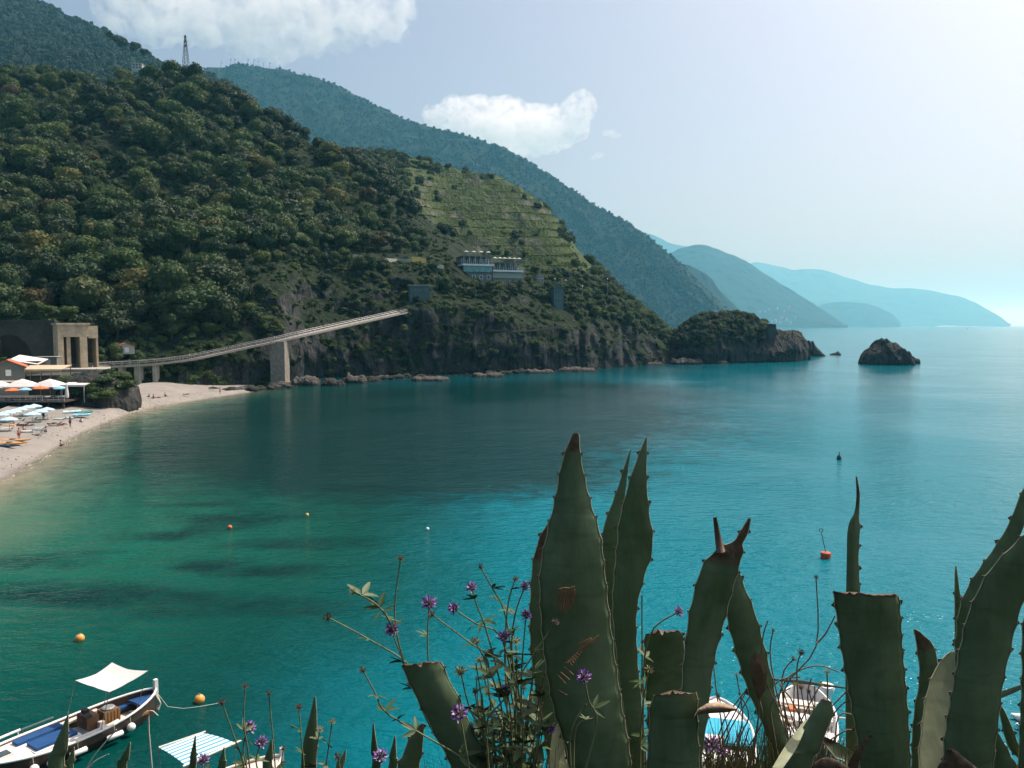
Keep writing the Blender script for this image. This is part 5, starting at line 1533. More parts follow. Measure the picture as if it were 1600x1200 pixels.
def boat(name, c, ang, L, B, label, hullm, gunm='paint_white', free=.72, rise=.28, transom=False):
    t_ = thing(name, (c[0], c[1], 0), label, 'boat', 'moored small boats', ang)
    def hb(u):
        e = max(0.0, 1 - abs(u) ** 2.5)
        if transom and u < 0: return B / 2 * (1 - .18 * u * u)
        return B / 2 * e ** .75 + .012
    def sheer(u): return free + rise * (u * u if not (transom and u < 0) else .2 * u * u)
    us = np.linspace(-1, 1, 25)
    V, Fc = [], []
    for u in us:
        b, z = hb(u), sheer(u)
        prof = [(-b, z), (-b * .97, z * .5), (-b * .8, 0.02), (-b * .45, -.22), (0, -.3), (b * .45, -.22), (b * .8, .02), (b * .97, z * .5), (b, z)]
        inn = [(b - .07, z), (b * .9 - .06, .16), (-b * .9 + .06, .16), (-b + .07, z)]
        if b < .1: inn = [(b * .4, z), (b * .3, z * .7), (-b * .3, z * .7), (-b * .4, z)]
        V += [(u * L / 2, y, zz) for y, zz in prof + inn]
    n = 13
    for i in range(24):
        for k in range(n): Fc.append((i * n + k, i * n + (k + 1) % n, (i + 1) * n + (k + 1) % n, (i + 1) * n + k))
    Fc += [tuple(range(9)), tuple(reversed(range(24 * n, 24 * n + 9)))]
    mb = MB(); mb.add(V, Fc)
    mb.build('hull', hullm, t_, smooth=False)
    for s in (-1, 1):
        mb = MB(); mb.tube([(u * L / 2, s * hb(u), sheer(u) + .02) for u in us], .055, 7); mb.build('gunwale', gunm, t_, smooth=True)
    mb = MB()                                   # cockpit sole
    uu = [u for u in us if abs(u) < .9]
    V, Fc = [], []
    for u in uu: V += [(u * L / 2, -hb(u) * .9 + .06, .19), (u * L / 2, hb(u) * .9 - .06, .19)]
    for i in range(len(uu) - 1): Fc.append((2 * i, 2 * i + 2, 2 * i + 3, 2 * i + 1))
    mb.add(V, Fc); mb.build('sole', 'deck_cream', t_)
    return t_, hb, sheer
def deck_piece(t_, hb, sheer, L, u0, u1, mat, name, drop=.0, inset=.05, y0=-1.0, y1=1.0, th=.06):
    mb = MB(); us = np.linspace(u0, u1, 9); V, Fc = [], []
    for u in us:
        b = max(hb(u) - inset, .01); z = sheer(u) - drop
        cam_ = .05
        ys = np.linspace(y0 * b, y1 * b, 5)
        V += [(u * L / 2, y, z + cam_ * (1 - (y / b) ** 2)) for y in ys] + [(u * L / 2, y, z - th) for y in reversed(ys)]
    for i in range(8):
        for k in range(10): Fc.append((i * 10 + k, (i + 1) * 10 + k, (i + 1) * 10 + (k + 1) % 10, i * 10 + (k + 1) % 10))
    mb.add(V, Fc + [tuple(range(10)), tuple(reversed(range(80, 90)))])
    return mb.build(name, mat, t_)
def part_box(t_, name, c, s, mat, rz=0.0, par=None, tilt=None):
    mb = MB(); mb.box(c, s, rz, 0, tilt); return mb.build(name, mat, par or t_)

# the long wooden boat at bottom left
ax = on(243, 1078, .95) - on(-52, 1198, .95); ang = math.atan2(ax.y, ax.x)
mid = (on(243, 1078, .95) + on(-52, 1198, .95)) / 2
LB = 7.5
b1, hb1, sh1 = boat('wooden_boat', mid, ang, LB, 2.3, 'long dark-hulled wooden boat with blue cushions and a white awning', 'hull_dark')
deck_piece(b1, hb1, sh1, LB, -.985, -.36, 'deck_cream', 'foredeck', .05)
deck_piece(b1, hb1, sh1, LB, -.355, .42, 'deck_cream', 'side_deck', .06, .05, -1.0, -.70)
deck_piece(b1, hb1, sh1, LB, -.355, .42, 'deck_cream', 'side_deck', .06, .05, .70, 1.0)
deck_piece(b1, hb1, sh1, LB, .74, .97, 'cushion_blue', 'stern_cushion', .18, .14)
ha = part_box(b1, 'hatch', (-2.55, -.02, .83), (.62, .52, .10), 'deck_cream'); part_box(b1, 'hatch_glass', (-2.55, -.02, .895), (.5, .4, .02), 'glass_dark', par=ha)
part_box(b1, 'cushion', (-1.0, .48, .84), (1.75, .42, .12), 'cushion_blue')
part_box(b1, 'cushion', (-.85, -.33, .84), (1.55, .78, .12), 'cushion_blue')
part_box(b1, 'pad_frame', (-.85, -.33, .74), (1.75, .98, .09), 'paint_white')
part_box(b1, 'pad_frame', (-.95, .46, .74), (1.95, .56, .09), 'paint_white')
part_box(b1, 'step', (.25, -.1, .5), (.55, 1.0, .1), 'metal_grey')
part_box(b1, 'bench', (2.15, .62, .48), (1.6, .3, .1), 'cushion_blue')
part_box(b1, 'bench', (2.15, -.62, .48), (1.6, .3, .1), 'varnish')
eb = part_box(b1, 'engine_box', (1.55, -.05, .58), (.62, .6, .85), 'wood_brown')
for k in range(5): part_box(b1, 'slat', (1.27 + k * .14, -.363, .58), (.10, .024, .78), 'varnish', par=eb)
mb = MB(); mb.lathe([(.26, 1.012), (.26, 1.07), (.2, 1.1), (.01, 1.1)], 14, (1.55, -.05, 0)); mb.build('lid', 'metal_grey', eb)
cs = part_box(b1, 'console', (.78, .12, .62), (.5, .8, .85), 'wood_brown')
part_box(b1, 'panel', (.62, -.1, 1.08), (.3, .3, .08), 'wood_dark', par=cs); part_box(b1, 'instrument', (.78, .32, 1.12), (.2, .3, .16), 'metal_dark', par=cs); part_box(b1, 'locker', (1.05, -.38, .5), (.22, .2, .5), 'deck_cream', par=cs)
mb = MB(); mb.tube([(.5 + .17 * 0, .12 + .17 * math.cos(a), 1.02 + .17 * math.sin(a)) for a in np.linspace(0, 6.28, 13)], .02, 5, cap=False); mb.build('wheel', 'wood_brown', cs)
part_box(b1, 'stem_post', (LB / 2 - .02, 0, 1.12), (.16, .15, .62), 'paint_white')
for nm, u0, u1, s, z in (('boathook', -.36, -.02, 1, .95), ('fender_rail', -.66, -.37, 1, .98), ('handrail', -.12, .2, -1, .9)):
    mb = MB(); mb.tube([(u * LB / 2, s * (hb1(u) + .02), sh1(u) + z - .72) for u in np.linspace(u0, u1, 6)], .05 if nm != 'handrail' else .025, 6)
    for u in (u0 + .02, u1 - .02): mb.tube([(u * LB / 2, s * hb1(u), sh1(u)), (u * LB / 2, s * (hb1(u) + .02), sh1(u) + z - .72)], .022, 5)
    mb.build(nm, 'paint_white' if nm != 'boathook' else 'plaster_teal', b1)
# awning: canvas stretched over thin poles, built where it stands
c4 = [on(118, 1063, 2.55), on(175, 1035, 2.75), on(231, 1048, 2.75), on(171, 1081, 2.55)]
inv = Matrix.Rotation(-ang, 3, 'Z')
loc = [inv @ (p - Vector((mid.x, mid.y, 0))) for p in c4]
mb = MB(); V, Fc = [], []
for i in range(7):
    for j in range(7):
        u, v = i / 6, j / 6
        p = loc[0] * (1 - u) * (1 - v) + loc[1] * u * (1 - v) + loc[2] * u * v + loc[3] * (1 - u) * v
        sag = .10 * (1 - (2 * u - 1) ** 2) + .08 * (1 - (2 * v - 1) ** 2)
        ctr = sum(loc, Vector()) / 4
        q = p + (ctr - p) * .10 * (1 - abs(2 * u - 1) * abs(2 * v - 1)) - Vector((0, 0, sag))
        V.append(q)
for i in range(6):
    for j in range(6): Fc.append((i * 7 + j, i * 7 + j + 1, (i + 1) * 7 + j + 1, (i + 1) * 7 + j))
nn = len(V)
mb.add(V + [v - Vector((0, 0, .012)) for v in V], Fc + [tuple(nn + k for k in reversed(f)) for f in Fc])
mb.build('awning', 'canvas_white', b1, smooth=True)
for p in loc:
    u = max(-.9, min(.9, p.x / (LB / 2))); s = 1 if p.y > 0 else -1
    mb = MB(); mb.tube([(p.x * .98, s * hb1(u) * .96, sh1(u)), p], .014, 5); mb.build('awning_pole', 'metal_grey', b1)
def boat_pt(c, a, x, y, z): return Vector((c[0], c[1], 0)) + Matrix.Rotation(a, 3, 'Z') @ Vector((x, y, z))
def fender(p, kind, label, r=.11):
    t_ = thing('fender', p, label, 'fender', 'white fenders on the wooden boat', ang)
    mb = MB()
    if kind == 'ball': mb.ball((0, 0, 0), r * 1.6, 12, 9)
    else: mb.tube([(-.34, 0, 0), (-.3, 0, 0), (.3, 0, 0), (.34, 0, 0)], [r * .4, r, r, r * .4], 10)
    mb.build('body', 'paint_white', t_, smooth=True)
    mb = MB(); mb.tube([(0, 0, r * .8), (0, .06, .42)], .012, 5); mb.build('lanyard', 'rope', t_)
for u, kd, lb in ((.50, 'ball', 'white ball fender nearest the post end of the wooden boat'), (.30, 'bar', 'right sausage fender on the wooden boat'), (-.10, 'bar', 'left sausage fender on the wooden boat'), (-.36, 'ball', 'white ball fender behind the spiky leaf'), (-.52, 'ball', 'lowest white ball fender on the wooden boat')):
    fender(boat_pt(mid, ang, u * LB / 2, -hb1(u) - .16, .38), kd, lb)
rp = MB()
pts = [boat_pt(mid, ang, LB / 2, 0, .85), on(262, 1104, .3), on(286, 1107, .12), on(312, 1104, .10), on(345, 1098, .04), on(362, 1095, -.1)]
rp.tube(pts, .013, 5); tag(rp.build('mooring_rope', 'rope', None, pts[0]), 'pale mooring rope running from the boat post past the buoy', 'rope')
rp = MB()
for k in range(5): rp.tube([boat_pt(mid, ang, LB / 2 - .05 * k, -.06 - .02 * k, .95), boat_pt(mid, ang, LB / 2 + .05, -.12 - .03 * k, .55 - .05 * k), boat_pt(mid, ang, LB / 2 - .1, -.1 - .05 * k, .15)], .02, 5)
tag(rp.build('rope_coil', 'rope', None, boat_pt(mid, ang, LB / 2, 0, .9)), 'loops of pale rope hanging from the boat post', 'rope')

# boat under the striped awning
q4 = [on(248, 1168, 2.2), on(316, 1145, 2.3), on(368, 1161, 2.3), on(290, 1196, 2.2)]
c2 = sum(q4, Vector()) / 4
e2 = q4[1] - q4[0]; a2 = math.atan2(e2.y, e2.x)
c2b = (c2.x + .5, c2.y + .1)
b2, hb2, sh2 = boat('wooden_boat', c2b, a2 + R(6), 5.2, 1.9, 'small wooden boat under a blue and white striped awning', 'varnish', 'deck_cream', .62, .3)
deck_piece(b2, hb2, sh2, 5.2, .55, .97, 'deck_cream', 'foredeck', .05)
part_box(b2, 'thwart', (.6, 0, .45), (.3, 1.6, .06), 'varnish'); part_box(b2, 'thwart', (-.9, 0, .45), (.3, 1.6, .06), 'varnish')
part_box(b2, 'stem_post', (2.6, 0, 1.0), (.12, .12, .5), 'deck_cream')
aw2 = thing('awning_frame', (c2.x, c2.y, .25), None)
bpy.data.objects.remove(aw2)
def wl(p): return Matrix.Rotation(-(a2 + R(6)), 3, 'Z') @ (p - Vector((c2b[0], c2b[1], 0)))
l4 = [wl(p) for p in q4]
mb = MB(); V, Fc = [], []
for i in range(7):
    for j in range(5):
        u, v = i / 6, j / 4
        p = l4[0] * (1 - u) * (1 - v) + l4[1] * u * (1 - v) + l4[2] * u * v + l4[3] * (1 - u) * v
        V.append(p + Vector((0, 0, .05 * math.sin(math.pi * v))))
for i in range(6):
    for j in range(4): Fc.append((i * 5 + j, i * 5 + j + 1, (i + 1) * 5 + j + 1, (i + 1) * 5 + j))
nn = len(V); mb.add(V + [v - Vector((0, 0, .015)) for v in V], Fc + [tuple(nn + k for k in reversed(f)) for f in Fc])
mb.build('striped_awning', 'canvas_striped', b2)
mb = MB(); mb.tube([l4[3] + (l4[3] - l4[2]) * .05, l4[2] + (l4[2] - l4[3]) * .12], .045, 6); mb.tube([l4[0], l4[1] + (l4[1] - l4[0]) * .08], .04, 6); mb.build('awning_bar', 'deck_cream', b2)
for p in l4:
    mb = MB(); mb.tube([(p.x, p.y * .9, .5), p], .022, 5); mb.build('awning_pole', 'metal_grey', b2)

# two white boats seen between the agave leaves, bows away
b3, hb3, sh3 = boat('white_boat', (8.3, 31.0), R(78), 5.6, 2.7, 'white boat with a turquoise cover between two agave leaves', 'paint_white', 'paint_white', .62, .25, True)
deck_piece(b3, hb3, sh3, 5.6, .45, .97, 'paint_white', 'foredeck', .04)
deck_piece(b3, hb3, sh3, 5.6, -.25, .42, 'cover_turquoise', 'cover', -.03, -.03)
part_box(b3, 'seat', (-1.4, 0, .5), (.8, 2.0, .14), 'paint_white'); part_box(b3, 'console', (-.95, .2, .75), (.4, .7, .5), 'deck_cream')
b4, hb4, sh4 = boat('white_boat', (12.4, 32.6), R(72), 5.4, 2.35, 'white open boat behind the dry twigs, rounded end away', 'paint_white', 'paint_white', .62, .25, True)
part_box(b4, 'bench', (1.4, 0, .48), (.5, 1.9, .1), 'deck_cream'); part_box(b4, 'bench', (.1, 0, .5), (.35, 2.1, .1), 'paint_white'); part_box(b4, 'bench', (-1.4, 0, .5), (.6, 2.1, .1), 'paint_white')
part_box(b4, 'engine_cover', (-.7, .1, .55), (.7, .8, .6), 'paint_white'); part_box(b4, 'toolbox', (.7, .55, .4), (.4, .3, .35), 'canvas_orange'); part_box(b4, 'locker', (.75, -.5, .4), (.4, .4, .4), 'plaster_grey')
mb = MB(); mb.tube([(2.5, 1.6, .9), (2.45, .2, 1.0), (2.35, -1.9, 1.02)], [.03, .09, .03], 6); mb.build('boom', 'metal_dark', b4)
mb = MB(); mb.tube([(.1, -1.05, .66), (.1, -2.3, .72)], .045, 6); mb.build('outrigger_bar', 'deck_cream', b4)
rt = thing('round_float', on(1291, 1082, .5), 'round white drum float beside the open white boat', 'float')
mb = MB(); mb.lathe([(.01, -.5), (.2, -.48), (.22, .0), (.34, .08), (.36, .22), (.34, .34), (.02, .36)], 18); mb.build('drum', 'paint_white', rt, smooth=False)
mb = MB(); mb.lathe([(.24, .361), (.24, .375), (.02, .38)], 16); mb.build('lid', 'deck_cream', rt)
pb_ = thing('pedal_boat', on(1606, 1134), 'white twin-hulled pedal boat at the right frame edge', 'boat', 'moored small boats', R(-20))
for s in (-1, 1):
    mb = MB(); mb.tube([(-.55, s * .45, .22), (-.3, s * .45, .12), (.6, s * .45, .1), (2.4, s * .45, .1)], [.04, .16, .22, .2], 8); mb.build('hull', 'paint_white', pb_, smooth=True)
part_box(pb_, 'platform', (1.5, 0, .34), (1.6, 1.3, .08), 'deck_cream')
# ------------------------------------------------------------------ cliff-top the camera stands on, and an added bank behind blocking sky light
def make_bank():
    xs = np.linspace(-60, 60, 81)
    prof = [(-26, 24), (-16, 22), (-9, 20.5), (-5.2, 19.2), (-3.6, 18.2), (-2.8, 15.4), (-.5, 15.25), (1.6, 15.2), (2.6, 15.0), (3.4, 14.5), (4.4, 12.4), (6.0, 8.2), (8.5, 3.6), (11.5, .2), (14, -3)]
    tt = np.linspace(0, len(prof) - 1, 85)
    Y = np.interp(tt, range(len(prof)), [p[0] for p in prof]); Z = np.interp(tt, range(len(prof)), [p[1] for p in prof])
    X, YY = np.meshgrid(xs, Y); ZZ = np.repeat(Z[:, None], len(xs), 1)
    P = np.stack([X, YY, ZZ], -1)
    k = np.clip((np.abs(YY - .5) - 2.2) / 3, 0, 1)
    P[..., 1] -= 1.0 * fbm(P, 4, 4, 301) * k * np.where(YY > 0, .6, 1)
    P[..., 2] += .5 * fbm(P, 3, 4, 305) * k + .04 * fbm(P, .6, 3, 306)
    ny, nx = X.shape
    q = np.arange(nx * ny).reshape(ny, nx)
    o = mesh_obj('cliff_path', P.reshape(-1, 3).tolist(), np.stack([q[:-1, :-1], q[:-1, 1:], q[1:, 1:], q[1:, :-1]], -1).reshape(-1, 4).tolist(), 'hill_near', None, True)
    tag(o, 'rocky cliff path and slope at the foot of the agaves, with an added bank behind', kind='structure')
make_bank()

# ------------------------------------------------------------------ agave leaves
def agave_mat(name, base, pale):
    t = NT(name)
    c = t.coord('Object')
    streak = t.noise(t.coord('Object', (1, 1, .12)), 55, 4, 0.6)
    blot = t.noise(c, 9, 4, 0.6)
    spot = t.noise(c, 42, 3, 0.7)
    bloom = t.noise(t.coord('Object', (1, 1, .45)), 5.5, 5, 0.65, 0.6)
    col = t.mix(t.math('MULTIPLY', t.math('SUBTRACT', bloom, .34), 3.2, True), base, pale)
    band = t.noise(t.coord('Object', (.35, .35, 1.4)), 16, 2, .5, 1.2)
    col = t.mix(t.math('MULTIPLY', t.math('SUBTRACT', band, .52), 2.0, True), col, tuple(x * .72 for x in base))
    col = t.mix(t.math('MULTIPLY', t.math('SUBTRACT', streak, .5), .8, True), col, tuple(x * .5 for x in base))
    col = t.mix(t.math('MULTIPLY', t.math('SUBTRACT', spot, .66), 6, True), col, (0.16, 0.11, 0.06))
    a = t.n('ShaderNodeAttribute'); a.attribute_name = 'dry'
    dn = t.math('ADD', a.outputs['Fac'], t.math('MULTIPLY', t.math('SUBTRACT', blot, .5), .5))
    col = t.mix(t.math('MULTIPLY', t.math('SUBTRACT', dn, .42), 4.5, True), col, t.ramp(spot, [(.3, (.05, .034, .024)), (.6, (.15, .10, .065)), (.8, (.36, .28, .20))]))
    nm = t.bump(t.math('ADD', streak, t.math('MULTIPLY', blot, .5)), .25, .004)
    d = t.bsdf(col, t.ramp(blot, [(.3, (.42,) * 3), (.7, (.62,) * 3)]), 0, .3, nm)
    tr = t.n('ShaderNodeBsdfTranslucent'); t.l(t.mix(.5, col, (.25, .32, .08)), tr.inputs[0])
    mx = t.n('ShaderNodeMixShader'); mx.inputs[0].default_value = .18
    t.l(d, mx.inputs[1]); t.l(tr.outputs[0], mx.inputs[2])
    t.done(mx.outputs[0])
agave_mat('agave_green', (0.075, 0.125, 0.055), (0.190, 0.265, 0.150))
agave_mat('agave_pale_lit', (0.22, 0.25, 0.14), (0.36, 0.38, 0.25))  # lighter leaf colour with sunlight painted in, for the lit leaves
simple('agave_lit_margin', (0.46, 0.45, 0.28), 0.6, 0.3, 40)  # horny edge, its colour lightened to paint in a backlit rim
simple('spine_brown', (0.13, 0.085, 0.05), 0.5, 0.3, 40)
simple('scar_brown', (0.24, 0.115, 0.055), 0.8, 0.3, 60)
simple('husk', (0.42, 0.30, 0.20), 0.85, 0.3, 25, 0.4)

def leaf(root, st, d0, d1, bulge=.12, th=.10, ragged=0.0, mat='agave_green', basepx=None, teeth=38, dry_tip=.0, n=17, seed=0, toothsize=4.6, left=True, right=True, label=None, tipdry=None):
    """st: stations from the bottom of the frame up, (xl, yl, xr, yr) in photo pixels; d0/d1 depth at base and tip"""
    rs = random.Random(seed * 7 + int(st[0][0]))
    S = [tuple(map(float, s)) for s in st]
    if basepx is not None:
        x0 = S[0]; w = (x0[2] - x0[0]) * .40
        S = [(basepx - w, 1545, basepx + w, 1545), ((x0[0] + basepx - w) / 2 - 4, 1370, (x0[2] + basepx + w) / 2 + 4, 1370)] + S
    A = np.array(S)
    m = len(A)
    sub = 14
    tt = np.linspace(0, m - 1, (m - 1) * sub + 1)
    def cr(v):                                  # smooth the outline through its stations
        out = []
        for t_ in tt:
            i = min(int(t_), m - 2); f = t_ - i
            p0, p1, p2, p3 = v[max(i - 1, 0)], v[i], v[i + 1], v[min(i + 2, m - 1)]
            out.append(.5 * ((2 * p1) + (-p0 + p2) * f + (2 * p0 - 5 * p1 + 4 * p2 - p3) * f * f + (-p0 + 3 * p1 - 3 * p2 + p3) * f ** 3))
        return np.array(out)
    B = np.stack([cr(A[:, k]) for k in range(4)], -1)
    N_ = len(B)
    B0 = B.copy()
    tpos = {}
    for s in (0, 1):                            # scalloped margin, a tooth on every crest
        if not (left, right)[s]: continue
        e = B[:, 2 * s:2 * s + 2].copy(); mid_ = (B[:, :2] + B[:, 2:]) / 2
        seg = np.hypot(*np.diff(e, axis=0).T); al = np.r_[0, np.cumsum(seg)]
        warp = al + 9 * np.sin(al / (teeth * 1.7) + seed * 1.3 + s * 2) + rs.uniform(0, teeth)
        ph = warp / teeth
        tv = np.gradient(e, axis=0); tv /= np.linalg.norm(tv, axis=1)[:, None] + 1e-9
        nv = np.stack([-tv[:, 1], tv[:, 0]], -1)
        sg_ = np.sign(((e - mid_) * nv).sum(1))[:, None]
        wid = np.hypot(*(B[:, 2:] - B[:, :2]).T)
        am = np.minimum(2.6, wid * .05) * (1 - np.abs(np.sin(np.pi * ph))) ** 1.4
        B[:, 2 * s:2 * s + 2] = e + nv * sg_ * am[:, None]
        tpos[s] = set(np.nonzero(np.diff(np.floor(ph)) > 0)[0] + 1)
    o = Vector(root.location)
    V, dry = [], []
    us = np.linspace(-1, 1, n)
    jag = [rs.uniform(-1, 1) * (1.8 if rs.random() < .2 else .35) for _ in range(n)]
    bulge *= .8; th *= .8
    cyl = np.cumsum(np.r_[0, np.hypot(np.diff((B[:, 0] + B[:, 2]) / 2), np.diff((B[:, 1] + B[:, 3]) / 2))]); cyl /= cyl[-1]
    for i in range(N_):
        xl, yl, xr, yr = B[i]
        f = cyl[i]
        D = d0 + (d1 - d0) * f
        wpx = math.hypot(xr - xl, yr - yl); wm = wpx / FPX * D
        front, back = [], []
        for k, u in enumerate(us):
            x0_, y0_, x1_, y1_ = B0[i]; q_ = abs(u) ** 6
            px = (x0_ + (x1_ - x0_) * (u + 1) / 2) * (1 - q_) + (xl if u < 0 else xr) * q_ + ((x0_ + (x1_ - x0_) * (u + 1) / 2) - (x0_ if u < 0 else x1_)) * q_
            py = (y0_ + (y1_ - y0_) * (u + 1) / 2) * (1 - q_) + (yl if u < 0 else yr) * q_ + ((y0_ + (y1_ - y0_) * (u + 1) / 2) - (y0_ if u < 0 else y1_)) * q_
            if ragged and i >= N_ - 5: py += ragged * jag[k] * (i - (N_ - 6)) / 5.0
            k_ = 1 - u * u
            front.append(at(px, py, D - bulge * wm * k_) - o)
            if 0 < k < n - 1: back.append(at(px, py, D - bulge * wm * k_ + th * wm * (k_ ** .8) + .0015) - o)
        V += front + list(reversed(back))
        dd = 0.0
        if ragged: dd = max(0.0, 1 - (N_ - 1 - i) / 5.0)
        if tipdry: dd = max(dd, min(1.0, max(0.0, (f - (1 - tipdry)) / tipdry * 1.6)))
        dry += [dd] * (2 * n - 2)
    r = 2 * n - 2
    Fc = [(i * r + k, i * r + (k + 1) % r, (i + 1) * r + (k + 1) % r, (i + 1) * r + k) for i in range(N_ - 1) for k in range(r)]
    Fc += [tuple(reversed(range(r))), tuple(range((N_ - 1) * r, N_ * r))]
    lf = mesh_obj('leaf', V, Fc, mat, root, True)
    if label: lf['label'] = label
    lf.data.attributes.new('dry', 'FLOAT', 'POINT').data.foreach_set('value', np.array(dry, np.float32))
    # horny margin with hooked teeth, and the dark end spine
    mg, sp = MB(), MB()
    for s, on_ in ((0, left), (1, right)):
        if not on_: continue
        pts = []
        for i in range(N_):
            x, y = B[i][2 * s], B[i][2 * s + 1]
            pts.append(at(x, y, d0 + (d1 - d0) * cyl[i]) - o)
        mg.tube(pts, [.0013] * N_, 5, cap=True)
        for i in range(1, N_ - 2):
            x, y = B[i][2 * s:2 * s + 2]; x2, y2 = B[i + 1][2 * s:2 * s + 2]
            sl = math.hypot(x2 - x, y2 - y)
            if i in tpos[s] and y < 1320 and math.hypot(B[i][2] - B[i][0], B[i][3] - B[i][1]) > 9:
                D = d0 + (d1 - d0) * cyl[i]
                tx, ty = (x2 - x) / (sl + 1e-6), (y2 - y) / (sl + 1e-6)
                nx_, ny_ = (-ty, tx)
                if (nx_ * (x - (B[i][0] + B[i][2]) / 2) + ny_ * (y - (B[i][1] + B[i][3]) / 2)) < 0: nx_, ny_ = -nx_, -ny_
                h = toothsize * rs.uniform(.6, 1.15)
                sg = -1 if rs.random() < .7 else 1
                b0 = at(x - tx * h * .9, y - ty * h * .9, D) - o; b1 = at(x + tx * h * .9, y + ty * h * .9, D) - o
                m1 = at(x + nx_ * h * .5 + sg * tx * -1, y + ny_ * h * .5, D) - o
                tp = at(x + nx_ * h + sg * tx * h * .4, y + ny_ * h + sg * ty * h * .4, D) - o
                dz = Vector((0, .0028, 0))
                sp.add([b0, b1, tp, b0 + dz, b1 + dz, tp + dz * .3], [(0, 1, 2), (5, 4, 3), (0, 2, 5, 3), (1, 4, 5, 2), (0, 3, 4, 1)])
    if mg.v: ob = mg.build('margin', 'agave_lit_margin', root, smooth=True); ob.parent = lf
    if sp.v: ob = sp.build('marginal_spines', 'spine_brown', root); ob.parent = lf; ob['kind'] = 'stuff'
    return lf

def agave(px, D, label):
    p = at(px, 1545, D)
    return thing('agave', (p.x, p.y, min(p.z, 15.25)), label, 'agave', 'agave plants along the cliff edge')

A1 = agave(935, 2.15, 'large agave with the tallest pointed leaves in the middle')
# behind to front
leaf(A1, [(962, 1200, 1002, 1200), (950, 1080, 985, 1080), (944, 960, 978, 960), (940, 870, 972, 870), (943, 828, 972, 822), (952, 800, 976, 780), (965, 765, 980, 745), (976, 728, 983, 722), (985, 703, 986, 702)], 2.42, 2.6, .05, .16, basepx=965, seed=1, right=False)
leaf(A1, [(985, 1200, 1010, 1200), (968, 1060, 997, 1050), (958, 960, 994, 960), (960, 900, 1005, 905), (965, 850, 1018, 862), (968, 815, 1018, 830), (975, 785, 1013, 795), (986, 745, 1010, 752), (998, 712, 1010, 715), (1009, 684, 1011, 684)], 2.3, 2.48, .10, .14, basepx=975, seed=2)
leaf(A1, [(858, 1200, 935, 1200), (842, 1110, 900, 1110), (830, 1020, 880, 1020), (829, 940, 875, 940), (833, 880, 870, 880), (843, 842, 866, 838), (856, 818, 862, 816)], 2.3, 2.45, .05, .14, basepx=915, seed=3, right=False, tipdry=.12)
L1 = leaf(A1, [(890, 1200, 985, 1200), (866, 1110, 972, 1110), (852, 1030, 960, 1030), (845, 950, 950, 950), (845, 890, 944, 890), (856, 830, 937, 835), (868, 780, 922, 785), (876, 735, 911, 738), (884, 705, 906, 707), (892, 684, 905, 684), (896, 677, 903, 677)], 2.02, 2.16, .16, .16, basepx=935, seed=4, tipdry=.05, label='tallest leaf, with scratched initials')
leaf(A1, [(858, 1210, 895, 1215), (858, 1180, 886, 1190), (862, 1150, 880, 1160), (866, 1128, 872, 1132)], 1.95, 2.3, -.1, .2, mat='agave_pale_lit', basepx=890, seed=5, left=False, right=False)
# scratched initials on the big leaf
o = Vector(A1.location)
rsS = random.Random(12)
def scratch(pts, D, r=.0011):
    mb_.tube([at(x, y, D) - o for x, y in pts], r, 4)
mb_ = MB()
for cx_, cy_, n_, dx, dy, ln in ((885, 935, 11, 2.6, 0, 30), (888, 938, 6, 3.0, 2, 34)):
    for k in range(n_):
        x = cx_ - n_ * dx / 2 + k * dx; scratch([(x + rsS.uniform(-2, 2) + 5, cy_ - ln / 2 + rsS.uniform(-4, 4)), (x + rsS.uniform(-2, 2), cy_ + rsS.uniform(-3, 3)), (x - 3 + rsS.uniform(-2, 2), cy_ + ln / 2 + rsS.uniform(-6, 4))], 2.053)
scratch([(872, 928), (874, 920), (882, 918), (890, 919), (898, 916)], 2.053)
for k in range(9):
    x, y = 905 + k * 2.4, 1018 - k * 2.2
    scratch([(x - 2, y - 12 + k), (x + 1, y), (x + 12, y - 8)], 2.045)
for k in range(8): scratch([(884 + k * 3.2, 1036 - k * 3), (890 + k * 3, 1034 - k * 3.2), (894 + k * 3, 1040 - k * 4)], 2.045)
for a in ((871, 1054, 884, 1068), (876, 1050, 890, 1062), (882, 1042, 896, 1054), (872, 1078, 886, 1086), (888, 1036, 930, 1000)): scratch([(a[0], a[1]), (a[2], a[3])], 2.04)
ob = mb_.build('carved_scratches', 'scar_brown', A1); ob.parent = L1

A2 = agave(1045, 2.25, 'agave stump of two broken-off leaves beside the tallest leaves')
leaf(A2, [(1015, 1200, 1080, 1200), (1012, 1120, 1076, 1120), (1009, 1050, 1070, 1050), (1008, 1010, 1068, 1005), (1009, 992, 1060, 984)], 2.5, 2.55, .08, .12, ragged=7, basepx=1045, seed=6)
leaf(A2, [(1012, 1200, 1092, 1200), (1014, 1150, 1090, 1150), (1016, 1110, 1089, 1105), (1022, 1086, 1088, 1082)], 2.0, 2.02, .18, .14, ragged=4, basepx=1050, seed=7, toothsize=4)
# dry curled tip hanging off the stump
mb = MB(); pts = [(1084, 1120), (1090, 1108), (1105, 1099), (1122, 1096), (1138, 1101), (1150, 1106)]
V, Fc = [], []
for i, (x, y) in enumerate(pts):
    w = (4, 9, 16, 18, 12, 4)[i]
    V += [at(x, y, 1.99) - Vector(A2.location), at(x + 1, y + w * .5, 1.955) - Vector(A2.location), at(x, y + w, 1.99) - Vector(A2.location), at(x + 1, y + w * .5, 2.02) - Vector(A2.location)]
for i in range(5):
    for k in range(4): Fc.append((i * 4 + k, i * 4 + (k + 1) % 4, (i + 1) * 4 + (k + 1) % 4, (i + 1) * 4 + k))
mb.add(V, Fc); mb.build('dry_curl', 'husk', A2, smooth=True)

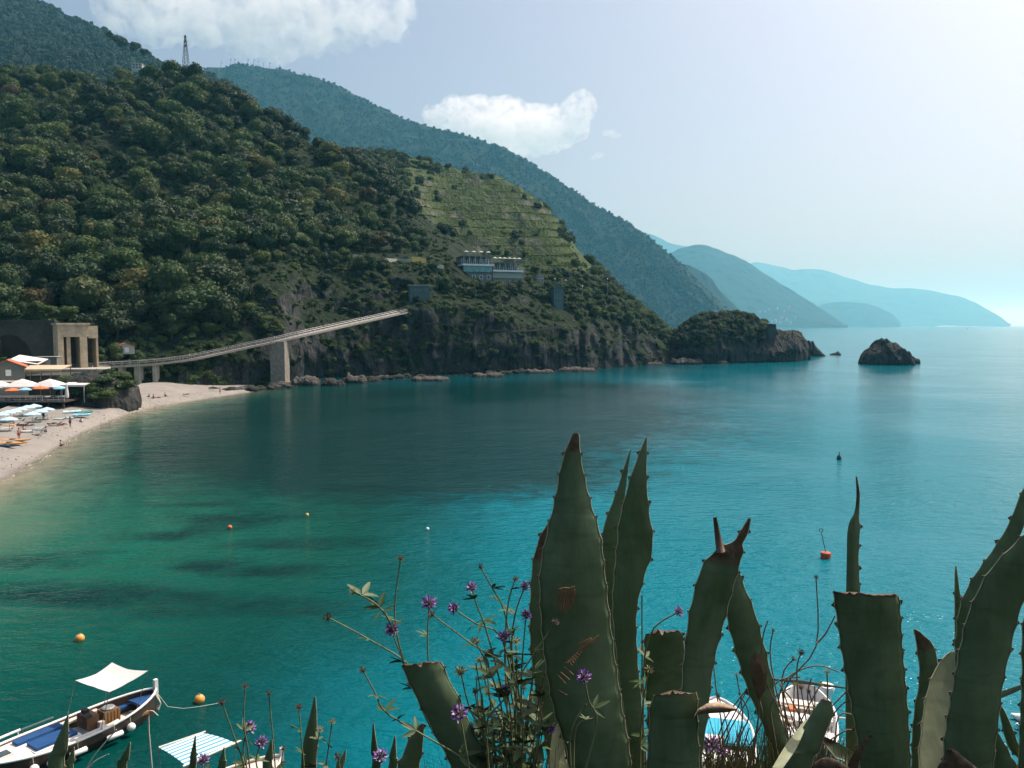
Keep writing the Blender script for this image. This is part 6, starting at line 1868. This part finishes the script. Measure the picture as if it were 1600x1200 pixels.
A3 = agave(1165, 2.2, 'agave with two crossing bent leaves, one torn at its tip')
leaf(A3, [(1212, 1200, 1250, 1200), (1195, 1140, 1236, 1165), (1172, 1085, 1218, 1118), (1155, 1035, 1206, 1062), (1140, 980, 1192, 1005), (1131, 935, 1178, 955), (1136, 905, 1163, 918), (1146, 888, 1154, 890)], 2.22, 2.36, .10, .16, basepx=1225, seed=9)
leaf(A3, [(1060, 1200, 1096, 1200), (1064, 1120, 1105, 1120), (1068, 1040, 1114, 1040), (1076, 970, 1130, 975), (1088, 915, 1143, 925), (1100, 882, 1152, 893), (1122, 858, 1160, 862), (1146, 846, 1160, 850), (1156, 832, 1166, 838), (1162, 822, 1170, 826), (1170, 809, 1173, 811)], 2.1, 2.2, .10, .16, basepx=1085, seed=10, tipdry=.16)
mb = MB(); mb.tube([at(1126, 862, 2.19) - Vector(A3.location), at(1122, 840, 2.19) - Vector(A3.location), at(1117, 808, 2.2) - Vector(A3.location)], [.013, .009, .005], 7); mb.build('dry_spike', 'spine_brown', A3, smooth=True)
mb = MB()
V, Fc = [], []
sc_ = [(1180, 1018), (1192, 1028), (1199, 1050), (1196, 1078), (1186, 1094), (1178, 1078), (1172, 1050), (1173, 1030)]
for x, y in sc_: V.append(at(x, y, 2.196) - Vector(A3.location))
for x, y in sc_: V.append(at(x * .55 + 1185 * .45, y * .55 + 1055 * .45, 2.190) - Vector(A3.location))
n_ = len(sc_)
Fc = [(k, (k + 1) % n_, n_ + (k + 1) % n_, n_ + k) for k in range(n_)] + [tuple(range(n_, 2 * n_))]
mb.add(V, Fc); mb.build('scar', 'spine_brown', A3)
leaf(A3, [(1215, 1200, 1268, 1200), (1235, 1168, 1280, 1172), (1256, 1135, 1292, 1140), (1272, 1110, 1300, 1116), (1284, 1092, 1299, 1096)], 2.0, 2.08, .25, .2, basepx=1200, seed=11, ragged=4, teeth=60, toothsize=4)
leaf(A3, [(1206, 1200, 1222, 1202), (1228, 1164, 1243, 1172), (1246, 1140, 1256, 1144), (1258, 1124, 1262, 1126)], 1.90, 2.1, -.1, .3, mat='agave_pale_lit', seed=12, left=False, right=False)

A4 = agave(1370, 2.1, 'broad agave leaf snapped off flat, with a thin spike behind')
leaf(A4, [(1322, 1200, 1350, 1200), (1321, 1080, 1348, 1080), (1321, 980, 1345, 980), (1322, 920, 1343, 920), (1323, 870, 1341, 870), (1324, 832, 1343, 828), (1328, 814, 1342, 808), (1335, 800, 1342, 798), (1338, 775, 1343, 772), (1337, 745, 1339, 744)], 2.4, 2.5, .3, .6, basepx=1345, seed=13, tipdry=.10, teeth=26, toothsize=5, left=False)
leaf(A4, [(1345, 1200, 1422, 1200), (1330, 1100, 1417, 1100), (1316, 1020, 1410, 1020), (1308, 965, 1407, 968), (1302, 924, 1404, 932)], 2.05, 2.12, .14, .12, ragged=5, basepx=1385, seed=14, teeth=30)

A5 = agave(1500, 2.05, 'big agave at the right edge with curving leaves, one sunlit')
leaf(A5, [(1425, 1200, 1450, 1200), (1428, 1120, 1456, 1120), (1437, 1060, 1466, 1055), (1434, 1020, 1458, 1010), (1430, 995, 1442, 992), (1427, 984, 1430, 983)], 2.5, 2.6, .1, .2, basepx=1455, seed=15, tipdry=.1)
leaf(A5, [(1492, 1020, 1508, 1020), (1492, 950, 1503, 955), (1492, 905, 1497, 908), (1493, 884, 1494, 884)], 2.7, 2.8, .1, .3, basepx=1500, seed=16)
leaf(A5, [(1492, 1200, 1560, 1200), (1491, 1080, 1552, 1080), (1493, 1010, 1550, 1010), (1500, 950, 1560, 955), (1520, 905, 1575, 900), (1548, 865, 1585, 858), (1575, 822, 1600, 822), (1592, 780, 1606, 790), (1602, 758, 1606, 760)], 2.6, 2.75, .12, .14, basepx=1530, seed=17, right=False)
leaf(A5, [(1436, 1200, 1482, 1200), (1440, 1140, 1486, 1150), (1447, 1090, 1490, 1100), (1460, 1050, 1493, 1055), (1476, 1026, 1492, 1022), (1486, 1018, 1492, 1016)], 1.96, 2.36, -.12, .12, mat='agave_pale_lit', basepx=1480, seed=18, right=False, label='pale sunlit leaf')
leaf(A5, [(1474, 1200, 1552, 1200), (1478, 1140, 1558, 1140), (1490, 1070, 1566, 1070), (1501, 1010, 1578, 1015), (1515, 955, 1590, 965), (1545, 895, 1608, 915), (1588, 848, 1640, 870), (1640, 800, 1668, 815), (1680, 760, 1684, 763)], 1.95, 2.0, .14, .14, basepx=1510, seed=19)
leaf(A5, [(1594, 1140, 1640, 1140), (1597, 1060, 1650, 1060), (1600, 970, 1655, 975), (1625, 900, 1650, 905)], 2.1, 2.2, .1, .14, basepx=1600, seed=20)
leaf(A5, [(1598, 1210, 1622, 1215), (1575, 1165, 1596, 1175), (1563, 1120, 1576, 1125), (1560, 1098, 1562, 1099)], 2.15, 2.2, .1, .2, basepx=1590, seed=21)
leaf(A5, [(1550, 1212, 1590, 1215), (1551, 1170, 1578, 1180), (1553, 1140, 1560, 1146)], 2.05, 2.1, .1, .2, basepx=1560, seed=22)
leaf(A5, [(1556, 1094, 1558, 1082), (1572, 1088, 1573, 1077), (1600, 1076, 1601, 1068), (1640, 1060, 1640, 1058)], 2.2, 2.15, .1, .3, mat='agave_pale_lit', seed=23, left=False, right=False)
leaf(A5, [(1462, 1215, 1530, 1240), (1478, 1185, 1540, 1215), (1480, 1170, 1500, 1178)], 1.88, 1.9, .1, .15, mat='agave_green', basepx=1500, seed=24, ragged=3, left=False, right=False, tipdry=.3)

A6 = agave(700, 2.1, 'leaning broken agave leaf with a torn top, left of the tallest')
leaf(A6, [(708, 1212, 772, 1202), (682, 1152, 742, 1148), (652, 1092, 716, 1090), (638, 1062, 700, 1060), (627, 1040, 688, 1034)], 2.0, 2.1, .2, .14, ragged=5, basepx=760, seed=25, teeth=48, toothsize=4)
leaf(A6, [(622, 1212, 655, 1212), (630, 1180, 658, 1180), (640, 1155, 661, 1155), (655, 1132, 662, 1130)], 2.3, 2.35, .2, .2, basepx=650, seed=26)

A7 = agave(480, 2.3, 'low cluster of narrow agave spikes along the bottom edge')
for k, (xt, yt, xb, w, d_) in enumerate(((492, 1088, 482, 24, 2.3), (583, 1130, 586, 12, 2.3), (617, 1150, 612, 13, 2.32), (424, 1155, 418, 15, 2.3), (540, 1172, 530, 12, 2.4))):
    leaf(A7, [(xb - w / 2, 1205, xb + w / 2, 1205), (xb - w * .46 + (xt - xb) * .35, 1205 - (1205 - yt) * .4, xb + w * .42 + (xt - xb) * .35, 1205 - (1205 - yt) * .4), (xb - w * .22 + (xt - xb) * .75, 1205 - (1205 - yt) * .75, xb + w * .2 + (xt - xb) * .75, 1205 - (1205 - yt) * .75), (xt - .8, yt, xt + .8, yt)], d_, d_ + .06, .25, .3, basepx=480 + (xb - 480) * .5, seed=30 + k, left=False, teeth=60, toothsize=3)
A8 = agave(180, 2.3, 'narrow agave spikes in front of the wooden boat')
for k, (xt, yt, xb, w, d_) in enumerate(((106, 1117, 88, 26, 2.3), (115, 1167, 108, 14, 2.32), (203, 1160, 190, 15, 2.35), (305, 1150, 300, 11, 2.3), (350, 1168, 345, 12, 2.35))):
    leaf(A8, [(xb - w / 2, 1205, xb + w / 2, 1205), (xb - w * .46 + (xt - xb) * .35, 1205 - (1205 - yt) * .4, xb + w * .42 + (xt - xb) * .35, 1205 - (1205 - yt) * .4), (xb - w * .22 + (xt - xb) * .75, 1205 - (1205 - yt) * .75, xb + w * .2 + (xt - xb) * .75, 1205 - (1205 - yt) * .75), (xt - .8, yt, xt + .8, yt)], d_, d_ + .06, .25, .3, basepx=190 + (xb - 190) * .6, seed=40 + k, left=False, teeth=60, toothsize=3)
A9 = agave(1330, 1.95, 'low dry agave remains with pale folded leaves at the bottom')
leaf(A9, [(1325, 1212, 1352, 1200), (1302, 1182, 1328, 1172), (1285, 1160, 1300, 1156), (1277, 1148, 1279, 1147)], 1.9, 2.2, -.15, .2, mat='agave_pale_lit', basepx=1345, seed=50, left=False, right=False, tipdry=.1)
leaf(A9, [(1322, 1215, 1340, 1215), (1332, 1180, 1345, 1184), (1346, 1160, 1354, 1164), (1361, 1146, 1364, 1149)], 1.95, 1.98, .1, .3, mat='agave_pale_lit', basepx=1330, seed=51, left=False, right=False, tipdry=.9)
leaf(A9, [(1265, 1240, 1340, 1240), (1268, 1200, 1335, 1210), (1280, 1187, 1320, 1195), (1292, 1183, 1300, 1184)], 1.9, 1.92, .1, .15, basepx=1300, seed=52, left=False, right=False, tipdry=.5)

# ------------------------------------------------------------------ flowering clover-like plants
simple('stem_green', (0.17, 0.18, 0.085), 0.7, 0.25, 30)
simple('stem_dry', (0.20, 0.15, 0.10), 0.85, 0.3, 30)
simple('clover_leaf', (0.052, 0.085, 0.026), 0.55, 0.35, 30)
simple('petal_purple', (0.36, 0.16, 0.50), 0.6, 0.35, 120)
simple('petal_pale', (0.66, 0.50, 0.74), 0.6, 0.2, 120)
simple('calyx_dark', (0.055, 0.045, 0.03), 0.8, 0.3, 80)
simple('bract_gold', (0.30, 0.21, 0.08), 0.8, 0.3, 80)

def head_meshes(seed, kind):
    rs = random.Random(seed)
    a, b = MB(), MB()
    n = 26 if kind == 'bloom' else 20
    for k in range(n):
        ph = math.acos(1 - 1.25 * (k + .5) / n); th_ = k * 2.39996
        d = Vector((math.sin(ph) * math.cos(th_), math.sin(ph) * math.sin(th_), math.cos(ph)))
        s_ = d.cross(Vector((rs.uniform(-1, 1), rs.uniform(-1, 1), 1))).normalized(); u_ = d.cross(s_)
        L_ = rs.uniform(.85, 1.15) * (1.0 if kind != 'dry' else .9); w = .17 if kind == 'bloom' else .085
        p0, p1, p2 = d * .28, d * L_ * .68 + u_ * .05, d * L_ + u_ * rs.uniform(.02, .2)
        V = [p0, p1 + s_ * w, p2, p1 - s_ * w, p1 + u_ * w * .6]
        a.add(V, [(0, 1, 4), (1, 2, 4), (2, 3, 4), (3, 0, 4)], rs.choice((0, 0, 1)))
        q = d * .62
        b.add([d * .05, q + s_ * .09, q * 1.12, q - s_ * .09], [(0, 1, 2, 3)])
    b.ball((0, 0, -.02), .42, 8, 6, 0, (1, 1, .8))
    for k in range(10):
        th_ = k * .628; d = Vector((math.cos(th_), math.sin(th_), rs.uniform(-.3, .25)))
        s_ = Vector((-math.sin(th_), math.cos(th_), 0))
        b.add([d * .2 - s_ * .1, d * .2 + s_ * .1, d * rs.uniform(.75, 1.0)], [(0, 1, 2)])
    return a, b
HEADS = {}
for kd in ('bloom', 'dry', 'gold'):
    for s_ in range(3):
        a, b = head_meshes(s_ + 5, kd)
        pm = ['petal_purple', 'petal_pale'] if kd == 'bloom' else ['calyx_dark', 'bract_gold'] if kd == 'dry' else ['bract_gold', 'husk']
        oa = a.build('tmp', pm); ob = b.build('tmp', 'calyx_dark' if kd != 'gold' else 'stem_green')
        HEADS[(kd, s_)] = (oa.data, ob.data)
        bpy.data.objects.remove(oa); bpy.data.objects.remove(ob)
LEAFLET = []
for s_ in range(4):
    rs = random.Random(s_ + 70); mb = MB()
    for a_, ln in ((0, 1.0), (R(52), .82), (R(-52), .82)):
        w = .15 * rs.uniform(.8, 1.2); dr = rs.uniform(-.25, .1)
        V = []
        for t_, ww in ((.06, .03), (.3, w), (.6, w * .85), (.85, w * .45)):
            z = dr * t_ * t_ + .04
            V += [Vector((t_ * ln, -ww * ln, z + ww * .35)), Vector((t_ * ln, 0, z)), Vector((t_ * ln, ww * ln, z + ww * .35))]
        V += [Vector((ln, 0, dr + .04))]
        m_ = Matrix.Rotation(a_ + rs.uniform(-.2, .2), 3, 'Z')
        Fc = []
        for i in range(3):
            for k in range(2): Fc.append((i * 3 + k, i * 3 + k + 1, (i + 1) * 3 + k + 1, (i + 1) * 3 + k))
        Fc += [(9, 10, 12), (10, 11, 12)]
        mb.add([m_ @ v for v in V], Fc)
    o_ = mb.build('tmp', 'clover_leaf', smooth=True); LEAFLET.append(o_.data); bpy.data.objects.remove(o_)

rsF = random.Random(21)
def clover(base, D, label, group='clover plants on the cliff edge'):
    p = at(base[0], base[1], D)
    return thing('clover_plant', (p.x, p.y, min(p.z, 15.2)), label, 'wildflower', group)
def add_head(root, px, py, D, kind, r, updir):
    h = HEADS[(kind, rsF.randrange(3))]
    o = bpy.data.objects.new('flower_head', h[0]); COL.objects.link(o); o.parent = root
    o.location = at(px, py, D) - Vector(root.location); s = .9 * r / FPX * D; o.scale = (s, s, s)
    q = (updir.normalized() + Vector((rsF.uniform(-.2, .2), -.35, 0))).normalized()
    o.rotation_euler = q.to_track_quat('Z', 'Y').to_euler()
    c = bpy.data.objects.new('calyx', h[1]); COL.objects.link(c); c.parent = o
def stem(root, pts, D, head=None, r=12, mat='stem_green', th=2.0, leaves=2, heads_along=(), leafsize=34, dspread=.0):
    o = Vector(root.location)
    n_ = len(pts)
    W = [at(x, y, D + dspread * i / max(1, n_ - 1)) - o for i, (x, y) in enumerate(pts)]
    P_ = []
    for i in range(n_ - 1):                     # rounded joints
        p0, p1, p2, p3 = W[max(i - 1, 0)], W[i], W[i + 1], W[min(i + 2, n_ - 1)]
        for f in (0, .25, .5, .75): P_.append(.5 * ((2 * p1) + (-p0 + p2) * f + (2 * p0 - 5 * p1 + 4 * p2 - p3) * f * f + (-p0 + 3 * p1 - 3 * p2 + p3) * f ** 3))
    P_.append(W[-1])
    m = len(P_)
    k0 = th / FPX * D
    mb = MB(); mb.tube(P_, [k0 * (1 - .45 * i / m) for i in range(m)], 5)
    mb.build('stem', mat, root, smooth=True)
    for k in range(leaves):
        i = int(m * (.12 + .75 * (k + rsF.uniform(.2, .8)) / max(1, leaves)))
        i = min(max(i, 0), m - 2)
        l = bpy.data.objects.new('leaf', LEAFLET[rsF.randrange(4)]); COL.objects.link(l); l.parent = root
        l.location = P_[i]
        s = leafsize / FPX * D * rsF.uniform(.65, 1.15); l.scale = (s, s, s)
        l.rotation_euler = (rsF.uniform(-.7, .7), rsF.uniform(-.9, .2), rsF.uniform(0, 6.28))
    if head: add_head(root, pts[-1][0], pts[-1][1], D + dspread, head, r, W[-1] - W[-2])

F1 = clover((770, 1400), 2.05, 'bushy purple-flowered clover left of the tallest agave leaf')
B0 = (790, 1420)
for pts, kd, r, lv in (
    ([B0, (760, 1240), (738, 1196), (650, 1142), (602, 1112), (585, 1080), (567, 1047)], 'dry', 10, 7),
    ([B0, (720, 1220), (690, 1130), (645, 1045), (578, 1000), (513, 965)], 'dry', 11, 4),
    ([B0, (715, 1210), (672, 1110), (632, 1036), (612, 985)], 'bloom', 15, 3),
    ([(618, 992), (604, 962), (582, 940), (552, 925)], 'gold', 9, 4),
    ([B0, (716, 1215), (660, 1110), (618, 980), (626, 873)], 'dry', 9, 3),
    ([B0, (720, 1200), (680, 1090), (668, 1015), (671, 943)], 'bloom', 16, 3),
    ([B0, (815, 1200), (812, 1090), (790, 1040), (740, 1008), (675, 960)], 'dry', 10, 4),
    ([B0, (812, 1180), (800, 1060), (780, 992), (745, 975), (710, 952)], 'bloom', 13, 4),
    ([B0, (800, 1170), (782, 1070), (760, 985), (745, 945), (737, 918)], 'bloom', 12, 5),
    ([B0, (805, 1150), (800, 1030), (788, 955), (770, 920), (751, 886)], 'dry', 8, 4),
    ([B0, (806, 1150), (790, 1040), (793, 950), (805, 905)], 'dry', 8, 5),
    ([B0, (810, 1150), (800, 1020), (805, 960), (820, 917)], 'bloom', 11, 4),
    ([B0, (812, 1150), (815, 1050), (822, 962)], 'bloom', 12, 4),
    ([B0, (800, 1160), (790, 1060), (788, 995)], 'bloom', 13, 4),
    ([B0, (790, 1160), (770, 1060), (743, 1003)], 'gold', 12, 4),
    ([B0, (808, 1150), (808, 1060), (806, 1002)], 'gold', 11, 4),
    ([B0, (790, 1170), (765, 1090), (750, 1032)], 'gold', 10, 4),
    ([B0, (770, 1190), (735, 1110), (720, 1050)], 'gold', 14, 3),
    ([B0, (800, 1180), (830, 1140), (840, 1112)], 'gold', 13, 3),
    ([B0, (830, 1200), (850, 1160), (862, 1140)], 'bloom', 10, 3),
    ([B0, (770, 1200), (752, 1140), (742, 1080)], 'dry', 8, 3),
    ([B0, (780, 1190), (792, 1120), (790, 1075)], 'bloom', 9, 5),
    ):
    stem(F1, pts, 2.08 + rsF.uniform(-.1, .12), kd, r, leaves=lv, th=1.9)
for k in range(40):
    x = rsF.uniform(735, 850); y = rsF.uniform(1010, 1150)
    stem(F1, [B0, ((x + 790) / 2 + rsF.uniform(-10, 10), (y + 1420) / 2), (x, y)], 2.12 + rsF.uniform(-.1, .15), rsF.choice([None, None, 'dry', None]), 7, leaves=6, th=1.6, leafsize=38)
stem(F1, [(790, 1400), (760, 1150), (790, 1090), (868, 972)], 1.93, 'dry', 10, leaves=2)
F2 = clover((905, 1400), 1.85, 'single purple clover flower in front of the tallest agave leaf')
stem(F2, [(900, 1410), (905, 1250), (932, 1130), (920, 1095), (913, 1058)], 1.84, 'bloom', 15, leaves=1)
stem(F2, [(900, 1410), (896, 1200), (902, 1135), (928, 1122)], 1.86, None, 8, leaves=2, leafsize=22)
stem(F2, [(905, 1300), (890, 1160), (916, 1100)], 1.86, None, 8, leaves=1, leafsize=18)
F3 = clover((735, 1400), 1.9, 'dark purple clover flower in front of the leaning broken leaf')
stem(F3, [(735, 1410), (738, 1250), (728, 1170), (718, 1115)], 1.88, 'bloom', 18, leaves=1)
F4 = clover((1020, 1400), 2.3, 'purple clover flower between the pointed leaves and the crossing leaves')
stem(F4, [(1010, 1410), (1005, 1150), (1012, 1000), (1060, 956)], 2.35, 'bloom', 11, leaves=2)
stem(F4, [(1010, 1410), (1000, 1200), (1005, 1100), (1014, 1046)], 2.3, 'gold', 11, leaves=4)
stem(F4, [(1010, 1410), (998, 1180), (1003, 1060), (1003, 930)], 2.6, None, 8, leaves=4)
F5 = clover((400, 1420), 2.2, 'thin clover stems with small heads left of the bottom spikes')
for pts, kd, r, lv in (([(400, 1420), (385, 1220), (366, 1152), (347, 1098)], 'dry', 9, 1), ([(400, 1420), (390, 1200), (381, 1130), (383, 1072)], 'dry', 8, 2), ([(400, 1420), (392, 1240), (380, 1170), (390, 1137)], 'bloom', 13, 3), ([(410, 1420), (410, 1240), (400, 1190), (409, 1160)], 'bloom', 13, 2), ([(460, 1420), (474, 1220), (471, 1160), (467, 1105)], 'dry', 9, 3), ([(460, 1420), (490, 1200), (500, 1140)], 'gold', 8, 3),
                       ([(420, 1420), (432, 1250), (420, 1083)], 'dry', 7, 0), ([(540, 1420), (535, 1240), (528, 1182)], 'dry', 10, 1), ([(590, 1420), (592, 1240), (595, 1182)], 'bloom', 15, 1), ([(480, 1420), (505, 1230), (519, 1128)], 'gold', 7, 3), ([(340, 1420), (330, 1260), (318, 1188)], 'bloom', 13, 2), ([(300, 1420), (420, 1240), (443, 1170)], 'dry', 7, 1)):
    stem(F5, pts, 2.2 + rsF.uniform(-.1, .1), kd, r, leaves=lv, th=1.6, leafsize=28)
F6 = clover((1120, 1420), 2.4, 'purple clover tuft in front of the turquoise-covered boat')
for x, y, kd, r in ((1112, 1162, 'bloom', 16), (1130, 1175, 'bloom', 10), (1098, 1150, None, 0), (1150, 1165, None, 0)):
    stem(F6, [(1120, 1420), (1120, 1260), (x, y)], 2.4 + rsF.uniform(-.06, .06), kd, r or 8, leaves=4, leafsize=26)

# dry twigs in front of the white boats
T1 = thing('dry_twigs', at(1250, 1420, 2.3), 'tangle of dry seed-headed twigs in front of the open white boat', 'twigs')
T1.location.z = 15.1
TW = [([(1255, 1420), (1240, 1180), (1225, 1080), (1275, 1010), (1275, 902)], 'dry', 6), ([(1255, 1420), (1238, 1200), (1205, 1040), (1208, 985)], 'dry', 5), ([(1255, 1420), (1250, 1150), (1245, 1050), (1252, 1020)], 'dry', 9), ([(1255, 1420), (1230, 1150), (1222, 1060), (1240, 1030)], 'dry', 7), ([(1276, 1005), (1290, 990), (1305, 962)], None, 0), ([(1255, 1420), (1290, 1130), (1292, 1050)], 'gold', 7),
      ([(1255, 1420), (1225, 1200), (1215, 1110), (1230, 1060), (1275, 1040), (1310, 1050)], None, 0), ([(1255, 1420), (1275, 1200), (1300, 1120), (1330, 1090)], None, 0), ([(1255, 1420), (1290, 1190), (1325, 1140), (1350, 1160)], None, 0), ([(1255, 1420), (1200, 1150), (1210, 1070), (1250, 1058)], None, 0), ([(1255, 1420), (1215, 1180), (1205, 1100), (1235, 1075)], None, 0),
      ([(1255, 1420), (1262, 1180), (1240, 1100), (1220, 1075)], None, 0), ([(1255, 1420), (1270, 1180), (1262, 1090), (1268, 1060)], None, 0), ([(1255, 1420), (1300, 1200), (1310, 1120), (1340, 1120)], None, 0), ([(1120, 1420), (1130, 1180), (1120, 1085), (1113, 1025)], None, 0), ([(1120, 1420), (1150, 1180), (1170, 1120), (1156, 1085)], 'dry', 4), ([(1120, 1420), (1140, 1230), (1190, 1130), (1180, 1080)], None, 0), ([(1120, 1420), (1180, 1160), (1190, 1010), (1200, 970)], None, 0)]
for k in range(26):
    x0_ = rsF.choice((1120, 1255, 1255)); x_, y_ = x0_ + rsF.uniform(-70, 80), rsF.uniform(1050, 1160)
    TW.append(([(x0_, 1420), (x0_ + rsF.uniform(-30, 40), 1230), ((x0_ + x_) / 2 + rsF.uniform(-25, 25), (y_ + 1220) / 2), (x_, y_)], rsF.choice((None, None, 'dry', 'gold')), rsF.uniform(4, 8)))
for pts, kd, r in TW: stem(T1, pts, 2.35 + rsF.uniform(-.12, .15), kd, r, 'stem_dry', 1.7, 0)
T2 = thing('dry_grass_stalk', at(150, 1420, 2.1), 'pale dry grass stalks in front of the dark boat hull', 'grass')
T2.location.z = 15.1
for pts in ([(140, 1420), (132, 1240), (138, 1195), (182, 1140)], [(140, 1420), (136, 1230), (142, 1196), (170, 1178)], [(236, 1420), (240, 1250), (232, 1120), (247, 1118)]):
    stem(T2, pts, 2.1, None, 0, 'rope', 1.6, 0)

# dry grass tufts along the bottom edge
simple('grass_dry', (0.20, 0.19, 0.09), 0.8, 0.4, 30)
def tufts():
    rs = np.random.RandomState(9)
    mb = MB(); V, Fc = [], []
    for cx_, n_, w, ytop, D in ((1130, 420, 60, 1120, 2.5), (1150, 120, 40, 1085, 2.55), (1240, 420, 45, 1090, 2.4), (1300, 260, 50, 1130, 2.25), (820, 160, 60, 1120, 2.35), (1010, 60, 25, 1120, 2.5), (1560, 80, 40, 1190, 2.1), (700, 90, 50, 1165, 2.3)):
        for k in range(n_):
            x = cx_ + rs.uniform(-w, w); y0 = 1420; h = rs.uniform(.3, 1.0)
            yt = 1260 - (1260 - ytop) * h; xt = x + rs.normal() * 28; d = D + rs.uniform(-.15, .15)
            xm, ym = x + (xt - x) * .3, yt + (y0 - yt) * .35
            a0, a1, a2 = at(x, y0, d), at(xm, ym, d), at(xt, yt, d + rs.uniform(-.05, .05))
            wd = .0022 * rs.uniform(.6, 1.3)
            q = len(V)
            V += [a0 - Vector((wd, 0, 0)), a0 + Vector((wd, 0, 0)), a1 + Vector((wd, .001, 0)), a1 - Vector((wd, -.001, 0)), a2]
            Fc += [(q, q + 1, q + 2, q + 3), (q + 3, q + 2, q + 4)]
    mb.add(V, Fc)
    o = mb.build('dry_grass', 'grass_dry', None, (0, 2.3, 15.1))
    tag(o, 'dry grass growing between the agaves', kind='stuff')
tufts()
